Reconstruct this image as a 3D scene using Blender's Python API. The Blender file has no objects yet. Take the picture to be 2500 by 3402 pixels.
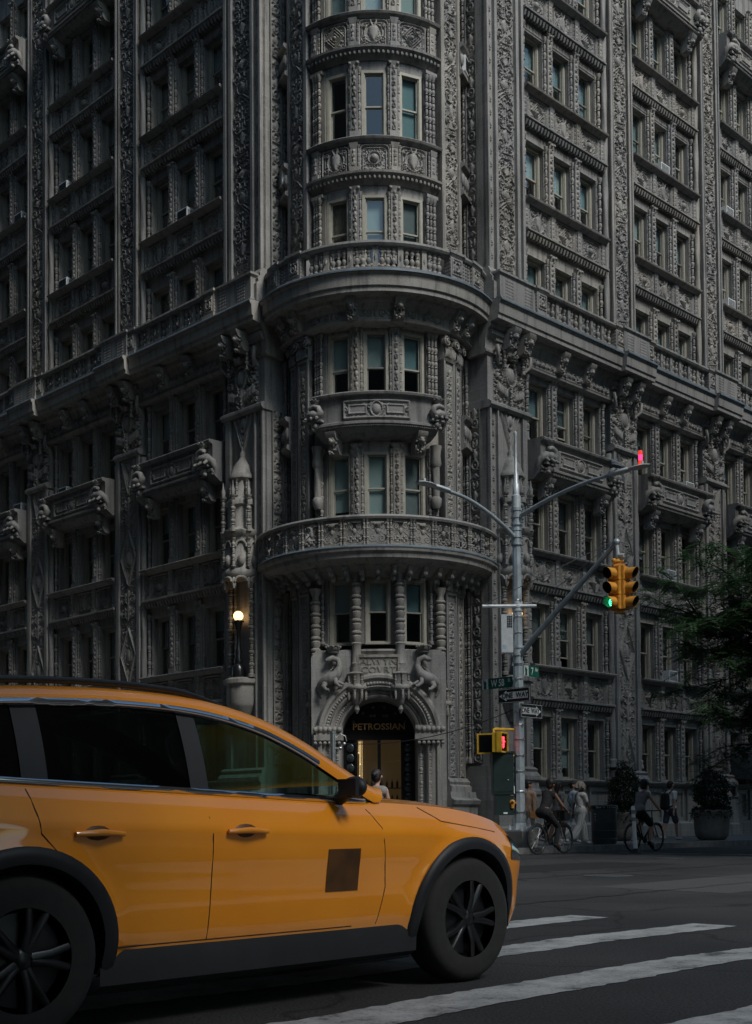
import bpy, bmesh, math, random
import numpy as np
from mathutils import Vector, Matrix

R_ = math.radians
rnd = random.Random(7)
scene = bpy.context.scene
COL = scene.collection

# ------------------------------------------------------------------ camera
cam_d = bpy.data.cameras.new("camera")
cam = bpy.data.objects.new("camera", cam_d)
COL.objects.link(cam)
cam_d.sensor_width = 36.0
cam_d.sensor_fit = 'AUTO'
cam_d.lens = 4162.0 / 3402.0 * 36.0
cam_d.shift_y = 0.2563
cam_d.clip_end = 3000.0
CAM_H = 0.90
cam.matrix_world = (Matrix.Translation((0, 0, CAM_H)) @ Matrix.Rotation(R_(92.0), 4, 'X')
                    @ Matrix.Rotation(-0.008, 4, 'Z'))
scene.camera = cam

# ------------------------------------------------------------------ sky and sun
SUN_EL, SUN_AZ = R_(48), R_(138)      # azimuth measured clockwise from +Y
world = bpy.data.worlds.new("World")
scene.world = world
world.use_nodes = True
wn = world.node_tree
bg = wn.nodes['Background']
sky = wn.nodes.new('ShaderNodeTexSky')
sky.sky_type = 'NISHITA'
sky.sun_disc = False
sky.sun_elevation = SUN_EL
sky.sun_rotation = SUN_AZ
sky.air_density = 1.0
sky.dust_density = 1.5
sky.ozone_density = 0.6
tint = wn.nodes.new('ShaderNodeMixRGB')          # thin high cloud: takes the violet out of the clear-sky blue
tint.blend_type = 'MULTIPLY'
tint.inputs[0].default_value = 1.0
tint.inputs[2].default_value = (0.82, 1.0, 1.0, 1)
wn.links.new(sky.outputs[0], tint.inputs[1])
wn.links.new(tint.outputs[0], bg.inputs[0])
bg.inputs[1].default_value = 0.05
sun_d = bpy.data.lights.new("sun", 'SUN')
sun_d.energy = 1.5
sun_d.angle = R_(20)
sun_d.color = (1.0, 0.97, 0.93)
sun = bpy.data.objects.new("sun", sun_d)
COL.objects.link(sun)
sdir = Vector((math.sin(SUN_AZ) * math.cos(SUN_EL), math.cos(SUN_AZ) * math.cos(SUN_EL), math.sin(SUN_EL)))
sun.rotation_euler = (-sdir).to_track_quat('-Z', 'Y').to_euler()
sun.location = (0, 0, 60)

vs = scene.view_settings
vs.view_transform = 'Standard'
vs.look = 'None'
vs.exposure = 0.9
vs.gamma = 1.0
vs.use_curve_mapping = False
scene.cycles.max_bounces = 8
scene.cycles.transparent_max_bounces = 16

# blocks of houses across the streets (u0, u1, v0, v1, height): unseen, placed and sized to shade the lower storeys
BLOCKS = [('brick block across the avenue to the right, outside the picture', 0.0, 60.0, -70.0, -33.0, 49.0),
          ('brick block on the left across the side street, outside the picture', -60.0, -18.5, -8.0, 70.0, 50.0),
          ('brick block behind the photographer, outside the picture', -75.0, -21.5, -75.0, -28.5, 36.0)]

# ------------------------------------------------------------------ materials
MATS = {}

def nodes(name):
    m = bpy.data.materials.new(name)
    m.use_nodes = True
    nt = m.node_tree
    return m, nt, nt.nodes['Principled BSDF']

def nd(nt, typ, **kw):
    n = nt.nodes.new(typ)
    for k, v in kw.items():
        if k.startswith('in_'):
            n.inputs[k[3:]].default_value = v
        else:
            setattr(n, k, v)
    return n

def ramp(nt, fac, stops):
    r = nt.nodes.new('ShaderNodeValToRGB')
    el = r.color_ramp.elements
    while len(el) < len(stops):
        el.new(0.5)
    for e, (p, c) in zip(el, stops):
        e.position = p
        e.color = (*c, 1) if len(c) == 3 else c
    nt.links.new(fac, r.inputs[0])
    return r

def simple(name, col, rough=0.6, metal=0.0, var=0.15, scale=6.0, bump=0.0, coat=0.0, spec=0.5):
    """plain paint / metal / cloth with a little mottling"""
    m, nt, b = nodes(name)
    tc = nd(nt, 'ShaderNodeTexCoord')
    no = nd(nt, 'ShaderNodeTexNoise')
    no.inputs['Scale'].default_value = scale
    no.inputs['Detail'].default_value = 5
    nt.links.new(tc.outputs['Object'], no.inputs['Vector'])
    lo = tuple(c * (1 - var) for c in col)
    hi = tuple(min(1, c * (1 + var)) for c in col)
    r = ramp(nt, no.outputs[0], [(0.3, lo), (0.7, hi)])
    nt.links.new(r.outputs[0], b.inputs['Base Color'])
    b.inputs['Roughness'].default_value = rough
    b.inputs['Metallic'].default_value = metal
    b.inputs['Specular IOR Level'].default_value = spec
    b.inputs['Coat Weight'].default_value = coat
    if bump:
        bp = nd(nt, 'ShaderNodeBump')
        bp.inputs['Strength'].default_value = bump
        bp.inputs['Distance'].default_value = 0.02
        nt.links.new(no.outputs[0], bp.inputs['Height'])
        nt.links.new(bp.outputs[0], b.inputs['Normal'])
    MATS[name] = m
    return m

def stone(name, col, joints=False, bw=0.75, bh=0.36, fine=0.0):
    """glazed terracotta: blotches, rain streaks, soot flecks, optional block joints"""
    m, nt, b = nodes(name)
    L = nt.links
    geo = nd(nt, 'ShaderNodeNewGeometry')
    tc = nd(nt, 'ShaderNodeTexCoord')
    big = nd(nt, 'ShaderNodeTexNoise')
    big.inputs['Scale'].default_value = 0.55
    big.inputs['Detail'].default_value = 6
    L.new(geo.outputs['Position'], big.inputs['Vector'])
    mp = nd(nt, 'ShaderNodeMapping')
    mp.inputs['Scale'].default_value = (3.5, 3.5, 0.35)
    L.new(geo.outputs['Position'], mp.inputs[0])
    st = nd(nt, 'ShaderNodeTexNoise')
    st.inputs['Scale'].default_value = 1.6
    st.inputs['Detail'].default_value = 6
    L.new(mp.outputs[0], st.inputs['Vector'])
    fn = nd(nt, 'ShaderNodeTexNoise')
    fn.inputs['Scale'].default_value = 26
    fn.inputs['Detail'].default_value = 5
    L.new(geo.outputs['Position'], fn.inputs['Vector'])
    c = col
    r1 = ramp(nt, big.outputs[0], [(0.32, (c[0]*.80, c[1]*.79, c[2]*.77)), (0.5, c), (0.70, (c[0]*1.14, c[1]*1.12, c[2]*1.08))])
    r2 = ramp(nt, st.outputs[0], [(0.34, (0.45, 0.46, 0.47)), (0.50, (1, 1, 1))])
    r3 = ramp(nt, fn.outputs[0], [(0.30, (0.72, 0.72, 0.72)), (0.6, (1.05, 1.05, 1.05))])
    m1 = nd(nt, 'ShaderNodeMixRGB', blend_type='MULTIPLY')
    m1.inputs[0].default_value = 0.75
    L.new(r1.outputs[0], m1.inputs[1]); L.new(r2.outputs[0], m1.inputs[2])
    m2 = nd(nt, 'ShaderNodeMixRGB', blend_type='MULTIPLY')
    m2.inputs[0].default_value = 0.8
    L.new(m1.outputs[0], m2.inputs[1]); L.new(r3.outputs[0], m2.inputs[2])
    oi = nd(nt, 'ShaderNodeObjectInfo')                     # each fired block came out of the kiln a little different
    r4 = ramp(nt, oi.outputs['Random'], [(0.0, (0.86, 0.87, 0.90)), (0.5, (1, 1, 1)), (1.0, (1.10, 1.06, 1.0))])
    m4 = nd(nt, 'ShaderNodeMixRGB', blend_type='MULTIPLY')
    m4.inputs[0].default_value = 1.0
    L.new(m2.outputs[0], m4.inputs[1]); L.new(r4.outputs[0], m4.inputs[2])
    outc = m4.outputs[0]
    bp = nd(nt, 'ShaderNodeBump')
    bp.inputs['Strength'].default_value = 0.35
    bp.inputs['Distance'].default_value = 0.012
    L.new(fn.outputs[0], bp.inputs['Height'])
    L.new(bp.outputs[0], b.inputs['Normal'])
    if joints:
        sx = nd(nt, 'ShaderNodeSeparateXYZ')
        L.new(tc.outputs['Object'], sx.inputs[0])
        ad = nd(nt, 'ShaderNodeMath', operation='ADD')
        L.new(sx.outputs[0], ad.inputs[0]); L.new(sx.outputs[1], ad.inputs[1])
        cb = nd(nt, 'ShaderNodeCombineXYZ')
        L.new(ad.outputs[0], cb.inputs[0])
        sz = nd(nt, 'ShaderNodeSeparateXYZ')
        L.new(geo.outputs['Position'], sz.inputs[0])
        L.new(sz.outputs[2], cb.inputs[1])
        bk = nd(nt, 'ShaderNodeTexBrick')
        bk.inputs['Scale'].default_value = 1.0
        bk.inputs['Brick Width'].default_value = bw
        bk.inputs['Row Height'].default_value = bh
        bk.inputs['Mortar Size'].default_value = 0.009
        bk.inputs['Mortar Smooth'].default_value = 0.3
        bk.inputs['Color1'].default_value = (0.92, 0.92, 0.92, 1)
        bk.inputs['Color2'].default_value = (1.06, 1.06, 1.06, 1)
        bk.inputs['Mortar'].default_value = (1.22, 1.22, 1.22, 1)
        L.new(cb.outputs[0], bk.inputs['Vector'])
        m3 = nd(nt, 'ShaderNodeMixRGB', blend_type='MULTIPLY')
        m3.inputs[0].default_value = 1.0
        L.new(outc, m3.inputs[1]); L.new(bk.outputs[0], m3.inputs[2])
        outc = m3.outputs[0]
    L.new(outc, b.inputs['Base Color'])
    b.inputs['Roughness'].default_value = 0.62
    b.inputs['Specular IOR Level'].default_value = 0.4
    MATS[name] = m
    return m

def glass(name, tint=(0.75, 0.85, 0.85), refl=1.0, rough=0.02, wav=0.0, ior=1.5):
    """clear pane: part of the light passes, the fresnel part mirrors"""
    m = bpy.data.materials.new(name); m.use_nodes = True
    nt = m.node_tree
    nt.nodes.remove(nt.nodes['Principled BSDF'])
    out = nt.nodes['Material Output']
    tr = nd(nt, 'ShaderNodeBsdfTransparent'); tr.inputs[0].default_value = (*tint, 1)
    gl = nd(nt, 'ShaderNodeBsdfGlossy'); gl.inputs['Roughness'].default_value = rough
    gl.inputs[0].default_value = (refl, refl, refl, 1)
    fr = nd(nt, 'ShaderNodeLayerWeight'); fr.inputs[0].default_value = 0.5
    pw = nd(nt, 'ShaderNodeMath', operation='POWER'); pw.inputs[1].default_value = 4.0     # Schlick curve, the same from both sides
    nt.links.new(fr.outputs['Facing'], pw.inputs[0])
    f0 = ((ior - 1) / (ior + 1)) ** 2
    ml = nd(nt, 'ShaderNodeMath', operation='MULTIPLY_ADD'); ml.inputs[1].default_value = 1 - f0; ml.inputs[2].default_value = f0
    nt.links.new(pw.outputs[0], ml.inputs[0])
    mx = nd(nt, 'ShaderNodeMixShader')
    nt.links.new(ml.outputs[0], mx.inputs[0]); nt.links.new(tr.outputs[0], mx.inputs[1]); nt.links.new(gl.outputs[0], mx.inputs[2])
    if wav:
        geo = nd(nt, 'ShaderNodeNewGeometry')
        no = nd(nt, 'ShaderNodeTexNoise'); no.inputs['Scale'].default_value = 1.3
        nt.links.new(geo.outputs['Position'], no.inputs['Vector'])
        bp = nd(nt, 'ShaderNodeBump'); bp.inputs['Strength'].default_value = wav; bp.inputs['Distance'].default_value = 0.05
        nt.links.new(no.outputs[0], bp.inputs['Height'])
        nt.links.new(bp.outputs[0], gl.inputs['Normal']); nt.links.new(bp.outputs[0], fr.inputs['Normal'])
    nt.links.new(mx.outputs[0], out.inputs[0])
    MATS[name] = m
    return m

def emit(name, col, strength, base=(0.02, 0.02, 0.02)):
    m, nt, b = nodes(name)
    b.inputs['Base Color'].default_value = (*base, 1)
    b.inputs['Emission Color'].default_value = (*col, 1)
    b.inputs['Emission Strength'].default_value = strength
    MATS[name] = m
    return m

STONE_C = (0.312, 0.306, 0.294)
stone('stone_block', STONE_C, joints=True)
stone('stone_carved', (0.302, 0.295, 0.283))
stone('stone_trim', (0.268, 0.262, 0.252))
stone('stone_large', (0.308, 0.302, 0.292), joints=True, bw=1.15, bh=3.0)
simple('lead_flashing', (0.16, 0.20, 0.23), 0.45, 0.2, 0.25, 3)
simple('trim_paint', (0.36, 0.345, 0.29), 0.5, 0, 0.12, 9)
simple('trim_paint_dark', (0.20, 0.20, 0.18), 0.5, 0, 0.12, 9)
glass('window_glass', (0.80, 0.90, 0.90), 1.0, 0.015, 0.05, 2.3)
simple('blind_pale', (0.40, 0.45, 0.44), 0.9, 0, 0.06, 3)
simple('blind_sky_teal', (0.20, 0.29, 0.31), 0.9, 0, 0.06, 3)  # teal blind; on the upper right storeys its colour stands in for reflected sky
simple('blind_grey', (0.20, 0.21, 0.21), 0.9, 0, 0.1, 3)
simple('curtain', (0.22, 0.17, 0.13), 0.9, 0, 0.3, 12)
simple('room_dark', (0.03, 0.03, 0.032), 0.9, 0, 0.2, 1)  # darkness of the unlit rooms put into the wall colour
simple('ac_white', (0.78, 0.80, 0.80), 0.55, 0, 0.08, 4)
simple('ac_black', (0.02, 0.021, 0.022), 0.5, 0, 0.3, 30)
simple('galvanised', (0.40, 0.45, 0.48), 0.42, 0.35, 0.22, 5, bump=0.08)
simple('galvanised_light', (0.56, 0.60, 0.62), 0.4, 0.2, 0.12, 8)
simple('steel', (0.45, 0.46, 0.47), 0.35, 0.8, 0.15, 8)
simple('cabinet_green', (0.012, 0.028, 0.026), 0.45, 0, 0.25, 3)
simple('signal_yellow', (0.60, 0.27, 0.035), 0.5, 0, 0.28, 7, bump=0.1)
simple('signal_black', (0.008, 0.008, 0.008), 0.6, 0, 0.2, 7)
simple('ped_yellow', (0.66, 0.40, 0.03), 0.5, 0, 0.2, 6)
simple('sign_black', (0.012, 0.012, 0.013), 0.5, 0, 0.2, 4)
simple('sign_white', (0.72, 0.74, 0.74), 0.5, 0, 0.08, 4)
simple('sign_green', (0.005, 0.105, 0.065), 0.45, 0, 0.12, 4)
simple('wire_black', (0.015, 0.015, 0.016), 0.6)
simple('cable_grey', (0.25, 0.26, 0.27), 0.5, 0.5)
simple('tire', (0.018, 0.018, 0.018), 0.85, 0, 0.2, 20)
simple('plastic_dark', (0.014, 0.016, 0.02), 0.55, 0, 0.2, 10)
simple('rim', (0.035, 0.037, 0.04), 0.35, 0.7, 0.2, 8)
simple('chrome', (0.72, 0.74, 0.76), 0.12, 1.0, 0.05, 4)
simple('seat_cloth', (0.02, 0.02, 0.022), 0.9)
simple('black_paint', (0.015, 0.015, 0.016), 0.3, 0, 0.2, 5, coat=0.3)
simple('brick_far', (0.07, 0.06, 0.055), 0.9, 0, 0.25, 0.8)
simple('planter_concrete', (0.19, 0.18, 0.165), 0.85, 0, 0.2, 5, bump=0.25)
simple('soil', (0.03, 0.022, 0.016), 0.95, 0, 0.4, 20)
simple('bark', (0.05, 0.042, 0.035), 0.95, 0, 0.35, 14, bump=0.5)
simple('can_grey', (0.075, 0.085, 0.09), 0.45, 0.2, 0.15, 5)
simple('delineator_white', (0.80, 0.81, 0.79), 0.5, 0, 0.12, 12)
simple('post_band', (0.22, 0.24, 0.25), 0.4, 0.1)
simple('skin_light', (0.46, 0.27, 0.19), 0.55, 0, 0.08, 12)
simple('skin_dark', (0.20, 0.105, 0.065), 0.55, 0, 0.08, 12)
simple('hair_dark', (0.012, 0.009, 0.008), 0.6, 0, 0.3, 40, bump=0.4)
simple('hair_grey', (0.30, 0.26, 0.22), 0.8, 0, 0.35, 60, bump=0.5)
simple('cloth_black', (0.012, 0.012, 0.014), 0.9, 0, 0.2, 20)
simple('cloth_white', (0.62, 0.62, 0.60), 0.85, 0, 0.06, 15)
simple('cloth_blue', (0.32, 0.42, 0.50), 0.85, 0, 0.08, 15)
simple('cloth_tan', (0.36, 0.25, 0.18), 0.85, 0, 0.08, 15)
simple('cloth_grey', (0.20, 0.19, 0.19), 0.85, 0, 0.08, 15)
simple('cloth_navy', (0.06, 0.075, 0.11), 0.85, 0, 0.1, 15)
simple('leather_tan', (0.45, 0.20, 0.06), 0.5, 0, 0.1, 15)
simple('pigeon_grey', (0.10, 0.11, 0.13), 0.7, 0, 0.3, 20)
simple('door_black', (0.010, 0.010, 0.011), 0.25, 0, 0.2, 6)
simple('gold_leaf', (0.50, 0.30, 0.12), 0.4, 0.6, 0.15, 9)
simple('boss_glass', (0.05, 0.06, 0.065), 0.15, 0.3, 0.3, 10)
simple('dome_fabric', (0.03, 0.034, 0.037), 0.7, 0, 0.15, 5)
simple('awning_dark', (0.02, 0.02, 0.022), 0.8, 0, 0.15, 5)
emit('globe_light', (1.0, 0.60, 0.25), 1.9)
emit('shop_glow', (0.62, 0.34, 0.13), 0.03, (0.12, 0.08, 0.05))
emit('bulb_warm', (1.0, 0.62, 0.28), 1.0)
simple('print_brown', (0.09, 0.038, 0.010), 0.5, 0, 0.35, 9)
emit('led_green', (0.05, 1.0, 0.35), 6.0)
emit('led_red', (1.0, 0.02, 0.03), 4.5)
emit('beacon_pink', (1.0, 0.03, 0.16), 1.4)
emit('beacon_orange', (1.0, 0.06, 0.02), 0.45)
emit('room_lamp', (1.0, 0.45, 0.15), 0.5)

# striped trousers
def striped():
    m, nt, b = nodes('cloth_striped')
    tc = nd(nt, 'ShaderNodeTexCoord')
    w = nd(nt, 'ShaderNodeTexWave'); w.bands_direction = 'Y'
    w.inputs['Scale'].default_value = 14
    nt.links.new(tc.outputs['Object'], w.inputs['Vector'])
    r = ramp(nt, w.outputs[0], [(0.3, (0.64, 0.64, 0.62)), (0.75, (0.36, 0.38, 0.40))])
    nt.links.new(r.outputs[0], b.inputs['Base Color']); b.inputs['Roughness'].default_value = 0.85
    MATS['cloth_striped'] = m
striped()

def taxi_paint():
    m, nt, b = nodes('taxi_paint')
    tc = nd(nt, 'ShaderNodeTexCoord')
    no = nd(nt, 'ShaderNodeTexNoise'); no.inputs['Scale'].default_value = 2.2; no.inputs['Detail'].default_value = 7
    nt.links.new(tc.outputs['Object'], no.inputs['Vector'])
    r = ramp(nt, no.outputs[0], [(0.3, (0.90, 0.295, 0.008)), (0.7, (0.98, 0.345, 0.011))])
    nt.links.new(r.outputs[0], b.inputs['Base Color'])
    b.inputs['Roughness'].default_value = 0.38
    b.inputs['Coat Weight'].default_value = 0.9
    b.inputs['Coat Roughness'].default_value = 0.05
    b.inputs['Coat IOR'].default_value = 1.9
    MATS['taxi_paint'] = m
taxi_paint()
glass('car_glass', (0.36, 0.56, 0.52), 1.0, 0.01)
glass('car_glass_dark', (0.05, 0.06, 0.06), 1.0, 0.01)
def glass_head():
    glass('lamp_glass', (0.8, 0.8, 0.8), 1.0, 0.05)
glass_head()

def asphalt():
    m, nt, b = nodes('asphalt')
    L = nt.links
    geo = nd(nt, 'ShaderNodeNewGeometry')
    n1 = nd(nt, 'ShaderNodeTexNoise'); n1.inputs['Scale'].default_value = 0.35; n1.inputs['Detail'].default_value = 8
    n2 = nd(nt, 'ShaderNodeTexNoise'); n2.inputs['Scale'].default_value = 60; n2.inputs['Detail'].default_value = 4
    v = nd(nt, 'ShaderNodeTexVoronoi'); v.feature = 'DISTANCE_TO_EDGE'; v.inputs['Scale'].default_value = 0.55
    wob = nd(nt, 'ShaderNodeTexNoise'); wob.inputs['Scale'].default_value = 1.6; wob.inputs['Detail'].default_value = 6
    for n in (n1, n2, wob):
        L.new(geo.outputs['Position'], n.inputs['Vector'])
    mixv = nd(nt, 'ShaderNodeMixRGB'); mixv.inputs[0].default_value = 0.35
    L.new(geo.outputs['Position'], mixv.inputs[1]); L.new(wob.outputs[1], mixv.inputs[2])
    L.new(mixv.outputs[0], v.inputs['Vector'])
    r1 = ramp(nt, n1.outputs[0], [(0.35, (0.026, 0.027, 0.028)), (0.5, (0.038, 0.038, 0.039)), (0.68, (0.052, 0.052, 0.052))])
    r2 = ramp(nt, n2.outputs[0], [(0.35, (0.5, 0.5, 0.5)), (0.55, (1, 1, 1)), (0.75, (1.7, 1.7, 1.7))])
    r3 = ramp(nt, v.outputs[0], [(0.0, (0.45, 0.45, 0.45)), (0.012, (1, 1, 1))])
    a = nd(nt, 'ShaderNodeMixRGB', blend_type='MULTIPLY'); a.inputs[0].default_value = 1
    L.new(r1.outputs[0], a.inputs[1]); L.new(r2.outputs[0], a.inputs[2])
    c = nd(nt, 'ShaderNodeMixRGB', blend_type='MULTIPLY'); c.inputs[0].default_value = 1
    L.new(a.outputs[0], c.inputs[1]); L.new(r3.outputs[0], c.inputs[2])
    L.new(c.outputs[0], b.inputs['Base Color'])
    bp = nd(nt, 'ShaderNodeBump'); bp.inputs['Strength'].default_value = 0.6; bp.inputs['Distance'].default_value = 0.012
    L.new(n2.outputs[0], bp.inputs['Height']); L.new(bp.outputs[0], b.inputs['Normal'])
    b.inputs['Roughness'].default_value = 0.85
    b.inputs['Specular IOR Level'].default_value = 0.25
    MATS['asphalt'] = m
asphalt()

def road_paint():
    m, nt, b = nodes('road_paint')
    L = nt.links
    geo = nd(nt, 'ShaderNodeNewGeometry')
    n1 = nd(nt, 'ShaderNodeTexNoise'); n1.inputs['Scale'].default_value = 3.0; n1.inputs['Detail'].default_value = 10; n1.inputs['Roughness'].default_value = 0.7
    n2 = nd(nt, 'ShaderNodeTexNoise'); n2.inputs['Scale'].default_value = 45; n2.inputs['Detail'].default_value = 4
    L.new(geo.outputs['Position'], n1.inputs['Vector']); L.new(geo.outputs['Position'], n2.inputs['Vector'])
    r1 = ramp(nt, n1.outputs[0], [(0.37, (0.06, 0.06, 0.06)), (0.43, (0.24, 0.25, 0.25)), (0.65, (0.42, 0.43, 0.43))])
    r2 = ramp(nt, n2.outputs[0], [(0.30, (0.45, 0.45, 0.45)), (0.45, (1, 1, 1))])
    a = nd(nt, 'ShaderNodeMixRGB', blend_type='MULTIPLY'); a.inputs[0].default_value = 0.8
    L.new(r1.outputs[0], a.inputs[1]); L.new(r2.outputs[0], a.inputs[2])
    L.new(a.outputs[0], b.inputs['Base Color'])
    bp = nd(nt, 'ShaderNodeBump'); bp.inputs['Strength'].default_value = 0.4; bp.inputs['Distance'].default_value = 0.01
    L.new(n2.outputs[0], bp.inputs['Height']); L.new(bp.outputs[0], b.inputs['Normal'])
    b.inputs['Roughness'].default_value = 0.7
    MATS['road_paint'] = m
road_paint()
simple('asphalt_new', (0.020, 0.0205, 0.021), 0.85, 0, 0.3, 30, bump=0.3, spec=0.2)
simple('asphalt_old', (0.062, 0.062, 0.062), 0.85, 0, 0.3, 30, bump=0.3, spec=0.2)

simple('sidewalk', (0.12, 0.12, 0.12), 0.85, 0, 0.3, 1.2, bump=0.2)
simple('kerb_stone', (0.17, 0.168, 0.165), 0.8, 0, 0.3, 4, bump=0.2)

def leafmat(name, col):
    m, nt, b = nodes(name)
    L = nt.links
    geo = nd(nt, 'ShaderNodeNewGeometry')
    no = nd(nt, 'ShaderNodeTexNoise'); no.inputs['Scale'].default_value = 2.2; no.inputs['Detail'].default_value = 4
    L.new(geo.outputs['Position'], no.inputs['Vector'])
    r = ramp(nt, no.outputs[0], [(0.3, tuple(c * .55 for c in col)), (0.7, tuple(c * 1.35 for c in col))])
    L.new(r.outputs[0], b.inputs['Base Color'])
    b.inputs['Roughness'].default_value = 0.5
    b.inputs['Transmission Weight'].default_value = 0.0
    tl = nd(nt, 'ShaderNodeBsdfTranslucent'); L.new(r.outputs[0], tl.inputs[0])
    mx = nd(nt, 'ShaderNodeMixShader'); mx.inputs[0].default_value = 0.35
    L.new(b.outputs[0], mx.inputs[1]); L.new(tl.outputs[0], mx.inputs[2])
    L.new(mx.outputs[0], nt.nodes['Material Output'].inputs[0])
    MATS[name] = m
leafmat('leaf_locust', (0.065, 0.14, 0.055))
leafmat('leaf_box', (0.016, 0.030, 0.016))

# ------------------------------------------------------------------ mesh builder
class MB:
    def __init__(s):
        s.v, s.f = [], []

    def add(s, vs, fs):
        o = len(s.v)
        s.v.extend(vs)
        s.f.extend([tuple(i + o for i in f) for f in fs])
        return s

    def box(s, x0, x1, y0, y1, z0, z1):
        return s.add([(x0, y0, z0), (x1, y0, z0), (x1, y1, z0), (x0, y1, z0), (x0, y0, z1), (x1, y0, z1), (x1, y1, z1), (x0, y1, z1)],
                     [(0, 3, 2, 1), (4, 5, 6, 7), (0, 1, 5, 4), (1, 2, 6, 5), (2, 3, 7, 6), (3, 0, 4, 7)])

    def frust(s, x0, x1, y0, y1, z0, z1, g):
        """box whose top is grown by g on all sides"""
        return s.add([(x0, y0, z0), (x1, y0, z0), (x1, y1, z0), (x0, y1, z0), (x0-g, y0-g, z1), (x1+g, y0-g, z1), (x1+g, y1+g, z1), (x0-g, y1+g, z1)],
                     [(0, 3, 2, 1), (4, 5, 6, 7), (0, 1, 5, 4), (1, 2, 6, 5), (2, 3, 7, 6), (3, 0, 4, 7)])

    def prof_x(s, prof, x0, x1):
        """closed profile of (outward d, z) extruded along x"""
        n = len(prof)
        vs = [(x0, -d, z) for d, z in prof] + [(x1, -d, z) for d, z in prof]
        fs = [(i, (i + 1) % n, n + (i + 1) % n, n + i) for i in range(n)]
        fs += [tuple(range(n))[::-1], tuple(range(n, 2 * n))]
        return s.add(vs, fs)

    def arc(s, prof, t0, t1, n=24):
        """closed profile of (radius, z) turned about the z axis between two angles (degrees, 0 = -Y)"""
        m = len(prof)
        vs, fs = [], []
        for k in range(n + 1):
            t = R_(t0 + (t1 - t0) * k / n)
            sn, cs = math.sin(t), math.cos(t)
            vs += [(r * sn, -r * cs, z) for r, z in prof]
        for k in range(n):
            for i in range(m):
                j = (i + 1) % m
                fs.append((k * m + i, k * m + j, (k + 1) * m + j, (k + 1) * m + i))
        fs += [tuple(range(m))[::-1], tuple(range(n * m, n * m + m))]
        return s.add(vs, fs)

    def lathe(s, prof, n=10, c=(0, 0, 0), sx=1.0, sy=1.0, capped=True):
        m = len(prof)
        vs, fs = [], []
        for r, z in prof:
            for k in range(n):
                t = 2 * math.pi * k / n
                vs.append((c[0] + sx * r * math.cos(t), c[1] + sy * r * math.sin(t), c[2] + z))
        for i in range(m - 1):
            for k in range(n):
                j = (k + 1) % n
                fs.append((i * n + k, i * n + j, (i + 1) * n + j, (i + 1) * n + k))
        if capped:
            fs += [tuple(range(n))[::-1], tuple(range((m - 1) * n, m * n))]
        return s.add(vs, fs)

    def tube(s, pts, rad, n=8, cap=True, flat=1.0):
        pts = [Vector(p) for p in pts]
        if not hasattr(rad, '__len__'):
            rad = [rad] * len(pts)
        m = len(pts)
        T = []
        for i in range(m):
            a = pts[max(0, i - 1)]; b = pts[min(m - 1, i + 1)]
            d = b - a
            T.append(d.normalized() if d.length > 1e-9 else Vector((0, 0, 1)))
        up = Vector((0, 0, 1)) if abs(T[0].z) < 0.9 else Vector((1, 0, 0))
        u = T[0].cross(up).normalized()
        vs, fs = [], []
        for i in range(m):
            u = (u - T[i] * u.dot(T[i]))
            u = u.normalized() if u.length > 1e-6 else T[i].orthogonal().normalized()
            w = T[i].cross(u)
            for k in range(n):
                t = 2 * math.pi * k / n
                p = pts[i] + u * (rad[i] * math.cos(t)) + w * (rad[i] * flat * math.sin(t))
                vs.append(tuple(p))
        for i in range(m - 1):
            for k in range(n):
                j = (k + 1) % n
                fs.append((i * n + k, i * n + j, (i + 1) * n + j, (i + 1) * n + k))
        if cap:
            fs += [tuple(range(n))[::-1], tuple(range((m - 1) * n, m * n))]
        return s.add(vs, fs)

    def ball(s, c, r, n=10, m=7, sx=1, sy=1, sz=1):
        prof = []
        for i in range(m + 1):
            a = -math.pi / 2 + math.pi * i / m
            prof.append((max(1e-4, math.cos(a) * r), math.sin(a) * r * sz))
        return s.lathe(prof, n, c, sx, sy)

    def grid(s, P):
        """P: array (i, j, 3)"""
        a, b, _ = P.shape
        o = len(s.v)
        s.v.extend(map(tuple, P.reshape(-1, 3).tolist()))
        for i in range(a - 1):
            for j in range(b - 1):
                k = o + i * b + j
                s.f.append((k, k + 1, k + b + 1, k + b))
        return s

    def poly(s, pts):
        return s.add([tuple(p) for p in pts], [tuple(range(len(pts)))])

    def slab(s, pts, axis, t):
        """polygon given in 3-D extruded by vector axis*t"""
        ax = Vector(axis) * t
        n = len(pts)
        vs = [tuple(Vector(p)) for p in pts] + [tuple(Vector(p) + ax) for p in pts]
        fs = [tuple(range(n))[::-1], tuple(range(n, 2 * n))] + [(i, (i + 1) % n, n + (i + 1) % n, n + i) for i in range(n)]
        return s.add(vs, fs)

    def xform(s, M, start=0):
        for i in range(start, len(s.v)):
            s.v[i] = tuple(M @ Vector(s.v[i]))
        return s

    def merge(s, other, M=None):
        vs = other.v if M is None else [tuple(M @ Vector(p)) for p in other.v]
        return s.add(vs, other.f)

    def mesh(s, name, mat, smooth=35, fix=False):
        me = bpy.data.meshes.new(name)
        me.from_pydata(s.v, [], s.f)
        if fix:
            bm = bmesh.new(); bm.from_mesh(me)
            bmesh.ops.recalc_face_normals(bm, faces=bm.faces)
            bm.to_mesh(me); bm.free()
        finish(me, mat, smooth)
        return me

def finish(me, mat, smooth=35):
    me.materials.clear()
    me.materials.append(MATS[mat])
    if smooth:
        me.polygons.foreach_set('use_smooth', [True] * len(me.polygons))
        if smooth < 180:
            me.set_sharp_from_angle(angle=R_(smooth))
    me.update()

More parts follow.
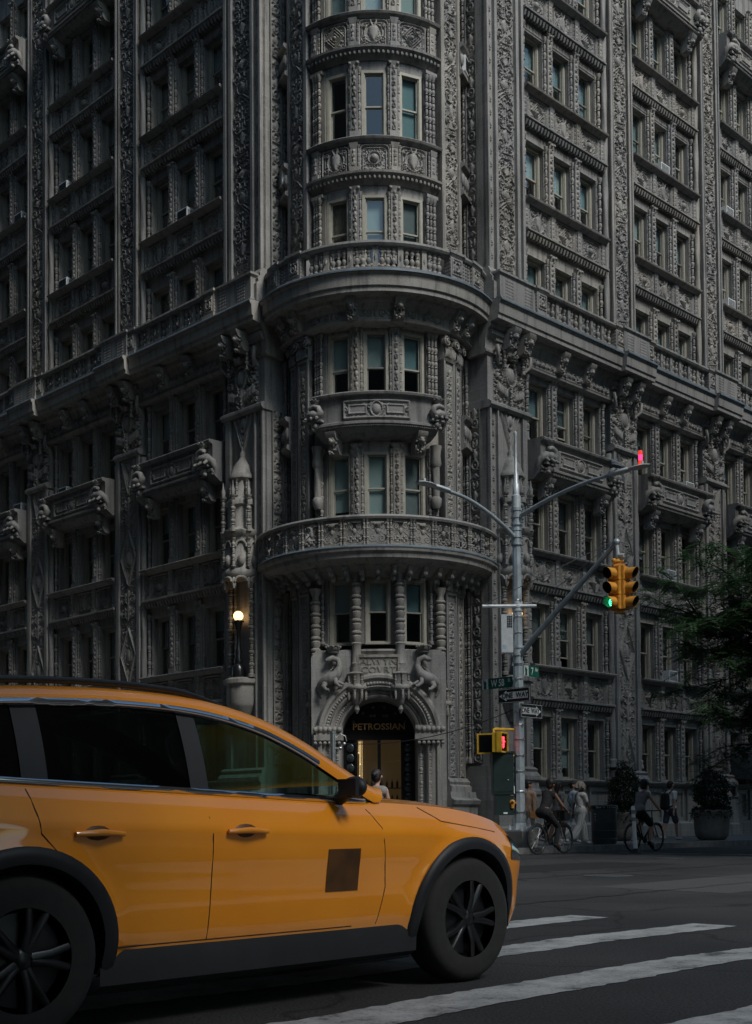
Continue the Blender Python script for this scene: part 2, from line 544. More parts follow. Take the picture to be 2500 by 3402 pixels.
def obj(name, me, parent=None, loc=(0, 0, 0), rz=0.0, scale=None):
    o = bpy.data.objects.new(name, me)
    COL.objects.link(o)
    o.location = loc
    o.rotation_euler = (0, 0, rz)
    if scale:
        o.scale = scale
    if parent:
        o.parent = parent
    return o

def tag(o, label=None, cat=None, group=None, kind=None):
    if label: o['label'] = label
    if cat: o['category'] = cat
    if group: o['group'] = group
    if kind: o['kind'] = kind
    return o

def thing(name, label, cat, loc=(0, 0, 0), rz=0.0, group=None):
    o = obj(name, None, None, loc, rz)
    o.empty_display_size = 0.3
    return tag(o, label, cat, group)

def text_mesh(body, size, mat, extrude=0.004, name='lettering', bold=0.0, sx=1.0, align='CENTER'):
    """lettering in the XZ plane facing -Y, centred on the origin"""
    cu = bpy.data.curves.new(name, 'FONT')
    cu.body = body; cu.size = size; cu.extrude = extrude; cu.offset = bold
    cu.align_x = align; cu.align_y = 'CENTER'; cu.resolution_u = 3
    o = bpy.data.objects.new(name, cu); COL.objects.link(o)
    dg = bpy.context.evaluated_depsgraph_get()
    me = bpy.data.meshes.new_from_object(o.evaluated_get(dg))
    bpy.data.objects.remove(o); bpy.data.curves.remove(cu)
    me.transform(Matrix.Rotation(R_(90), 4, 'X') @ Matrix.Diagonal((sx, 1, 1, 1)))
    me.name = name
    finish(me, mat, 0)
    return me

# ------------------------------------------------------------------ carved relief
class Rel:
    """height field drawn with strokes; x is mirrored about the centre line when sym"""
    def __init__(s, w, h, res):
        s.w, s.h = w, h
        nx = max(4, int(round(w / res))); ny = max(4, int(round(h / res)))
        s.x = np.linspace(-w / 2, w / 2, nx + 1)
        s.y = np.linspace(0, h, ny + 1)
        s.X, s.Y = np.meshgrid(s.x, s.y)
        s.A = np.abs(s.X)
        s.Z = np.zeros_like(s.X)
        s.fine = 1.0

    def _rows(s, y0, y1):
        i0 = int(np.searchsorted(s.y, y0)); i1 = int(np.searchsorted(s.y, y1))
        return slice(max(0, i0 - 1), min(len(s.y), i1 + 1))

    def stroke(s, pts, r, amp, sym=True):
        if not hasattr(r, '__len__'):
            r = [r] * len(pts)
        r = [q * s.fine for q in r]
        for k in range(len(pts) - 1):
            (x0, y0), (x1, y1) = pts[k], pts[k + 1]
            ra, rb = r[k], r[k + 1]
            rm = max(ra, rb)
            sl = s._rows(min(y0, y1) - rm, max(y0, y1) + rm)
            X = (s.A if sym else s.X)[sl]; Y = s.Y[sl]
            dx, dy = x1 - x0, y1 - y0
            L2 = dx * dx + dy * dy + 1e-12
            t = np.clip(((X - x0) * dx + (Y - y0) * dy) / L2, 0, 1)
            d = np.hypot(X - x0 - t * dx, Y - y0 - t * dy)
            rr = ra + (rb - ra) * t
            hgt = amp * np.sqrt(np.clip(1 - (d / np.maximum(rr, 1e-6)) ** 2, 0, 1))
            s.Z[sl] = np.maximum(s.Z[sl], hgt)

    def spiral(s, cx, cy, R, turns, r, amp, a0=0.0, d=1, sym=True):
        n = int(10 * turns) + 4
        pts, rr = [], []
        for i in range(n + 1):
            t = i / n
            a = a0 + d * turns * 2 * math.pi * t
            q = R * (1 - 0.85 * t)
            pts.append((cx + q * math.cos(a), cy + q * math.sin(a)))
            rr.append(r * (1 - 0.35 * t))
        s.stroke(pts, rr, amp, sym)
        s.disc(cx, cy, r * 1.2, r * 1.2, amp * 1.15, sym)

    def leaf(s, x, y, a, L, w, amp, sym=True, curl=0.6):
        pts, rr = [], []
        for i in range(6):
            t = i / 5
            aa = a + curl * t
            pts.append((x, y)); rr.append(w * (0.25 + math.sin(math.pi * min(1, t * 0.95 + 0.05)) * 0.75) if i < 5 else w * 0.15)
            x += math.cos(aa) * L / 5; y += math.sin(aa) * L / 5
        s.stroke(pts, rr, amp, sym)

    def disc(s, cx, cy, rx, ry, amp, sym=True):
        sl = s._rows(cy - ry, cy + ry)
        X = (s.A if sym else s.X)[sl]; Y = s.Y[sl]
        q = ((X - cx) / rx) ** 2 + ((Y - cy) / ry) ** 2
        s.Z[sl] = np.maximum(s.Z[sl], amp * np.sqrt(np.clip(1 - q, 0, 1)))

    def ring(s, cx, cy, rx, ry, w, amp, sym=True):
        n = 28
        pts = [(cx + rx * math.cos(2 * math.pi * i / n), cy + ry * math.sin(2 * math.pi * i / n)) for i in range(n + 1)]
        s.stroke(pts, w, amp, sym)

    def beads(s, cx, cy, rx, ry, n, r, amp, sym=True):
        for i in range(n):
            a = 2 * math.pi * (i + 0.5) / n
            s.disc(cx + rx * math.cos(a), cy + ry * math.sin(a), r, r, amp, sym)

    def flat(s, x0, x1, y0, y1, amp, sym=False):
        sl = s._rows(y0, y1)
        X = (s.A if sym else s.X)[sl]; Y = s.Y[sl]
        m = (X >= x0) & (X <= x1) & (Y >= y0) & (Y <= y1)
        Z = s.Z[sl]; Z[m] = np.maximum(Z[m], amp); s.Z[sl] = Z

    def frame(s, pts, w, amp, closed=True, sym=False):
        p = list(pts) + ([pts[0]] if closed else [])
        s.stroke(p, w, amp, sym)

    def clear(s, mask, v=0.0):
        s.Z[mask] = v

    def scatter(s, rng, n, amp, size=0.05, y0=0.0, y1=None, mask=None):
        """small curled leaves filling the ground"""
        y1 = y1 if y1 is not None else s.h
        for _ in range(n):
            x = rng.uniform(0.02, s.w / 2 - size * .6); y = rng.uniform(y0 + .02, y1 - .02)
            a = rng.uniform(0, 6.28)
            if rng.random() < 0.35:
                s.spiral(x, y, size * rng.uniform(.5, .8), 1.2, size * .24, amp * rng.uniform(.6, 1), a, rng.choice((-1, 1)))
            else:
                s.leaf(x, y, a, size * rng.uniform(1, 2.0), size * rng.uniform(.2, .34), amp * rng.uniform(.5, 1), True, rng.uniform(-1.6, 1.6))

    def mesh(s, name, mat='stone_carved', bend=None, base=0.0):
        X, Y, Z = s.X, s.Y, s.Z + base
        if bend:
            T = X / bend
            P = np.stack([(bend + Z) * np.sin(T), -(bend + Z) * np.cos(T), Y], -1)
        else:
            P = np.stack([X, -Z, Y], -1)
        return grid_mesh(name, P, mat)

def grid_mesh(name, P, mat, smooth=60):
    a, b, _ = P.shape
    me = bpy.data.meshes.new(name)
    n = a * b
    me.vertices.add(n)
    me.vertices.foreach_set('co', P.reshape(-1).astype(np.float32))
    i = np.arange(a - 1)[:, None] * b + np.arange(b - 1)[None, :]
    q = np.stack([i, i + 1, i + b + 1, i + b], -1).reshape(-1)
    nf = (a - 1) * (b - 1)
    me.loops.add(nf * 4)
    me.loops.foreach_set('vertex_index', q.astype(np.int32))
    me.polygons.add(nf)
    me.polygons.foreach_set('loop_start', (np.arange(nf) * 4).astype(np.int32))
    me.update(calc_edges=True)
    finish(me, mat, smooth)
    return me

# ------------------------------------------------------------------ the corner apartment building
CX, CY, PD = 0.10, 40.0, 3.25
SW = 0.15                                   # pavement height
BLD = thing('apartment_building', 'ornate grey terracotta apartment building with a rounded corner tower', 'building', (CX, CY, 0))
PHI_R, PHI_L = R_(45), R_(-45)

def place(name, me, phi, x, d, z, parent=None, scale=None, label=None):
    """x along the wall to the right as seen from outside, d outwards from the wall plane"""
    if parent is None:
        parent = BLD
    r = PD + d
    o = obj(name, me, parent, (r * math.sin(phi) + x * math.cos(phi), -r * math.cos(phi) + x * math.sin(phi), z), phi, scale)
    if label: o['label'] = label
    return o

def about(name, me, z=0.0, th=0.0, parent=None):
    return obj(name, me, parent or BLD, (0, 0, z), R_(th))

SILL = [2.15, 5.85, 9.6, 13.15, 17.35, 21.2, 24.95, 28.6, 32.1]
WH, WW = 2.05, 0.98
BAYS = [(3.62, 8.22), (9.92, 14.40), (16.12, 20.6)]       # along the wall, from the foot of the tower axis
PIERS = [(1.60, 3.62), (8.22, 9.92), (14.40, 16.12), (20.6, 22.3)]
TOP = 36.6

# ---- relief panels
def candelabrum(r, y, H, rng, amp):
    """one storey of pier ornament: tablet, volutes, urn, scrolls, gable, beaded oval, palmette"""
    w = r.w / 2; k = H / 3.6
    for xs in (-.17, .13):
        pass
    # crooked tablet with three drops
    a = 0.16; c, s_ = math.cos(a), math.sin(a); cy = y + .30 * k
    rect = [(-.26, -.085), (.26, -.085), (.26, .085), (-.26, .085)]
    r.frame([(p * c * w / .47 - q * s_, cy + p * s_ + q * c) for p, q in rect], .026, amp * 1.0)
    for p in (-.15, 0, .15):
        r.disc(p * c * w / .47, cy + p * s_, .035, .035, amp * .8, False)
    r.spiral(w * .52, y + .62 * k, w * .40, 1.7, .036, amp, -1.2, 1)
    r.spiral(w * .42, y + .02 * k, w * .36, 1.5, .034, amp, 1.6, -1)
    # urn
    r.stroke([(0, y + .78 * k), (0, y + .90 * k), (0, y + 1.02 * k), (0, y + 1.14 * k)], [.05, .15 * w / .47, .20 * w / .47, .06], amp * 1.15)
    r.stroke([(0, y + 1.20 * k), (.16 * w / .47, y + 1.20 * k)], .03, amp * 1.0)
    # scrolls rising
    for (yy, R, d) in ((1.42, .34, 1), (1.78, .30, -1), (3.02, .34, 1)):
        r.stroke([(0.02, y + (yy - .18) * k), (w * .22, y + (yy - .24) * k), (w * .62, y + (yy - .22) * k), (w * .86, y + (yy - .02) * k)], [.03, .034, .03, .022], amp)
        r.spiral(w * .55, y + yy * k, w * R * 1.25, 1.6, .034, amp * 1.05, -.3 if d > 0 else 2.8, d)
        for q in range(4):
            r.leaf(w * .55 + w * .42 * math.cos(q * 1.3), y + yy * k + w * .42 * math.sin(q * 1.3), q * 1.3 + .5, .13, .034, amp * .85)
    r.stroke([(0, y + 1.28 * k), (0, y + 2.0 * k)], [.035, .022], amp * .8)
    # gable
    r.stroke([(w * .80, y + 2.10 * k), (0, y + 2.42 * k)], .03, amp)
    r.stroke([(w * .55, y + 2.08 * k), (0, y + 2.30 * k)], .02, amp * .8)
    for q in range(3):
        r.disc(w * (.25 * q + .05), y + 2.14 * k, .032, .032, amp * .9)
    # beaded oval with a head
    r.ring(0, y + 2.66 * k, w * .52, .25 * k, .026, amp)
    r.beads(0, y + 2.66 * k, w * .70, .32 * k, 22, .024, amp * .8, False)
    r.disc(0, y + 2.66 * k, w * .34, .17 * k, amp * 1.25)
    r.disc(0, y + 2.74 * k, w * .18, .07 * k, amp * 1.5)
    # palmette
    for q in range(5):
        r.leaf(0.0, y + 3.30 * k, .2 + q * .33, .24, .034, amp, True, .15)
    r.disc(0, y + 3.28 * k, .06, .06, amp * 1.2)

def pier_panel(w, H, bend=None, seed=1, res=0.0135, n=1):
    rng = random.Random(seed)
    r = Rel(w, H, res)
    r.fine = .72
    amp = .06
    r.scatter(rng, int(230 * H / 3.6 * w / .95), amp * .7, .05)
    for i in range(n):
        candelabrum(r, i * H / n, H / n, rng, amp)
    e = (r.w / 2 - r.A) < .022
    r.clear(e)
    return r.mesh('carved_panel', bend=bend)

def low_pier_panel(w, H, seed=3):
    """lower pier: gable, lozenges and a V with foliage between"""
    rng = random.Random(seed)
    r = Rel(w, H, .0175)
    amp = .062
    r.fine = .78
    r.scatter(rng, 560, amp * .7, .055)
    z0 = 2.5
    hw = w / 2 - .03
    for (a, b) in ((3.9, 5.6), (7.8, 9.1), (11.15, 12.4)):
        c = (a + b) / 2 - z0
        r.spiral(w * .25, c + .25, .17, 1.7, .034, amp, -1, 1)
        r.spiral(w * .25, c - .25, .17, 1.7, .034, amp, 1, -1)
        r.stroke([(0, c - .5), (0, c - .1), (0, c + .2), (0, c + .5)], [.04, .14, .05, .10], amp)
        for q in range(4):
            r.leaf(.05, c - .45 + q * .26, .5, .24, .04, amp * .9)
    X, Y = r.A, r.Y + z0
    def lozenge(zc, hh):
        q = X / hw + np.abs(Y - zc) / hh
        r.clear(q < 1.0, .01)
        for f, a_ in ((.965, .075), (.84, .05), (.70, .04)):
            r.stroke([(0, zc - z0 - hh * f), (hw * f, zc - z0), (0, zc - z0 + hh * f)], .032 if f > .9 else .022, a_)
        r.disc(0, zc - z0, .15, .27, .07); r.ring(0, zc - z0, .20, .33, .02, .05)
        for q_ in range(8):
            r.leaf(.08, zc - z0 - .45 + q_ * .13, rng.uniform(-.8, .8), .14, .03, .045)
    lozenge(6.7, 1.0); lozenge(10.15, 1.0)
    def vee(z_a, z_b, up):
        ap, ba = (z_b, z_a) if up else (z_a, z_b)
        q = X / hw - np.abs(Y - ap) / abs(ba - ap)
        inside = (q < 0) & (Y > min(z_a, z_b)) & (Y < max(z_a, z_b))
        r.clear(inside, .01)
        for f in (0, .16, .30):
            dz = (ba - ap) * f
            r.stroke([(0, ap + dz - z0), (hw * (1 - f * .9), ba - z0 + (0 if f else 0))], .032 if f == 0 else .02, .075 - f * .1)
        for q_ in range(10):
            t = rng.uniform(.5, .95)
            r.leaf(rng.uniform(0, hw * (t - .35)), ap + (ba - ap) * t - z0, rng.uniform(0, 6), .16, .034, .055)
    vee(2.52, 3.85, True); vee(12.45, 13.85, False)
    return r.mesh('carved_panel')

def plain_v_panel(w, H, z0):
    r = Rel(w, H, .02)
    hw = w / 2 - .03
    for f in (0, .16, .30):
        r.stroke([(0, .1 + f * 1.4), (hw * (1 - f * .9), H - .05)], .032 if f == 0 else .022, .07 - .1 * f)
    for q in range(9):
        r.leaf(.02 + .02 * q, H * .55 + .05 * q, 1.0, .2, .04, .07)
    r.disc(0, H * .78, .13, .2, .11)
    return r.mesh('carved_panel')

def spandrel_panel(w, h, kind, bend=None, seed=5):
    rng = random.Random(seed + kind)
    r = Rel(w, h, .0155)
    amp = .05
    r.fine = .85
    r.scatter(rng, 90, amp * .75, .045)
    cy = h * .47
    if kind == 0:      # boss
        r.clear(np.hypot(r.X, r.Y - cy) < .22); r.disc(0, cy, .125, .13, .13); r.ring(0, cy, .19, .20, .025, amp)
        r.beads(0, cy, .235, .245, 18, .02, amp)
    elif kind == 1:    # lozenge
        for f in (1, .72, .42):
            r.frame([(.30 * f, cy), (0, cy + .33 * f), (-.30 * f, cy), (0, cy - .33 * f)], .024, amp * 1.2)
        r.disc(0, cy, .07, .07, .08)
    else:              # crested shield
        r.stroke([(0, cy - .22), (0, cy - .05), (0, cy + .12)], [.05, .16, .18], .08)
        r.ring(0, cy, .27, .30, .024, amp)
        r.leaf(0.02, cy + .2, 1.0, .22, .05, .08); r.spiral(.28, cy + .22, .09, 1.4, .024, amp * 1.2)
        r.spiral(.28, cy - .20, .10, 1.4, .024, amp * 1.2, 2, -1)
    # rounded-corner frame
    fx, fy, c = w / 2 - .035, h - .035, .13
    pts = [(fx, .03), (fx, fy - c), (fx - .04, fy - .04), (fx - c, fy), (0, fy)]
    r.stroke(pts, .034, .075)
    pts = [(fx - .085, .03), (fx - .085, fy - c - .05), (fx - .12, fy - .12), (fx - c - .06, fy - .085), (0, fy - .085)]
    r.stroke(pts, .022, .05)
    outer = (r.A > fx - .03 - c) & (r.Y > fy - c) & (np.hypot(r.A - (fx - c), r.Y - (fy - c)) > c + .03)
    r.clear(outer, .05)
    return r.mesh('spandrel_panel', bend=bend)

def strip_relief(w, h, seed, n, amp=.03, bend=None, name='carved_strip', res=.016):
    rng = random.Random(seed)
    r = Rel(w, h, res)
    st = h / n
    for i in range(n):
        y = (i + .5) * st; k = i % 4
        if k == 0:
            r.ring(0, y, w * .26, w * .26, w * .07, amp); r.disc(0, y, w * .12, w * .12, amp)
        elif k == 1:
            r.stroke([(0, y - st * .4), (0, y), (0, y + st * .4)], [w * .08, w * .26, w * .10], amp * 1.2)
        elif k == 2:
            r.leaf(w * .05, y - st * .3, .9, st * .6, w * .09, amp); r.leaf(w * .05, y, .9, st * .5, w * .09, amp)
        else:
            r.stroke([(w * .3, y - st * .25), (0, y + st * .1)], w * .08, amp); r.disc(0, y - st * .2, w * .14, st * .2, amp)
        r.stroke([(0, y - st * .5), (w * .3, y - st * .46)], w * .06, amp * .8)
    r.flat(w / 2 - w * .10, w / 2, 0, h, amp * .9, True)
    return r.mesh(name, bend=bend)

def rel_arrays(w, h, n, amp):
    r = Rel(w, h, .02)
    st = h / n
    for i in range(n):
        y = (i + .5) * st
        if i % 2:
            r.stroke([(0, y - st * .4), (0, y), (0, y + st * .4)], [w * .1, w * .32, w * .12], amp)
        else:
            r.ring(0, y, w * .26, st * .36, w * .09, amp); r.disc(0, y, w * .13, st * .16, amp)
    return r

def rel_into(mb, r, x=0, y=0, z=0):
    P = np.stack([r.X + x, -r.Z + y, r.Y + z], -1)
    mb.grid(P)

# ---- turned pieces
def spindle(h, r, n=7):
    """bead-and-reel colonnette"""
    p = [(r * 1.5, 0), (r * 1.5, h * .03), (r * 1.1, h * .035)]
    for i in range(n):
        a = h * (.04 + .88 * i / n); b = h * .88 / n
        if i % 2 == 0:
            p += [(r * .8, a), (r * .95, a + b * .5), (r * .75, a + b * .78), (r * 1.3, a + b * .85), (r * .8, a + b * .95)]
        else:
            p += [(r * .7, a + b * .05), (r * 1.25, a + b * .25), (r * 1.25, a + b * .55), (r * .7, a + b * .75), (r * 1.15, a + b * .88), (r * .75, a + b * .97)]
    p += [(r, h * .925), (r * 1.6, h * .97), (r * 1.7, h)]
    return p

def rope(mb, x, y, z0, z1, r, turns):
    """column with spiral flutes"""
    n, m = 12, int((z1 - z0) / .11)
    P = []
    for i in range(m + 1):
        z = z0 + (z1 - z0) * i / m
        row = []
        for k in range(n + 1):
            a = 2 * math.pi * k / n
            q = r * (1 + .11 * math.cos(3 * a + turns * (z - z0) * 2 * math.pi))
            row.append((x + q * math.cos(a), y + q * math.sin(a), z))
        P.append(row)
    mb.grid(np.array(P))

def flower_strip(mb, x, y, z0, z1, step, s=.07):
    k = int((z1 - z0) / step)
    for i in range(k):
        z = z0 + (i + .5) * step
        for a in range(5):
            t = a * 2 * math.pi / 5 + .3
            mb.ball((x + s * .62 * math.cos(t), y, z + s * .95 * math.sin(t)), s * .48, 6, 4, 1, .5, 1)
        mb.ball((x, y - .01, z), s * .34, 6, 4)

# ---- shared meshes for the walls
BW = BAYS[0][1] - BAYS[0][0]

def make_mullion():
    mb = MB()
    mb.box(-.24, .24, .12, .52, 0, WH + .02)
    mb.box(-.13, .13, -.02, .125, 0, WH + .30)
    mb.box(-.155, .155, -.045, .12, 0, .20)
    for s in (-1, 1):
        mb.lathe(spindle(WH + .1, .048), 8, (s * .185, .07, .02))
        mb.lathe(spindle(WH + .0, .026), 6, (s * .225, .13, .02))
    rel_into(mb, rel_arrays(.2, WH - .15, 11, .05), 0, -.022, .22)
    mb.frust(-.13, .13, -.03, .12, WH + .08, WH + .26, .05)
    for s in (-1, 1):
        mb.ball((s * .14, -.05, WH + .22), .055, 7, 5)
    mb.ball((0, -.06, WH + .18), .06, 7, 5)
    return mb.mesh('mullion', 'stone_carved', 50)

def make_jamb():
    mb = MB()
    mb.box(-.16, .16, .12, .52, 0, WH + .02)
    mb.lathe(spindle(WH + .12, .062), 9, (0, .05, .02))
    for s in (-1, 1):
        mb.lathe(spindle(WH + .0, .03), 6, (s * .12, .10, .02))
    for i in range(17):
        mb.box(-.15, -.10, .095, .125, .12 + i * .11, .17 + i * .11)
        mb.box(.10, .15, .095, .125, .12 + i * .11, .17 + i * .11)
    return mb.mesh('jamb', 'stone_carved', 50)

def make_sill(x0, x1):
    mb = MB()
    mb.prof_x([(-.5, 0), (.24, -.02), (.27, -.05), (.25, -.10), (.17, -.13), (.13, -.17), (.08, -.21), (-.5, -.21)], x0, x1)
    return mb.mesh('sill', 'stone_trim', 30)

def make_lintel(x0, x1):
    mb = MB()
    mb.prof_x([(-.5, 0), (.12, 0), (.20, -.03), (.20, -.08), (.12, -.12), (.08, -.20), (-.06, -.22), (-.12, -.34), (-.12, -.60), (-.5, -.60)], x0, x1)
    n = int((x1 - x0) / .16)
    for i in range(n):
        x = x0 + (x1 - x0) * (i + .5) / n
        mb.add([(x - .055, -.16, -.13), (x + .055, -.16, -.13), (x + .03, -.10, -.29), (x - .03, -.10, -.29),
                (x - .055, -.02, -.13), (x + .055, -.02, -.13), (x + .03, .02, -.29), (x - .03, .02, -.29)],
               [(0, 1, 2, 3), (0, 3, 7, 4), (1, 5, 6, 2), (3, 2, 6, 7)])
    return mb.mesh('lintel', 'stone_trim', 30)

def make_small_pilaster(h):
    mb = MB()
    mb.box(-.10, .10, -.07, .05, 0, h)
    mb.box(-.125, .125, -.10, .05, 0, .13)
    mb.frust(-.10, .10, -.075, .05, h - .16, h, .035)
    for s in (-1, 1):
        mb.lathe(spindle(h - .06, .03, 5), 6, (s * .145, -.03, 0))
    rel_into(mb, rel_arrays(.14, h - .34, 4, .035), 0, -.072, .15)
    return mb.mesh('pilaster', 'stone_carved', 50)

M_MULL, M_JAMB = make_mullion(), make_jamb()
M_SILL, M_LINT = make_sill(0, BW), make_lintel(0, BW)
M_SPIL = make_small_pilaster(.86)
M_SPAN = [spandrel_panel(1.12, .84, k) for k in range(3)]
M_PIERPANEL = [pier_panel(.88, 3.6, seed=11), pier_panel(.88, 3.6, seed=29)]
M_LOWPANEL = low_pier_panel(1.02, 11.4)

# window kit: frame > sashes, panes, blind
def window_kit(w, h, tag_):
    fr = MB()
    t = .085
    for x0, x1, z0, z1 in ((-w/2, -w/2 + t, 0, h), (w/2 - t, w/2, 0, h), (-w/2 + t, w/2 - t, h - t, h), (-w/2 + t, w/2 - t, 0, .05)):
        fr.box(x0, x1, -.06, .12, z0, z1)
    for s in (-1, 1):
        fr.box(s * (w/2 - t - .012) - .012, s * (w/2 - t - .012) + .012, -.03, .10, .05, h - t)
    fr.box(-w/2 - .01, w/2 + .01, -.10, .10, -.03, .02)
    iw = w - 2 * t - .03
    sash = MB()
    hh = (h - t - .05) / 2 + .02
    a = .045
    for x0, x1, z0, z1 in ((-iw/2, -iw/2 + a, 0, hh), (iw/2 - a, iw/2, 0, hh), (-iw/2 + a, iw/2 - a, hh - a, hh), (-iw/2 + a, iw/2 - a, 0, a)):
        sash.box(x0, x1, 0, .035, z0, z1)
    pane = MB()
    pane.add([(-iw/2 + a, 0, a), (iw/2 - a, 0, a), (iw/2 - a, 0, hh - a), (-iw/2 + a, 0, hh - a)], [(0, 1, 2, 3)])
    bl = []
    for mt in ('blind_pale', 'blind_sky_teal', 'blind_grey', 'curtain'):
        b = MB()
        n = 14
        P = np.array([[(-iw/2 + iw * i / n, .012 * math.sin(i * 2.3) if mt == 'curtain' else 0, z) for i in range(n + 1)] for z in (-1.0, 0.0)])
        b.grid(P); b.box(-iw/2, iw/2, -.01, .01, -1.02, -1.0)
        bl.append(b.mesh('blind', mt, 60))
    return dict(frame=fr.mesh('window', 'trim_paint', 0), sash=sash.mesh('sash', 'trim_paint', 0),
                dark=sash.mesh('sash', 'trim_paint_dark', 0),
                pane=pane.mesh('pane', 'window_glass', 0), blinds=bl, hh=hh, h=h, t=t)

KIT = window_kit(WW, WH, 'wall')
KIT_T = window_kit(.76, 2.15, 'tower')

def window(kit, phi, x, d, z, rng, blind=None, raised=0.0):
    w = place('window', kit['frame'], phi, x, d, z)
    sh = kit['sash'] if rng.random() < .7 else kit['dark']
    up = obj('sash', sh, w, (0, .03, kit['h'] - kit['t'] - kit['hh']))
    lo = obj('sash', sh, w, (0, .068, .05 + raised))
    obj('pane', kit['pane'], w, (0, .048, kit['h'] - kit['t'] - kit['hh']))
    obj('pane', kit['pane'], w, (0, .086, .05 + raised))
    if blind is None:
        q = rng.random()
        if q < .70:
            blind = (rng.choice((0, 1, 1, 2, 2, 3)), rng.choice((.5, .5, .55, .62, .8, 1.0, .35)))
    if blind:
        obj('blind', kit['blinds'][blind[0]], w, (0, .15, kit['h'] - .06), 0, (1, 1, blind[1] * (kit['h'] - .1)))
    return w

# ---- beasts and crowns (salamander emblem carved at every balcony)
def crown(mb, c, r):
    mb.lathe([(r * .75, 0), (r * .8, r * .25), (r * .95, r * .3), (r * 1.05, r * .75), (r * .9, r * .5)], 12, c)
    for i in range(8):
        t = i * math.pi / 4
        mb.ball((c[0] + r * 1.05 * math.cos(t), c[1] + r * 1.05 * math.sin(t), c[2] + r * .85), r * .2, 6, 4)

def beast(mb, s, k=1.0, o=(0, 0, 0)):
    """crouching salamander seen from the front; s = +-1 the side its tail falls to"""
    def P(*q): return [(o[0] + s * x * k, o[1] + y * k, o[2] + z * k) for x, y, z in q]
    mb.tube(P((.42, .02, -.55), (.50, -.06, -.25), (.46, -.16, .0), (.25, -.26, .14), (0, -.28, .14), (-.20, -.26, .10), (-.32, -.30, .22), (-.24, -.34, .42), (-.02, -.34, .50), (.16, -.36, .44), (.22, -.42, .36)),
            [q * k for q in (.05, .09, .15, .21, .23, .20, .15, .12, .11, .11, .05)], 9)
    mb.tube(P((.30, -.30, .05), (.40, -.42, -.06), (.34, -.48, -.12)), [.09 * k, .07 * k, .06 * k], 7)
    mb.tube(P((-.18, -.34, .0), (-.22, -.46, -.08), (-.28, -.52, -.12)), [.09 * k, .065 * k, .055 * k], 7)
    mb.tube(P((.10, -.38, .02), (.05, -.48, -.08), (0, -.52, -.12)), [.08 * k, .06 * k, .05 * k], 7)
    return mb

M_BEAST = {}
for s in (-1, 1):
    b = MB(); beast(b, s)
    crown(b, (0, -.26, .62), .2)
    b.box(-.36, .36, -.34, .05, -.20, -.10)
    b.ball((0, -.2, -.36), .17, 8, 6); b.ball((.1 * s, -.26, -.5), .10, 7, 5); b.ball((-.08, -.2, -.52), .08, 7, 5)
    M_BEAST[s] = b.mesh('beast', 'stone_carved', 60)

def balcony_relief(w, h):
    rng = random.Random(4)
    r = Rel(w, h, .02)
    r.scatter(rng, 60, .03, .05)
    r.frame([(-w/2 + .05, .05), (w/2 - .05, .05), (w/2 - .05, h - .05), (-w/2 + .05, h - .05)], .035, .06)
    cy = h / 2
    for s in (-1, 1):
        r.flat(min(s * w * .15, s * w * .40), max(s * w * .15, s * w * .40), cy - h * .18, cy + h * .18, .02)
        r.frame([(s * w * .15, cy - h * .2), (s * w * .40, cy - h * .2), (s * w * .40, cy + h * .2), (s * w * .15, cy + h * .2)], .025, .05)
    r.disc(0, cy, h * .22, h * .27, .07); r.ring(0, cy, h * .30, h * .36, .03, .05)
    r.spiral(w * .11, cy + h * .1, .08, 1.3, .022, .045); r.spiral(w * .45, cy, .09, 1.3, .022, .045)
    return r

def make_balcony():
    mb = MB()
    w = BW
    mb.prof_x([(-.4, 0), (.62, -.0), (.66, -.04), (.64, -.10), (.52, -.14), (.50, -.20), (.50, -.92), (.56, -.96), (.56, -1.02), (.46, -1.07), (.40, -1.16), (.20, -1.30), (-.4, -1.34)], .10, w - .10)
    n = int(w / .09)
    for i in range(n):
        x = .14 + (w - .28) * i / (n - 1)
        mb.box(x - .02, x + .02, -.52, -.40, -1.13, -1.06)
    return mb.mesh('balcony', 'stone_trim', 30)
M_BALC = make_balcony()
M_BALC_REL = balcony_relief(2.5, .62).mesh('carved_panel')

def balcony(phi, xc, z):
    b = place('balcony', M_BALC, phi, xc - BW / 2, 0, z)
    obj('carved_panel', M_BALC_REL, b, (BW / 2, -.503, -.88))
    for s in (-1, 1):
        obj('beast', M_BEAST[s], b, (BW / 2 + s * (BW / 2 - .48), -.36, -.72), 0, (.78, .85, .78))
        m_ = obj('bracket', M_BRACKET, b, (BW / 2 + s * (BW / 2 - .75), -.08, -1.86))
    return b

def make_bracket():
    """scroll console with a lion-like mask"""
    mb = MB()
    mb.prof_x([(-.1, 0), (.10, .02), (.20, .12), (.22, .22), (.18, .30), (.34, .42), (.42, .54), (.44, .62), (-.1, .62)], -.16, .16)
    mb.ball((0, -.27, .38), .13, 9, 6); mb.ball((0, -.37, .34), .07, 8, 5); [mb.ball((.15 * math.cos(q * .7), -.25, .40 + .15 * math.sin(q * .7)), .045, 6, 4) for q in range(9)]
    for s in (-1, 1):
        mb.ball((s * .11, -.28, .47), .05, 7, 5); mb.ball((s * .055, -.37, .42), .03, 6, 4)
    for i in range(12):
        mb.ball((rnd.uniform(-.12, .12), -.17 - rnd.uniform(0, .1), .10 + rnd.uniform(-.1, .12)), .042, 6, 4)
    return mb.mesh('bracket', 'stone_carved', 60)
M_BRACKET = make_bracket()

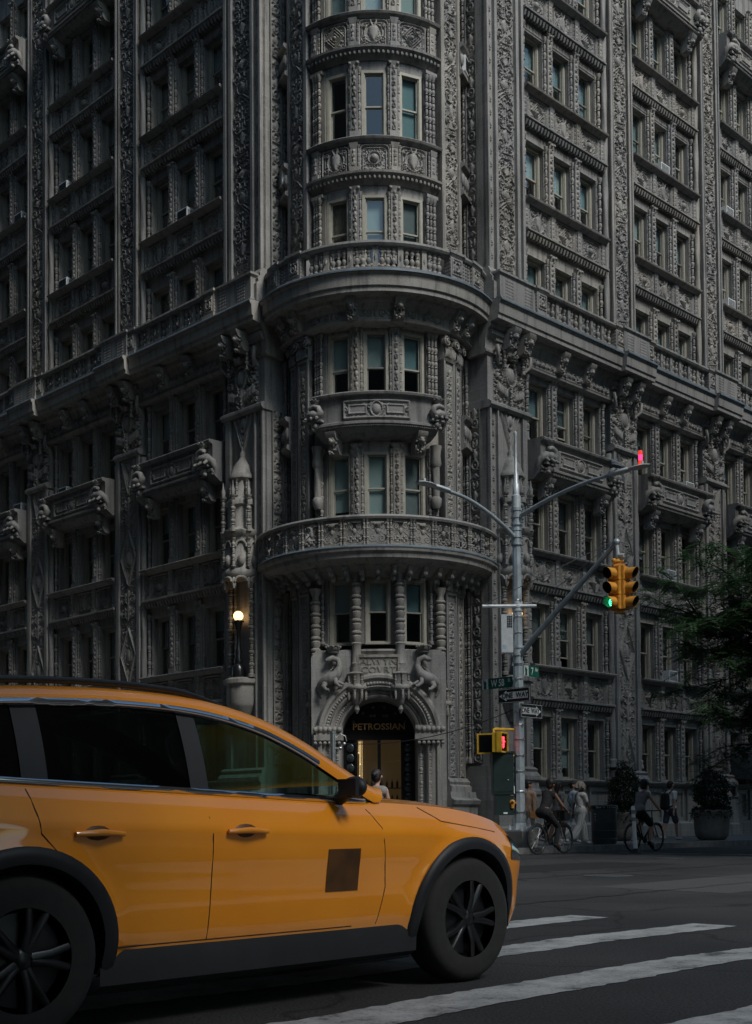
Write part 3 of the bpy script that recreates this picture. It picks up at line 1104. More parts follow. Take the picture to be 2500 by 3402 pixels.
def make_capital(w, h):
    """crowned shield between volutes, with garland below"""
    mb = MB()
    rng = random.Random(8)
    r = Rel(w, h, .022)
    r.scatter(rng, 240, .08, .06)
    r.disc(0, h * .50, .19, .30, .17); r.ring(0, h * .50, .25, .37, .04, .13)
    r.stroke([(0, h * .30), (0, h * .12), (0, 0.02)], [.12, .09, .05], .14)
    r.spiral(w * .36, h * .72, .22, 1.8, .036, .15, 1.2, -1)
    r.spiral(w * .34, h * .40, .14, 1.5, .035, .14, 0, 1)
    for q in range(6):
        r.leaf(w * .12 + q * .08, h * .10 + .03 * q, 1.3, .3, .06, .13)
    for q in range(5):
        r.leaf(w * .1 + q * .1, h * .86, .9, .22, .05, .15)
    rel_into(mb, r)
    crown(mb, (0, -.16, h * .72), .17)
    for s in (-1, 1):
        mb.tube([(s * w * .42, -.10, h * .62), (s * w * .52, -.24, h * .72), (s * w * .55, -.22, h * .88), (s * w * .46, -.14, h * .90), (s * w * .44, -.2, h * .80)], [.045, .06, .06, .05, .03], 8)
        mb.lathe(spindle(h * .4, .05, 5), 8, (s * w * .30, -.22, h * .56))
    for i in range(14):
        mb.ball((rng.uniform(-.1, .1), -.12 - rng.uniform(0, .05), h * .3 - i * .05), .042, 6, 4)
    mb.box(-w / 2 - .06, w / 2 + .06, -.18, .1, h - .06, h + .04)
    return mb.mesh('capital', 'stone_carved', 60)
M_CAP = make_capital(1.55, 1.95)

# ---- cornice and balustrade
CORN = [(-.6, 17.03), (.92, 16.97), (.96, 16.93), (.94, 16.87), (.88, 16.82), (.86, 16.52), (.80, 16.48), (.80, 16.36), (.45, 16.32), (.42, 16.20), (.30, 16.14),
        (.22, 15.98), (.18, 15.92), (.16, 15.55), (.22, 15.52), (.20, 15.46), (.10, 15.40), (-.6, 15.40)]
FLASH = [(-.5, 17.038), (.93, 16.976), (.975, 16.94), (.975, 16.90), (.985, 16.90), (.985, 16.95), (.94, 16.99), (-.5, 17.052)]

def baluster(h):
    return [(.075, 0), (.075, .05), (.04, .07), (.06, .12), (.085, h * .32), (.075, h * .42), (.035, h * .52), (.055, h * .55), (.035, h * .60), (.06, h * .72), (.085, h * .80), (.05, h * .9), (.075, h - .04), (.075, h)]
mb = MB(); mb.lathe(baluster(.56), 9); M_BALU = mb.mesh('baluster', 'stone_carved', 60)

def make_pedestal(w):
    mb = MB()
    mb.box(-w/2, w/2, -.14, .14, 0, .80)
    mb.box(-w/2 - .04, w/2 + .04, -.18, .18, 0, .12)
    mb.frust(-w/2, w/2, -.14, .14, .76, .82, .06)
    mb.box(-w/2 - .07, w/2 + .07, -.21, .21, .82, .90)
    r = Rel(w - .1, .52, .02)
    ww = (w - .1) / 2
    r.frame([(-ww + .03, .03), (ww - .03, .03), (ww - .03, .49), (-ww + .03, .49)], .025, .03)
    r.ring(0, .26, ww * .5, .14, .03, .05); r.spiral(ww * .55, .40, .05, 1.2, .018, .05); r.spiral(ww * .55, .12, .05, 1.2, .018, .05)
    r.disc(0, .26, ww * .25, .07, .05)
    rel_into(mb, r, 0, -.142, .18)
    for s in (-1, 1):      # scale-patterned cheeks
        for i in range(5):
            for j in range(3):
                mb.ball((s * w/2, -.09 + j * .09, .2 + i * .11), .05, 6, 4, .35, 1, 1)
    return mb.mesh('pedestal', 'stone_carved', 45)
M_PED = make_pedestal(.52)

def make_mini_pier():
    mb = MB(); mb.box(-.075, .075, -.08, .08, 0, .62)
    mb.add([(0, -.11, .2), (.05, -.08, .3), (0, -.08, .42), (-.05, -.08, .3), (0, -.12, .3)], [(0, 1, 4), (1, 2, 4), (2, 3, 4), (3, 0, 4)])
    mb.frust(-.075, .075, -.08, .08, .54, .62, .025); mb.box(-.09, .09, -.1, .1, 0, .08)
    return mb.mesh('mini_pier', 'stone_carved', 30)
M_MINI = make_mini_pier()

def rail_prof(c):
    return [(c - .14, 0), (c + .14, 0), (c + .15, .10), (c - .15, .10)], [(c - .17, .74), (c + .17, .74), (c + .21, .80), (c + .20, .87), (c + .10, .90), (c - .17, .90)]

# ---- piers
def make_upper_pier(w):
    mb = MB()
    hw = w / 2
    mb.box(-hw + .16, hw - .16, -.10, .6, 17.0, TOP)
    for s in (-1, 1):
        a, b = sorted((s * (hw - .16), s * .46))
        mb.box(a, b, -.185, .0, 17.95, TOP)
        a, b = sorted((s * .46, s * .49))
        mb.box(a, b, -.21, .0, 17.95, TOP)                      # raised margins beside the carving
        a, b = sorted((s * (hw - .16), s * (hw - .235)))
        mb.box(a, b, -.235, .0, 17.95, TOP)
    mb.prof_x([(-.3, 17.0), (.42, 17.0), (.42, 17.45), (.36, 17.52), (.38, 17.62), (.33, 17.72), (.26, 17.78), (.29, 17.86), (.24, 17.96), (.19, 18.10), (-.3, 18.10)], -hw + .02, hw - .02)
    return mb.mesh('pier', 'stone_block', 30)

def make_rope(z0, z1):
    mb = MB(); rope(mb, 0, 0, z0, z1, .105, .55)
    mb.lathe([(.16, z0 - .3), (.16, z0 - .2), (.12, z0 - .14), (.15, z0 - .06), (.11, z0)], 10)
    return mb.mesh('rope_column', 'stone_block', 60)
M_ROPE = make_rope(18.2, TOP)
M_ROPE_LOW = make_rope(2.9, 13.6)

def make_low_pier(w, corner=False):
    mb = MB(); hw = w / 2
    mb.box(-hw + .14, hw - .14, -.08, .6, .15, 16.0)
    for s in (-1, 1):
        a, b = sorted((s * (hw - .14), s * .55))
        mb.box(a, b, -.17, 0, 2.5, 13.9)
    mb.prof_x([(-.3, .15), (.50, .15), (.50, .55), (.42, .62), (.40, 1.55), (.46, 1.62), (.46, 1.72), (.38, 1.80), (.36, 2.02), (.44, 2.08), (.44, 2.20), (.30, 2.34), (.34, 2.42), (.20, 2.50), (-.3, 2.50)], -hw - .02, hw + .02)
    mb.prof_x([(-.3, 13.72), (.17, 13.72), (.26, 13.80), (.26, 13.88), (.18, 13.95), (-.3, 13.95)], -hw + .08, hw - .08)
    mb.prof_x([(-.3, 15.9), (.20, 15.9), (.34, 16.0), (.34, 16.12), (-.3, 16.12)], -hw + .08, hw - .08)
    return mb.mesh('pier', 'stone_block', 30)

def facade(phi, sg):
    rng = random.Random(31 if sg > 0 else 77)
    # piers
    for i, (a, b) in enumerate(PIERS):
        w = b - a; xc = sg * (a + b) / 2
        if i == 0:
            continue
        up = place('pier', make_upper_pier(w), phi, xc, 0, 0)
        for j in range(5):
            obj('carved_panel', M_PIERPANEL[(i + j) % 2], up, (0, -.105, 18.12 + j * 3.6))
        for s in (-1, 1):
            obj('rope_column', M_ROPE, up, (s * (w / 2 - .05), -.02, 0))
        lo = place('pier', make_low_pier(w), phi, xc, 0, 0)
        obj('carved_panel', M_LOWPANEL, lo, (0, -.085, 2.5))
        obj('capital', M_CAP, lo, (0, -.09, 13.97))
        for s in (-1, 1):
            obj('rope_column', M_ROPE_LOW, lo, (s * (w / 2 - .03), -.02, 0))
    # bays
    for bi, (a, b) in enumerate(BAYS):
        w = b - a; k = w / BW
        x0 = a if sg > 0 else -b
        xc = x0 + w / 2
        xs = [x0 + .32 + WW * .5 + i * (WW + .51) * (w - 1.62) / (BW - 1.62) for i in range(3)]
        off = (xs[0] + xs[2]) / 2 - xc
        xs = [q - off for q in xs]
        mull = [(xs[0] + xs[1]) / 2, (xs[1] + xs[2]) / 2]
        jam = [x0 + .16, x0 + w - .16]
        for si, S in enumerate(SILL):
            if bi == 0 and si > 7:
                break
            for q in mull: place('mullion', M_MULL, phi, q, -.02, S)
            for q in jam: place('jamb', M_JAMB, phi, q, -.02, S)
            for q in xs:
                spec = SPECIAL.get((sg, bi, si, round((q - xc) / 1.4)))
                bl, ra = spec if spec else (None, 0)
                if not spec and sg > 0 and si >= 4 and rng.random() < .85:
                    bl = (rng.choice((1, 1, 1, 0)), rng.choice((.48, .5, .52, .95, .97)))  # extra teal and pale blinds mimic sky reflected in these panes
                window(KIT, phi, q, -.36, S, rng, bl, ra)
            nxt = SILL[si + 1] if si + 1 < len(SILL) else TOP
            # wall behind the spandrel
            gap = nxt - S - WH
            place('spandrel', M_SPBLOCK, phi, x0, 0, S + WH, None, (k, 1, gap))
            if si == 3:
                continue                                         # frieze and cornice follow
            if si == 2 or (si == 7 and bi > 0):
                balcony(phi, xc, nxt)
                if si == 2 or bi > 0:
                    continue
            place('sill', M_SILL, phi, x0, 0, nxt, None, (k, 1, 1))
            place('lintel', M_LINT, phi, x0, 0, nxt - 1.07, None, (k, 1, 1))
            kinds = [0, 2, 1]; rng.shuffle(kinds)
            for q, kd in zip(xs, kinds):
                place('spandrel_panel', M_SPAN[kd], phi, xc + (q - xc) * .98, -.045, nxt - 1.06)
            for q in mull + [x0 + .12, x0 + w - .12]:
                place('pilaster', M_SPIL, phi, q, -.02, nxt - 1.07)
        # base course under the ground-floor sill
        place('sill', M_SILL, phi, x0, 0, SILL[0], None, (k, 1, 1))
        place('base_wall', M_BASE, phi, x0, 0, 0, None, (k, 1, 1))
        # frieze brackets under the cornice
        for q in mull:
            place('bracket', M_BRACKET, phi, q, .16, 15.62)
        place('frieze', M_FRIEZE, phi, xc, .165, 15.56, None, (k, 1, 1))
        for q in (x0 - .45, x0 + w + .45):
            place('bracket', M_BRACKET, phi, q, .28, 15.62)

# windows set as the photograph shows them: (side, bay, storey, column) -> (blind kind+length, sash raised)
SPECIAL = {(1, 0, 3, -1): ((1, .45), 0), (1, 0, 3, 0): ((2, .5), .55), (1, 0, 1, 0): ((2, .45), .35), (1, 0, 1, -1): ((2, .5), 0),
           (1, 0, 2, 0): ((2, .5), 0), (1, 0, 4, -1): ((1, .9), 0), (1, 0, 4, 0): ((2, .5), 0), (1, 0, 4, 1): ((1, .8), 0)}

mb = MB(); mb.box(0, BW, .10, .55, 0, 1); M_SPBLOCK = mb.mesh('spandrel', 'stone_block', 0)
mb = MB()
mb.box(0, BW, .02, .6, .15, 2.0)
mb.prof_x([(-.1, .15), (.14, .15), (.14, .62), (.06, .70), (-.1, .70)], 0, BW)
for i in range(3):
    x = .32 + WW / 2 + i * (WW + .51)
    mb.box(x - .62, x - .54, -.06, .05, .7, 1.9); mb.box(x + .54, x + .62, -.06, .05, .7, 1.9)
    mb.box(x - .54, x + .54, -.05, .05, 1.75, 1.9); mb.box(x - .54, x + .54, -.05, .05, .7, .86)
M_BASE = mb.mesh('base_wall', 'stone_block', 0)
r = Rel(BW - .2, .34, .022)
rr = random.Random(5)
for i in range(9):
    x = .12 + i * .235
    r.spiral(x, .17, .10, 1.6, .026, .06, rr.uniform(0, 6), 1 if i % 2 else -1)
    r.leaf(x + .1, .06, 1.2, .22, .03, .05)
M_FRIEZE = r.mesh('frieze')

facade(PHI_R, 1)
facade(PHI_L, -1)

# straight cornices, balustrades
for phi, sg in ((PHI_R, 1), (PHI_L, -1)):
    xa, xb = (1.44, 22.4) if sg > 0 else (-22.4, -1.44)
    SC = lambda prof, e_=0.0: [(d * .84 + e_ if d > 0 else d, z) for d, z in prof]
    mb = MB(); mb.prof_x(SC(CORN), xa, xb)
    for (a, b) in PIERS:                                       # cornice breaks forward over each pier
        p0, p1 = sorted((sg * (a - .08), sg * (b + .08)))
        if a < 2: continue
        mb.prof_x([(d, z + .004) for d, z in SC(CORN[:9], .18)] + [(-.6, 16.3)], p0, p1)
    place('cornice', mb.mesh('cornice', 'stone_large', 30), phi, 0, 0, 0)
    mb = MB(); mb.prof_x(SC(FLASH), xa, xb)
    for (a, b) in PIERS:
        p0, p1 = sorted((sg * (a - .08), sg * (b + .08)))
        if a < 2: continue
        mb.prof_x([(d, z + .005) for d, z in SC(FLASH, .18)], p0, p1)
    place('flashing', mb.mesh('flashing', 'lead_flashing', 30), phi, 0, 0, 0)
    lo, hi = rail_prof(.50)
    for i, (a, b) in enumerate(BAYS):
        p0, p1 = sorted((sg * (a - .12), sg * (b + .12)))
        mb = MB(); mb.prof_x([(d, z) for d, z in lo], p0, p1); mb.prof_x([(d, z) for d, z in hi], p0, p1)
        bal = place('balustrade', mb.mesh('balustrade', 'stone_trim', 30), phi, 0, 0, 17.04)
        for s in (0, 1):
            place('pedestal', M_PED, phi, (p0 + .20) if s == 0 else (p1 - .20), .52, 17.04)
        L = p1 - p0 - 1.0
        for j in range(6):
            for q in range(2):
                obj('baluster', M_BALU, bal, (p0 + .5 + L * (j + (q + .8) / 2.6) / 6, -.50, .14))
            if j < 5:
                obj('mini_pier', M_MINI, bal, (p0 + .5 + L * (j + 1) / 6, -.50, .11))
    for (a, b) in PIERS:
        c = sg * (a + b) / 2
        mb = MB(); hw_ = (b - a) / 2 - .05
        mb.box(-hw_, hw_, -.15, .4, 0, .80); mb.frust(-hw_, hw_, -.15, .4, .76, .83, .05); mb.box(-hw_ - .07, hw_ + .07, -.22, .4, .83, .90)
        mb.box(-hw_ - .03, hw_ + .03, -.19, .4, 0, .1)
        for s in (-1, 1):
            for i in range(6):
                for j in range(5):
                    mb.ball((s * hw_ * .5 - .16 + j * .08, -.15, .17 + i * .1), .045, 6, 4, 1, .4, 1)
        place('parapet_block', mb.mesh('parapet_block', 'stone_carved', 30), phi, c, .58 if a > 2 else .44, 17.04)

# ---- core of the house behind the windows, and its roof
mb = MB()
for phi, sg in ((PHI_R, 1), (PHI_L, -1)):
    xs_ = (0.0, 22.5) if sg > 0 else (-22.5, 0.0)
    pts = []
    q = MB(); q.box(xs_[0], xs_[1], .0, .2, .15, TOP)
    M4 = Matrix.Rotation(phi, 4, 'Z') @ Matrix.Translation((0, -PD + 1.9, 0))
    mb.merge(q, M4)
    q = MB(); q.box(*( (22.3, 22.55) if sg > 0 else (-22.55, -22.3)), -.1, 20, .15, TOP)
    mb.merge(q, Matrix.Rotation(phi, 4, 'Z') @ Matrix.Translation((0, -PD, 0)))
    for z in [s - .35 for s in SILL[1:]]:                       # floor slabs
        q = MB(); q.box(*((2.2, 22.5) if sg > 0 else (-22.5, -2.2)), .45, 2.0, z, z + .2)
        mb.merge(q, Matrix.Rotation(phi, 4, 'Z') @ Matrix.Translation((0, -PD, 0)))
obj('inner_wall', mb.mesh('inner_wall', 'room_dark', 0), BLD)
mb = MB()
mb.slab([(0, -4.2, TOP), (18, 13.5, TOP), (18, 30, TOP), (-18, 30, TOP), (-18, 13.5, TOP)], (0, 0, 1), .6)
obj('roof', mb.mesh('roof', 'stone_trim', 0), BLD)

# ------------------------------------------------------------------ rounded corner tower
TS = [6.12, 9.75, 13.42, 17.6, 21.45, 25.3, 29.1]
TH = 2.15
RT = 2.95
trng = random.Random(12)

def make_t_mullion():
    mb = MB()
    mb.box(-.20, .20, .10, .45, 0, TH + .05)
    mb.box(-.115, .115, -.02, .11, 0, TH + .24)
    mb.box(-.135, .135, -.045, .1, 0, .24)
    for s in (-1, 1):
        mb.lathe(spindle(TH + .05, .045), 8, (s * .15, .05, .02))
    rel_into(mb, rel_arrays(.17, TH - .12, 12, .045), 0, -.022, .26)
    mb.frust(-.115, .115, -.03, .1, TH + .02, TH + .22, .06)
    for s in (-1, 1): mb.ball((s * .12, -.06, TH + .16), .055, 7, 5)
    return mb.mesh('mullion', 'stone_carved', 50)
M_TMULL = make_t_mullion()

def make_cluster():
    mb = MB()
    mb.box(-.20, .24, .08, .55, 0, TH + .2)
    for i in range(3):
        mb.lathe(spindle(TH + .05, .052, 9), 8, (-.14 + i * .115, .03 - .02 * i, .04))
    mb.box(-.22, .22, -.05, .1, 0, .05); mb.box(-.22, .22, -.06, .1, TH + .08, TH + .18)
    return mb.mesh('column_cluster', 'stone_carved', 50)
M_CLUS = make_cluster()

M_TSPAN = [spandrel_panel(.94, .80, k, bend=2.88, seed=40) for k in range(3)]
M_TPANEL = [pier_panel(.72, 3.65, bend=RT + .012, seed=s) for s in (51, 63)]

b_ = MB(); b_.box(-.36, .36, -.02, -.012, .05, 2.08); M_DARKPANE = b_.mesh('pane', 'ac_black', 0)
# window storeys
TBL = {1: [(0, .80), (0, .86), (2, .84)], 0: [(0, .50), (0, .48), (1, .48)], 2: [(0, .52), (0, .5), (1, .5)], 3: [(3, .8), (0, .72), (2, .62)],
       4: [None, None, (1, 1.0)], 5: [(0, .9), (0, 1.0), (0, .95)], 6: [None, (2, .5), None]}
ring = lambda a, b, z0, z1: [(a, z0), (b, z0), (b, z1), (a, z1)]
for i, S in enumerate(TS):
    for k, th in enumerate((-24, 0, 24)):
        bl = TBL[i][k]
        window(KIT_T, R_(th), 0, 2.68 - PD, S, trng, bl if bl else (2, .02)).scale = (1, 1, .90 if i == 0 else 1)
    for th in (-12.2, 12.2):
        if i > 0:
            place('mullion', M_TMULL, R_(th), 0, 2.83 - PD, S)
        else:
            mb = MB(); mb.box(-.20, .20, .10, .45, 0, TH + .05)
            place('mullion', mb.mesh('mullion', 'stone_block', 0), R_(th), 0, 2.83 - PD, S)
    for th in (-37.5, 37.5):
        place('column_cluster', M_CLUS, R_(th), 0, 2.86 - PD, S, None, (1, 1, .88 if i == 0 else 1))
    nxt = TS[i + 1] if i + 1 < len(TS) else TOP
    mb = MB(); mb.arc(ring(2.25, 2.74, S + TH * (.90 if i == 0 else 1), nxt), -46, 46, 24)
    about('spandrel', mb.mesh('spandrel', 'stone_block', 30))
    if i >= 3:                                                   # storeys above the main cornice
        z = nxt
        if i == len(TS) - 1: continue
        mb = MB(); mb.arc([(2.4, z), (3.05, z - .02), (3.08, z - .05), (3.05, z - .11), (2.97, z - .14), (2.93, z - .20), (2.4, z - .20)], -43, 43, 28)
        about('sill', mb.mesh('sill', 'stone_trim', 30))
        mb = MB(); mb.arc([(2.4, z - 1.05), (3.0, z - 1.05), (3.07, z - 1.09), (3.06, z - 1.15), (2.98, z - 1.20), (2.92, z - 1.27), (2.78, z - 1.42), (2.4, z - 1.42)], -43, 43, 28)
        for q in range(31):
            t = R_(-42 + 84 * q / 30)
            mb.ball((2.97 * math.sin(t), -2.97 * math.cos(t), z - 1.26), .05, 6, 4, 1, 1, 1.3)
        about('lintel', mb.mesh('lintel', 'stone_trim', 40))
        for k, th in enumerate((-24, 0, 24)):
            about('spandrel_panel', M_TSPAN[(2, 0 if i % 2 else 2, 2)[k] if i % 2 else (1, 2, 1)[k]], z - 1.03, th)
        for th in (-37.5, -12.2, 12.2, 37.5):
            place('pilaster', M_SPIL, R_(th), 0, 2.90 - PD, z - 1.05)

# pilasters of the upper shaft, with panels bent to the curve
for s in (-1, 1):
    a, b = sorted((s * 43.5, s * 64.5))
    mb = MB()
    mb.arc(ring(2.0, RT, 17.0, TOP), a, b, 14)
    for e0, e1 in ((43.5, 46.4), (61.2, 64.5)):
        p, q = sorted((s * e0, s * e1)); mb.arc(ring(2.5, RT + .075, 18.2, TOP), p, q, 3)
    mb.arc([(2.3, 17.0), (3.32, 17.0), (3.32, 17.62), (3.25, 17.70), (3.27, 17.80), (3.16, 17.92), (3.10, 18.02), (3.12, 18.10), (3.03, 18.22), (2.3, 18.22)], s * 42.2 if s < 0 else 42.2, s * 67, 14)
    pil = about('pilaster', mb.mesh('pilaster', 'stone_block', 30))
    for j in range(5):
        obj('carved_panel', M_TPANEL[j % 2], pil, (0, 0, 18.24 + 3.65 * j), R_(s * 53.8))
# lower pilasters: two per side and per stage
def low_pilasters(z0, z1, inner=True):
    h = z1 - z0
    m1 = strip_relief(.36, h - .75, 61, max(8, int(h * 4.2)), .04, bend=RT + .03)
    m2 = strip_relief(.27, h - .75, 62, max(8, int(h * 4.2)), .035, bend=RT - .03)
    for s in (-1, 1):
        for c, hw_, r_, me in ((48.6, 4.9, RT + .05, m1), (60.6, 4.0, RT - .01, m2)):
            a, b = sorted((s * (c - hw_), s * (c + hw_)))
            mb = MB()
            mb.arc(ring(2.2, r_ - .035, z0, z1), a, b, 8)
            for e in (c - hw_, c + hw_ - 1.1):
                p, q = sorted((s * e, s * (e + 1.1))); mb.arc(ring(2.3, r_ + .02, z0, z1), p, q, 2)
            mb.arc([(2.3, z0 - .02), (r_ + .20, z0 - .02), (r_ + .20, z0 + .14), (r_ + .12, z0 + .20), (r_ + .15, z0 + .28), (r_ + .05, z0 + .40), (2.3, z0 + .40)], a - 1, b + 1, 8)
            p_ = about('pilaster', mb.mesh('pilaster', 'stone_block', 30))
            obj('carved_strip', me, p_, (0, 0, z0 + .45), R_(s * c))
            place('capital', M_IONIC, R_(s * c), 0, r_ - PD, z1 - .02, None, (.92 if c < 50 else .78, 1, 1))

def make_ionic():
    mb = MB(); rng = random.Random(9)
    r = Rel(.56, .62, .018); r.scatter(rng, 46, .05, .06)
    for q in range(4): r.leaf(.03 + q * .07, .06, 1.35, .34, .045, .08)
    rel_into(mb, r)
    mb.box(-.28, .28, 0, .3, 0, .62)
    for s in (-1, 1):
        pts = []
        for i in range(26):
            t = i / 25; a = math.pi / 2 + t * 3.6 * math.pi; q = .15 * (1 - .85 * t)
            pts.append((s * (.24 - q * math.cos(a)), -.10 - .05 * t, .50 + q * math.sin(a)))
        mb.tube(pts, .032, 6)
        mb.lathe([(.14, -.05), (.14, .1)], 12, (s * .24, 0, .5))
    mb.box(-.32, .32, -.10, .3, .62, .70)
    mb.frust(-.24, .24, -.02, .3, -.06, .0, .03)
    return mb.mesh('capital', 'stone_carved', 60)
M_IONIC = make_ionic()
low_pilasters(9.35, 14.95)
low_pilasters(1.7, 7.75)
# plinths below
for s in (-1, 1):
    a, b = sorted((s * 41.5, s * 68))
    mb = MB(); mb.arc([(2.2, .15), (3.36, .15), (3.36, .6), (3.28, .66), (3.28, 1.25), (3.36, 1.3), (3.40, 1.42), (3.25, 1.5), (3.22, 1.68), (2.2, 1.70)], a, b, 12)
    about('plinth', mb.mesh('plinth', 'stone_block', 30))

# recessed strip between the tower and the corner piers
for s in (-1, 1):
    a, b = sorted((s * 62, s * 100))
    mb = MB(); mb.arc(ring(2.0, 2.42, .15, TOP), a, b, 10)
    about('recess_wall', mb.mesh('recess_wall', 'stone_block', 30))
    for z in TS[1:]:
        p, q = sorted((s * 63, s * 80))
        mb = MB()
        mb.arc([(2.3, z), (3.16, z), (3.19, z - .05), (3.16, z - .12), (3.08, z - .16), (3.05, z - .2), (3.05, z - .85), (3.14, z - .9), (3.14, z - 1.0), (2.95, z - 1.1), (2.3, z - 1.1)], p, q, 8)
        for k in range(4):
            t = R_(s * (65 + k * 4)); mb.ball((3.06 * math.sin(t), -3.06 * math.cos(t), z - .52), .09, 7, 5, 1, 1, 2.4)
        about('recess_balcony', mb.mesh('recess_balcony', 'stone_trim', 40))
# carved return faces of the corner piers, looking at the tower
M_RET_UP = strip_relief(.50, 16.0, 71, 46, .07, res=.025, name='carved_strip')
M_RET_LO = strip_relief(.50, 11.2, 72, 34, .07, res=.025, name='carved_strip')
for phi, sg in ((PHI_R, 1), (PHI_L, -1)):
    ret = phi - sg * math.pi / 2                     # direction this face looks in
    for me, z0, z1 in ((M_RET_UP, 18.2, 34.2), (M_RET_LO, 2.6, 13.8)):
        place('carved_strip', me, phi, sg * 1.595, -.42, z0).rotation_euler.z = ret
    for dd in (-.74, -.86):
        for z0, z1 in ((2.6, 8.0), (9.8, 15.4), (18.2, 34.0)):
            mb = MB(); mb.lathe(spindle(z1 - z0, .055, int((z1 - z0) * 3.4)), 8)
            place('recess_column', mb.mesh('recess_column', 'stone_carved', 60), phi, sg * 1.55, dd, z0)
    for S in TS[1:]:
        w_ = place('window', KIT_T['frame'], phi, sg * 1.57, -1.12, S)
        w_.rotation_euler.z = ret; w_.scale = (.52, 1, 1)
        g = KIT_T
        obj('sash', g['dark'], w_, (0, .03, g['h'] - g['t'] - g['hh'])); obj('sash', g['dark'], w_, (0, .05, .05))
        obj('pane', M_DARKPANE, w_)

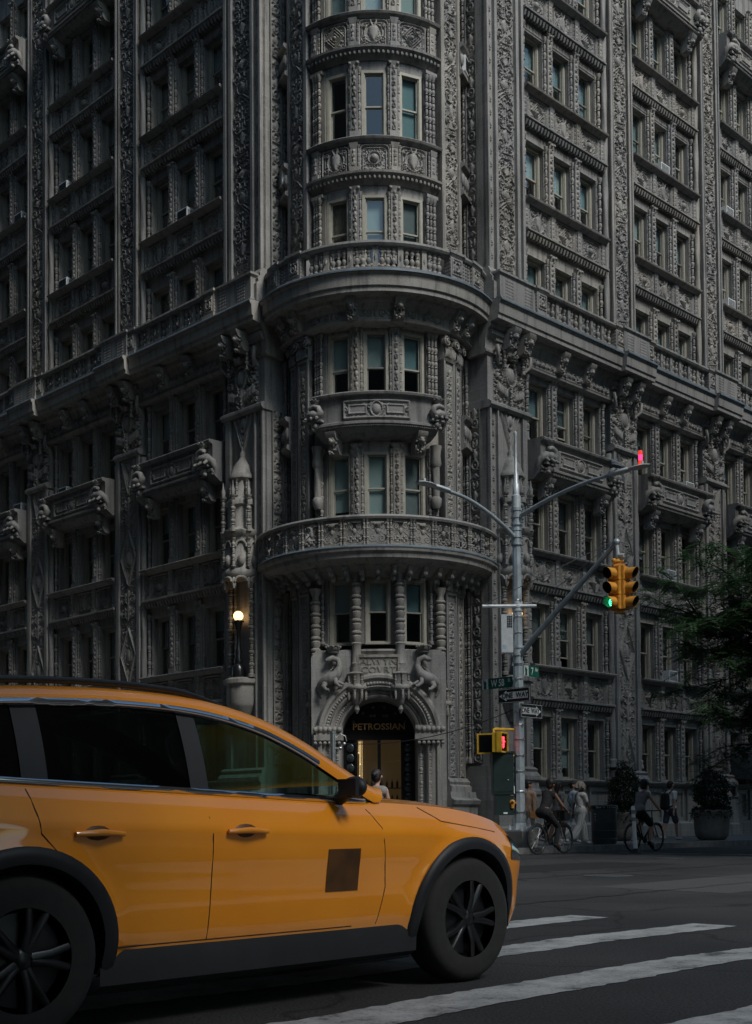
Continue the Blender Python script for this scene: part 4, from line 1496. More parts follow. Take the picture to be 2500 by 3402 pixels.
# corner piers beside the tower: each with its own niche, lamp and flowered edge
M_VPANEL = plain_v_panel(1.0, 1.35, 0)
M_CORNERPANEL = pier_panel(.92, 3.6, seed=91)
for phi, sg in ((PHI_R, 1), (PHI_L, -1)):
    a, b = PIERS[0]
    xc = sg * (2.55)
    # upper
    mb = MB()
    q0, q1 = sorted((sg * 1.60, sg * 3.46)); mb.box(q0 - xc, q1 - xc, -.10, 1.7, 17.0, TOP)
    for e0, e1 in ((1.98, 2.10), (3.06, 3.20), (3.34, 3.46), (1.60, 1.70)):
        p, q = sorted((sg * e0 - xc, sg * e1 - xc)); mb.box(p, q, -.22, 0, 18.0, TOP)
    p, q = sorted((sg * 1.52 - xc, sg * 3.56 - xc))
    mb.prof_x([(-1.2, 17.0), (.46, 17.0), (.46, 17.60), (.38, 17.68), (.40, 17.78), (.30, 17.9), (.32, 17.98), (.22, 18.15), (-1.2, 18.15)], p, q)
    pu = place('corner_pier', mb.mesh('corner_pier', 'stone_block', 30), phi, xc, 0, 0)
    for j in range(5):
        obj('carved_panel', M_CORNERPANEL, pu, (sg * 2.585 - xc, -.105, 18.16 + 3.6 * j))
    mb = MB(); flower_strip(mb, 0, -.12, 18.4, 34, .42)
    obj('flower_strip', mb.mesh('flower_strip', 'stone_carved', 60), pu, (sg * 1.84 - xc, 0, 0))
    obj('rope_column', M_ROPE, pu, (sg * 3.52 - xc, -.02, 0))
    # lower
    mb = MB()
    mb.box(q0 - xc, q1 - xc, -.08, 1.7, .15, 16.0)
    for e0, e1 in ((1.98, 2.04), (3.24, 3.46), (1.60, 1.68)):
        p, q = sorted((sg * e0 - xc, sg * e1 - xc)); mb.box(p, q, -.18, 0, 2.5, 13.9)
    p, q = sorted((sg * 1.54 - xc, sg * 3.60 - xc))
    mb.prof_x([(-1.2, .15), (.50, .15), (.50, .55), (.42, .62), (.40, 1.55), (.46, 1.62), (.46, 1.72), (.38, 1.80), (.36, 2.02), (.44, 2.08), (.44, 2.2), (.30, 2.34), (.34, 2.42), (.2, 2.5), (-1.2, 2.5)], p, q)
    mb.prof_x([(-1.2, 13.72), (.2, 13.72), (.28, 13.8), (.28, 13.88), (.18, 13.95), (-1.2, 13.95)], p, q)
    mb.prof_x([(-1.2, 15.9), (.20, 15.9), (.34, 16.0), (.34, 16.12), (-1.2, 16.12)], p, q)
    pl = place('corner_pier', mb.mesh('corner_pier', 'stone_block', 30), phi, xc, 0, 0)
    obj('capital', M_CAP, pl, (sg * 2.66 - xc, -.09, 13.97))
    obj('carved_panel', M_VPANEL, pl, (sg * 2.64 - xc, -.085, 12.45))
    mb = MB(); flower_strip(mb, 0, -.10, 2.7, 13.6, .36)
    obj('flower_strip', mb.mesh('flower_strip', 'stone_carved', 60), pl, (sg * 1.83 - xc, 0, 0))
    # bracketed capitals under the cornice
    for e in (2.3, 3.05):
        place('bracket', M_BRACKET, phi, sg * e, .36, 15.62)
    # canopied niche
    mb = MB(); K = 8
    def oct_(prof): mb.lathe(prof, K, (0, -.12, 0))
    oct_([(.50, 4.45), (.54, 4.55), (.54, 5.10), (.64, 5.16), (.64, 5.28), (.52, 5.34)])            # corbel table
    oct_([(.16, 3.9), (.36, 4.2), (.50, 4.45)])
    oct_([(.58, 8.45), (.66, 8.55), (.66, 8.7), (.58, 8.78), (.58, 9.75), (.68, 9.82), (.70, 9.95), (.52, 10.02), (.46, 10.1), (.46, 10.75), (.54, 10.8), (.54, 10.95), (.36, 11.1), (.36, 11.6), (.46, 11.66), (.46, 11.75), (.38, 11.85), (.30, 12.1), (.14, 12.3), (.08, 12.4), (.10, 12.5), (.04, 12.6), (.02, 12.75)])
    for t in range(8):
        an = math.pi * t / 4 + math.pi / 8
        x, y = math.cos(an), math.sin(an)
        if y > .5: continue
        mb.lathe(spindle(1.15, .065, 5), 7, (x * .64, -.12 + y * .64, 9.9))
        mb.lathe([(.05, 0), (.075, .2), (.03, .32), (.01, .5)], 6, (x * .64, -.12 + y * .64, 11.02))
        mb.lathe(spindle(.9, .05, 4), 7, (x * .62, -.12 + y * .62, 8.8))
        mb.lathe(spindle(.5, .04, 3), 6, (x * .40, -.12 + y * .40, 11.1))
        mb.lathe([(.03, 0), (.07, .12), (.06, .3), (.02, .35)], 6, (x * .6, -.12 + y * .6, 8.12))
        an2 = math.pi * t / 4
        x2, y2 = math.cos(an2), math.sin(an2)
        if y2 < .4:
            # little arch heads and shells
            pts = [(x2 * .60 - y2 * .17 * math.cos(w_), -.12 + y2 * .60 + x2 * .17 * math.cos(w_), 9.42 + .20 * math.sin(w_)) for w_ in [math.pi * j / 8 for j in range(9)]]
            mb.tube(pts, .035, 6)
            pts = [(x2 * .62 - y2 * .19 * math.cos(w_), -.12 + y2 * .62 + x2 * .19 * math.cos(w_), 8.32 + .16 * math.sin(w_)) for w_ in [math.pi * j / 8 for j in range(9)]]
            mb.tube(pts, .04, 6)
            mb.ball((x2 * .58, -.12 + y2 * .58, 9.0), .12, 8, 6, 1, 1, 1.6)
    for e in (-.52, .52):
        mb.lathe(spindle(3.1, .075, 14), 8, (e, -.22, 5.34)); mb.lathe(spindle(3.1, .05, 14), 7, (e * .8, -.10, 5.34))
    nb = place('niche', mb.mesh('niche', 'stone_carved', 50), phi, sg * 2.64, .02, 0)
    # lamp standing in the niche
    lamp = thing('wall_lamp', 'lit round globe lamp on a dark column in the left-hand corner niche' if sg < 0 else 'globe lamp in the right-hand corner niche, half hidden behind the street pole', 'lamp')
    r_ = PD + .34
    lamp.location = (CX + r_ * math.sin(phi) + sg * 2.64 * math.cos(phi), CY - r_ * math.cos(phi) + sg * 2.64 * math.sin(phi), 5.34)
    lamp.rotation_euler = (0, 0, phi)
    mb = MB(); mb.lathe([(.20, 0), (.22, .05), (.20, .35), (.12, .45), (.15, .55), (.10, .65), (.12, .85), (.075, .95), (.07, 1.5), (.10, 1.55), (.11, 1.65), (.14, 1.72), (.16, 1.80), (.12, 1.84)], 12)
    for t in range(8):
        mb.ball((.15 * math.cos(t * .785), .15 * math.sin(t * .785), 1.80), .035, 6, 4)
    obj('post', mb.mesh('post', 'black_paint', 50), lamp)
    mb = MB(); mb.ball((0, 0, 1.97), .155, 20, 14); obj('globe', mb.mesh('globe', 'globe_light', 180), lamp)

# ---- tower cornices and balconies
def tcorn(dr):
    return [(PD + d + dr if d > 0 else 2.3, z if z > 16.3 else 16.32 - (16.32 - z) * .72) for d, z in CORN]
mb = MB(); mb.arc(tcorn(-.26), -74, 74, 44)
about('cornice', mb.mesh('cornice', 'stone_large', 30))
mb = MB(); mb.arc([(PD + d - .26 if d > 0 else 2.4, z + .003) for d, z in FLASH], -74, 74, 44)
about('flashing', mb.mesh('flashing', 'lead_flashing', 30))
for th in (-58, -48, -12.2, 12.2, 48, 58):
    place('bracket', M_BRACKET, R_(th), 0, -.10, 15.72)
for th in (-24, 0, 24, -36.5, 36.5):
    r = Rel(.95 if abs(th) < 30 else .4, .36, .02); w = r.w
    r.spiral(w * .22, .18, .12, 1.8, .028, .06, 0, 1); r.spiral(w * .42, .18, .08, 1.4, .024, .05, 2, -1); r.disc(0, .18, .07, .12, .06)
    o_ = about('frieze', r.mesh('frieze', bend=3.14), 15.76, th)
lo, hi = rail_prof(0.0)
mb = MB(); mb.arc([(3.52 + d, z) for d, z in lo], -72, 72, 40); mb.arc([(3.52 + d, z) for d, z in hi], -72, 72, 40)
bal = about('balustrade', mb.mesh('balustrade', 'stone_trim', 30), 17.04)
for j in range(6):
    for q in range(3):
        t = R_(-36 + 12 * j + 3.2 + q * 2.8)
        obj('baluster', M_BALU, bal, (3.52 * math.sin(t), -3.52 * math.cos(t), .14), t)
    if j:
        t = R_(-36 + 12 * j); obj('mini_pier', M_MINI, bal, (3.52 * math.sin(t), -3.52 * math.cos(t), .11), t)
for th in (-42, -58, 42, 58):
    place('pedestal', M_PED, R_(th), 0, 3.54 - PD, 17.04)
for s in (-1, 1):
    p, q = sorted((s * 46, s * 54)); mb = MB(); mb.arc(ring(3.40, 3.6, 17.1, 17.86), p, q, 4)
    p, q = sorted((s * 62, s * 72)); mb.arc(ring(3.40, 3.6, 17.1, 17.86), p, q, 4)
    for th in (48, 50, 52, 64, 66, 68, 70):
        for i in range(6):
            t = R_(s * th); mb.ball((3.6 * math.sin(t), -3.6 * math.cos(t), 17.22 + i * .1), .05, 6, 4)
    about('parapet_block', mb.mesh('parapet_block', 'stone_carved', 40))

# fourth-floor balcony with its beasts
mb = MB()
z = 13.5
mb.arc([(2.6, z), (3.52, z), (3.56, z - .04), (3.54, z - .10), (3.42, z - .14), (3.40, z - .2), (3.40, z - .84), (3.48, z - .88), (3.48, z - .95), (3.38, z - 1.0), (3.28, z - 1.12), (3.0, z - 1.25), (2.6, z - 1.3)], -33, 33, 26)
for q in range(60):
    t = R_(-32 + 64 * q / 59); mb.ball((3.43 * math.sin(t), -3.43 * math.cos(t), z - 1.0), .03, 5, 3)
b4 = about('balcony', mb.mesh('balcony', 'stone_trim', 30))
r = balcony_relief(2.05, .60)
obj('carved_panel', r.mesh('carved_panel', bend=3.405), b4, (0, 0, z - .82))
for s in (-1, 1):
    t = R_(s * 31.5)
    obj('beast', M_BEAST[s], b4, (3.30 * math.sin(t), -3.30 * math.cos(t), z - .66), t, (.66, .8, .66))
    t = R_(s * 24); obj('bracket', M_BRACKET, b4, (3.0 * math.sin(t), -3.0 * math.cos(t), z - 1.72), t)
    mb = MB(); rope(mb, 0, 0, 10.6, 11.5, .11, .8); mb.lathe([(.1, 10.25), (.15, 10.35), (.17, 10.55), (.12, 10.6)], 10); mb.lathe([(.12, 11.5), (.17, 11.6), (.14, 11.9), (.19, 12.15)], 10)
    place('half_column', mb.mesh('half_column', 'stone_carved', 60), R_(s * 37), 0, 2.98 - PD, 0)

# great ring balcony over the portal
mb = MB()
mb.arc([(2.5, 8.66), (4.02, 8.62), (4.06, 8.56), (4.04, 8.48), (3.96, 8.42), (3.94, 8.30), (3.84, 8.22), (3.70, 8.16), (3.55, 8.14), (3.40, 8.04), (3.28, 7.98), (3.2, 7.90), (2.5, 7.88)], -82, 82, 48)
ringb = about('ring_balcony', mb.mesh('ring_balcony', 'stone_large', 30), .2)
ringb.scale = (.965, .965, 1)
mb = MB(); mb.arc([(2.6, 8.668), (4.03, 8.628), (4.075, 8.57), (4.08, 8.60), (4.04, 8.645), (2.6, 8.685)], -82, 82, 48)
obj('flashing', mb.mesh('flashing', 'lead_flashing', 30), ringb)
mb = MB(); mb.arc([(3.74, 9.42), (4.02, 9.42), (4.05, 9.48), (4.02, 9.54), (3.74, 9.54)], -82, 82, 48)
obj('rail', mb.mesh('rail', 'stone_block', 30), ringb)
def pierced(seed, w=.58, h=.74):
    """openwork balustrade panel made of scrolls"""
    mb = MB(); rng = random.Random(seed)
    def sp(cx, cz, R, turns, a0, d, r=.026):
        pts = [(cx + R * (1 - .85 * t) * math.cos(a0 + d * turns * 6.283 * t), 0, cz + R * (1 - .85 * t) * math.sin(a0 + d * turns * 6.283 * t)) for t in [i / 16 for i in range(17)]]
        mb.tube(pts, r, 5)
    for s in (-1, 1):
        sp(s * .14, .20, .13, 1.4, 1.2 if s > 0 else 1.94, -s); sp(s * .14, .54, .12, 1.4, -1.2 if s > 0 else -1.94, s)
        mb.tube([(0, 0, .06), (s * .22, 0, .28), (s * .05, 0, .42), (s * .24, 0, .68)], .024, 5)
        if seed % 2:
            for q in range(4): mb.ball((s * .1 + .07 * math.cos(q * 1.57), -.02, .16 + .07 * math.sin(q * 1.57)), .04, 6, 4)
    mb.ball((0, -.02, .40), .07, 7, 5, 1, .7, 1.4)
    if seed % 2 == 0: crown(mb, (0, 0, .50), .10)
    else: mb.tube([(-.16, 0, .62), (0, 0, .30), (.16, 0, .62)], .03, 6)
    mb.box(-w/2, w/2, -.05, .05, 0, .05); mb.box(-w/2, w/2, -.05, .05, h - .05, h)
    return mb.mesh('openwork_panel', 'stone_carved', 60)
M_PIERCE = [pierced(0), pierced(1)]
mb = MB(); mb.box(-.05, .05, -.05, .05, 0, .76); mb.lathe(spindle(.76, .042, 5), 7, (-.05, -.06, 0)); mb.lathe(spindle(.76, .042, 5), 7, (.05, -.06, 0)); M_POSTLET = mb.mesh('balustrade_post', 'stone_carved', 50)
for j in range(-7, 8):
    t = R_(j * 10.4)
    obj('openwork_panel', M_PIERCE[j % 2], ringb, (3.88 * math.sin(t), -3.88 * math.cos(t), 8.67), t)
    t = R_((j + .5) * 10.4)
    obj('balustrade_post', M_POSTLET, ringb, (3.88 * math.sin(t), -3.88 * math.cos(t), 8.66), t)
mb = MB(); mb.prof_x([(-.3, .30), (-.02, -.02), (.10, -.06), (.16, .04), (.30, .12), (.40, .22), (.42, .30)], -.075, .075); mb.ball((0, -.10, -.05), .09, 7, 5); mb.ball((0, -.3, .1), .085, 7, 5)
M_CORBEL = mb.mesh('corbel', 'stone_carved', 40)
for j in range(-9, 10):
    t = R_(j * 8.2); obj('corbel', M_CORBEL, ringb, (3.22 * math.sin(t), -3.22 * math.cos(t), 7.84), t)

# first-floor columns on pendant pedestals
def make_column():
    mb = MB()
    z0 = 4.62
    mb.lathe([(.03, z0 - .62), (.10, z0 - .5), (.06, z0 - .38), (.14, z0 - .3), (.26, z0), (.36, z0 + .10)], 8)
    for t in range(8):
        a = math.pi * t / 4
        mb.lathe([(.02, 0), (.05, .08), (.045, .22), (.02, .26)], 6, (.33 * math.cos(a), .33 * math.sin(a), z0 - .22))
        pts = [(.33 * math.cos(a + .39 * (1 + math.cos(w_)) ), .33 * math.sin(a + .39 * (1 + math.cos(w_))), z0 + .0 + .12 * math.sin(w_)) for w_ in [math.pi * j / 6 for j in range(7)]]
        mb.tube(pts, .03, 5)
        mb.lathe(spindle(.34, .04, 3), 6, (.33 * math.cos(a), .33 * math.sin(a), z0 + .20))
    mb.lathe([(.38, z0 + .10), (.40, z0 + .14), (.38, z0 + .2), (.31, z0 + .24), (.31, z0 + .52), (.35, z0 + .56), (.20, z0 + .62), (.18, z0 + .8), (.20, z0 + .86), (.165, z0 + .9), (.165, z0 + 1.4), (.2, z0 + 1.46), (.15, z0 + 1.5)], 12)
    z = z0 + 1.5
    for i in range(5):
        mb.lathe([(.13, z), (.17, z + .08), (.18, z + .18), (.13, z + .22), (.19, z + .27), (.19, z + .31), (.12, z + .36)], 12); z += .36
    mb.lathe([(.14, z), (.12, z + .1), (.21, z + .3), (.23, z + .34)], 12)
    return mb.mesh('column', 'stone_carved', 45)
M_COLUMN = make_column()
for th in (-38, -12.4, 12.4, 38):
    place('column', M_COLUMN, R_(th), 0, (3.02 if abs(th) < 20 else 3.06) - PD, 0 if abs(th) < 20 else -.45, None, (.84, .84, 1))
mb = MB(); mb.arc([(2.4, 5.92), (3.0, 5.92), (3.02, 5.86), (2.96, 5.78), (2.92, 5.70), (2.4, 5.70)], -42, 42, 26)
about('sill', mb.mesh('sill', 'stone_trim', 30))

# ---- portal
PY = 3.16            # distance of the portal face from the tower axis
AR, AO, ZS = 1.08, 1.84, 3.34
mb = MB()
n = 40
inner = [(AO * math.cos(math.pi * i / n), ZS + AO * math.sin(math.pi * i / n)) for i in range(n + 1)]
outer = []
for x, z in inner:
    t = math.atan2(z - ZS, x); c, s = math.cos(t), math.sin(t)
    k = min(2.0 / max(abs(c), 1e-6), 2.55 / max(s, 1e-6)); outer.append((c * k, ZS + s * k))
for i in range(n):
    a, b, c, d = inner[i], inner[i + 1], outer[i + 1], outer[i]
    mb.add([(p[0], -2.93, p[1]) for p in (a, b, c, d)], [(0, 1, 2, 3)])
for s in (-1, 1):
    q0, q1 = sorted((s * AO, s * 2.0)); mb.box(q0, q1, -2.93, -2.2, .15, ZS)
port = about('portal', mb.mesh('portal', 'stone_block', 0))
# archivolt of stepped mouldings, with carved bands between
prof = [(AO + .02, 2.90), (AO + .02, 3.06), (AO - .05, 3.14), (AO - .13, 3.14), (AO - .18, 3.06), (AO - .22, 3.06), (AO - .34, 3.02), (AO - .38, 3.10), (AO - .44, 3.06), (AO - .47, 2.92), (AO - .60, 2.88), (AO - .63, 2.94), (AO - .69, 2.90), (AO - .72, 2.72), (AR + .02, 2.60), (AR, 2.05)]
mb = MB()
P = np.array([[(rd * math.cos(math.pi * i / n), -d, ZS + rd * math.sin(math.pi * i / n)) for rd, d in prof] for i in range(n + 1)])
mb.grid(P)
for i in range(54):
    t = math.pi * (i + .5) / 54
    for rd, d, q in ((AO - .28, 3.05, .055), (AO - .535, 2.91, .05)):
        mb.ball((rd * math.cos(t), -d, ZS + rd * math.sin(t)), q, 6, 4)
for s in (-1, 1):
    P = np.array([[(s * rd, -d, zz) for rd, d in prof] for zz in (.15, ZS)])
    mb.grid(P)
    mb.box(*sorted((s * (AR - .02), s * (AO + .08))), -3.2, -2.6, ZS - .14, ZS + .02)
    mb.box(*sorted((s * (AR + .0), s * (AO + .02))), -3.12, -2.6, ZS + .02, ZS + .30)
    for i in range(6):
        mb.ball((s * (AR + .1 + i * .14), -3.12, ZS + .18), .09, 7, 5); mb.ball((s * (AR + .1 + i * .14), -3.16, ZS - .22), .06, 6, 4)
    for xx in (1.24, 1.5, 1.74):
        mb.lathe(spindle(2.3, .05, 10), 7, (s * xx, -3.0 if xx > 1.3 else -2.9, .75))
    mb.box(*sorted((s * AR, s * (AO + .04))), -3.12, -2.6, .15, .75)
obj('archivolt', mb.mesh('archivolt', 'stone_carved', 45), port)
# name panel and its frame
mb = MB(); mb.box(-.58, .58, -3.05, -2.6, 5.12, 5.72)
for x0, x1, z0, z1 in ((-.64, .64, 5.66, 5.74), (-.64, .64, 5.08, 5.15), (-.64, -.57, 5.15, 5.66), (.57, .64, 5.15, 5.66)):
    mb.box(x0, x1, -3.10, -2.9, z0, z1)
npn = obj('name_panel', mb.mesh('name_panel', 'stone_block', 0), port)
for i, t_ in enumerate(('ALWYN', 'COVRT')):
    obj('lettering', text_mesh(t_, .27, 'stone_trim', .012), npn, (0, -3.058, 5.53 - .25 * i), 0, (1.15, 1, 1))
# seated salamanders with crowns above, on the arch
def dragon(s):
    mb = MB()
    def P(*q): return [(s * x, y, z) for x, y, z in q]
    mb.tube(P((.42, 0, -.28), (.50, -.02, -.1), (.46, -.08, .08), (.32, -.14, .2), (.12, -.18, .26), (-.06, -.18, .40), (-.14, -.16, .62), (-.08, -.16, .80), (.08, -.18, .86), (.2, -.2, .80), (.28, -.22, .78)),
            [.04, .06, .09, .16, .19, .15, .10, .085, .09, .085, .04], 10)
    mb.tube(P((.30, -.2, .12), (.36, -.3, .0), (.26, -.33, -.10), (.18, -.35, -.1)), [.11, .08, .055, .05], 7)
    mb.tube(P((.0, -.24, .24), (-.02, -.34, .10), (-.12, -.36, .0), (-.2, -.38, .0)), [.09, .065, .05, .045], 7)
    mb.tube(P((.04, -.16, .18), (-.14, -.24, .12), (-.26, -.28, .06)), [.07, .055, .04], 7)
    for i in range(9): mb.ball((s * (.40 - i * .045), -.10, .24 + i * .045), .035, 5, 4)
    crown(mb, (s * .06, -.12, 1.02), .2)
    return mb.mesh('dragon', 'stone_carved', 60)
for s in (-1, 1):
    obj('dragon', dragon(s), port, (s * 1.28, -2.93, 4.78))

# doorway in the arch
mb = MB()
mb.box(-1.08, 1.08, -2.12, -2.05, 3.3, 4.5)
mb.box(-1.08, 1.08, -2.20, -2.05, 3.26, 3.40)
for x0, x1 in ((-1.06, -1.0), (-.74, -.66), (-.05, .05), (.66, .74), (1.0, 1.06)):
    mb.box(x0, x1, -2.20, -2.06, .15, 3.26)
mb.box(-1.06, 1.06, -2.18, -2.06, .15, .45)
for s in (-1, 1): mb.box(*sorted((s * .74, s * 1.0)), -2.14, -2.06, .45, 3.26)
door = obj('doorway', mb.mesh('doorway', 'door_black', 0), port)
obj('sign_lettering', text_mesh('PETROSSIAN', .27, 'gold_leaf', .02, 'sign_lettering', .004), door, (0, -2.16, 3.66), 0, (1.05, 1, 1))
mb = MB()
for s in (-1, 1): mb.add([(s * .35 - .31, -2.10, .45), (s * .35 + .31, -2.10, .45), (s * .35 + .31, -2.10, 3.06), (s * .35 - .31, -2.10, 3.06)], [(0, 1, 2, 3)])
for s in (-1, 1):
    g = MB(); g.add([(-.31, 0, 0), (.31, 0, 0), (.31, 0, 2.81), (-.31, 0, 2.81)], [(0, 1, 2, 3)])
    obj('door_pane', g.mesh('door_pane', 'window_glass', 0), door, (s * .35, -2.12, .45))
for s in (-1, 1):
    hb = MB(); hb.tube([(0, 0, 0), (0, -.05, .03), (0, -.05, .55), (0, 0, .58)], .014, 7); obj('door_handle', hb.mesh('door_handle', 'gold_leaf', 60), door, (s * .11, -2.13, 1.1))
for k_, (xx, zz) in enumerate(((-.62, 2.9), (-.58, 2.55), (-.60, 2.2), (-.52, 1.9), (-.56, 1.75))):
    hb = MB(); hb.ball((0, 0, 0), .022, 8, 6); hb.tube([(0, 0, .02), (0, 0, 3.25 - zz)], .004, 4); obj('pendant_bulb', hb.mesh('pendant_bulb', 'bulb_warm', 60), door, (xx, -1.75, zz))
for zz in (.9, 1.35, 1.8):
    hb = MB(); hb.box(-.95, .95, -1.74, -1.59, zz, zz + .03)
    for q in range(12): hb.lathe([(.03, 0), (.04, .08), (.035, .16), (.012, .2), (.012, .24)], 7, (-.85 + q * .155, -1.67, zz + .03))
    obj('shelf', hb.mesh('shelf', 'print_brown', 30), door)
mb = MB(); mb.box(-1.0, 1.0, -1.6, -1.58, .2, 3.3); obj('lit_interior', mb.mesh('lit_interior', 'shop_glow', 0), door)
mb = MB(); mb.lathe([(.12, 0), (.12, .03), (.09, .045), (.05, .05), (.045, .09), (.01, .10)], 14); mb.xform(Matrix.Rotation(R_(90), 4, 'X'))
MB_BOSS = mb.mesh('boss', 'boss_glass', 50)
for s in (-1, 1):
    for i in range(9):
        obj('boss', MB_BOSS, door, (s * .87, -2.145, .62 + i * .30))
for x, z in ((-.5, 4.08), (-.18, 4.26), (.18, 4.26), (.5, 4.08), (-.24, 4.0), (-.14, 4.0), (.24, 4.0), (.14, 4.0), (-.78, 3.82), (.78, 3.82)):
    obj('boss', MB_BOSS, door, (x, -2.125, z), 0, (.4, .4, .4))
mb = MB()
for s in (-1, 1):
    P = np.array([[(s * (AR + .01), -2.6, zz), (s * (AR + .01), -1.5, zz)] for zz in (.15, ZS)]); mb.grid(P)
obj('reveal', mb.mesh('reveal', 'stone_block', 0), port)
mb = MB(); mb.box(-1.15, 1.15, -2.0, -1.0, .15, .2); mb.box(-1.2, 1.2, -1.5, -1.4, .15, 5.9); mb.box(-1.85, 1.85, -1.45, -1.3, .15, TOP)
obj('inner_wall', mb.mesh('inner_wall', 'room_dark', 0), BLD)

# ------------------------------------------------------------------ ground, pavements, markings
KX, KY = CX, CY - PD * math.sqrt(2)
Q = math.sqrt(.5)
def UV(u, v, z=0.0):
    """street grid: u runs along the right-hand wall, v along the left-hand wall, origin at the corner"""
    return (KX + (u - v) * Q, KY + (u + v) * Q, z)

mb = MB(); mb.add([(-400, -400, 0), (400, -400, 0), (400, 400, 0), (-400, 400, 0)], [(0, 1, 2, 3)])
tag(obj('road', mb.mesh('road', 'asphalt', 0)), kind='structure')

U0, V0, CR = -5.2, -6.1, 3.2
def kerb_path(off):
    pts = [(60, V0 - off)]
    for i in range(13):
        a = -math.pi / 2 - math.pi / 2 * i / 12
        pts.append((U0 + CR + (CR + off) * math.cos(a), V0 + CR + (CR + off) * math.sin(a)))
    pts.append((U0 - off, 60))
    return pts
mb = MB()
pp = kerb_path(-.16)
poly = [UV(u, v, SW - .012) for u, v in pp] + [UV(60, 60, SW - .012)]
mb.poly(poly)
side = obj('pavement', mb.mesh('pavement', 'sidewalk', 0)); tag(side, kind='structure')
# flagstones as pieces
fl = MB(); fl.box(-.742, .742, -.742, .742, -.06, 0); M_FLAG = fl.mesh('flagstone', 'sidewalk', 0)
for i in range(17):
    for j in range(4):
        u, v = -1.1 + i * 1.5, -5.25 + j * 1.5
        o = obj('flagstone', M_FLAG, side, UV(u, v, SW + rnd.uniform(-.004, .003)), R_(45))
for i in range(14):
    for j in range(3):
        u, v = -4.25 + j * 1.5, .75 + i * 1.5
        obj('flagstone', M_FLAG, side, UV(u, v, SW + rnd.uniform(-.004, .003)), R_(45))
# kerb stones
kp_o, kp_i = kerb_path(0), kerb_path(-.17)
def kerb_stone(a0, a1, b0, b1):
    mb = MB()
    P = [UV(*a0), UV(*a1), UV(*b1), UV(*b0)]
    mb.slab([(p[0], p[1], 0.0) for p in P], (0, 0, 1), SW + .004)
    obj('kerb_stone', mb.mesh('kerb_stone', 'kerb_stone', 0), side)
for i in range(1, len(kp_o) - 2):
    kerb_stone(kp_o[i], kp_o[i + 1], kp_i[i], kp_i[i + 1])
for i in range(16):
    u0, u1 = U0 + CR + i * 2.0, U0 + CR + i * 2.0 + 1.985
    kerb_stone((u0, V0), (u1, V0), (u0, V0 + .17), (u1, V0 + .17))
    v0, v1 = V0 + CR + i * 2.0, V0 + CR + i * 2.0 + 1.985
    kerb_stone((U0, v0), (U0, v1), (U0 + .17, v0), (U0 + .17, v1))

def marking(name, u0, u1, v0, v1, n, rough=.02, seed=0, z=.004):
    """painted strip with slightly worn, wavy edges"""
    rg = random.Random(seed)
    mb = MB(); row = []
    ph = rg.uniform(0, 6)
    for i in range(n + 1):
        u = u0 + (u1 - u0) * i / n
        wv = .03 * math.sin(u * 1.3 + ph) + .015 * math.sin(u * 3.1 + ph * 2)
        row.append([UV(u, v0 + wv + rg.uniform(-rough, rough), z), UV(u, v1 + wv + rg.uniform(-rough, rough), z)])
    mb.grid(np.array(row))
    return tag(obj(name, mb.mesh(name, 'road_paint', 0)), kind='structure')
for i in range(12):
    v = -22.17 + i * 1.29
    marking('crosswalk_stripe', -22.2 + rnd.uniform(-.1, .1), -15.8 + rnd.uniform(-.05, .05), v - .20, v + .20, 90, .017, i)
marking('stop_line', .95, 1.15, -21, -7.3, 2, .0, 50)
marking('lane_line', 6, 30, -13.2, -13.08, 8, .004, 51)
# darker repair patches and tar seams in the asphalt
def patch(name, quad, mt, z):
    mb = MB(); mb.poly([UV(u, v, z) for u, v in quad])
    tag(obj(name, mb.mesh(name, mt, 0)), kind='structure')
patch('road_patch', [(-13.5, -12.2), (-4.5, -12.4), (-4.4, -10.6), (-9.0, -10.4), (-13.4, -10.7)], 'asphalt_new', .0025)
patch('road_patch', [(-12.0, -17.6), (-6.5, -17.2), (-6.6, -15.4), (-11.8, -15.6)], 'asphalt_old', .0022)
patch('road_patch', [(4.0, -11.0), (14.0, -11.2), (14.0, -9.8), (4.1, -9.6)], 'asphalt_new', .0025)
def tar(seed, u0, v0, u1, v1):
    rg_ = random.Random(seed); mb = MB(); row = []
    for i in range(41):
        t_ = i / 40; w_ = rg_.uniform(-.07, .07)
        row.append([UV(u0 + (u1 - u0) * t_ + w_, v0 + (v1 - v0) * t_ + w_, .0032), UV(u0 + (u1 - u0) * t_ + w_ + .03, v0 + (v1 - v0) * t_ + w_ + .05, .0032)])
    mb.grid(np.array(row)); tag(obj('tar_seam', mb.mesh('tar_seam', 'sign_black', 0)), kind='structure')
tar(1, -14, -13.6, 3, -13.3); tar(2, -9.0, -9.5, -8.4, -18.0); tar(3, -15.5, -16.9, -4, -16.4); tar(4, -6, -8.3, 12, -8.1); tar(5, -15.0, -20.6, -10.5, -19.9)
# manhole covers, street irons
def iron(u, v, r):
    mb = MB(); mb.lathe([(r, 0), (r, .006), (r * .9, .008), (r * .88, .004), (.01, .004)], 24)
    for i in range(-3, 4):
        mb.box(-r * .6, r * .6, i * r * .2 - .012, i * r * .2 + .012, .004, .010)
    tag(obj('manhole_cover', mb.mesh('manhole_cover', 'can_grey', 0), None, UV(u, v, .002)), 'round iron manhole cover set in the asphalt %s' % ('right of the crosswalk' if u < -8 else 'near the far kerb'), 'manhole cover')
iron(-9.2, -14.0, .38); iron(-2.0, -10.6, .32)

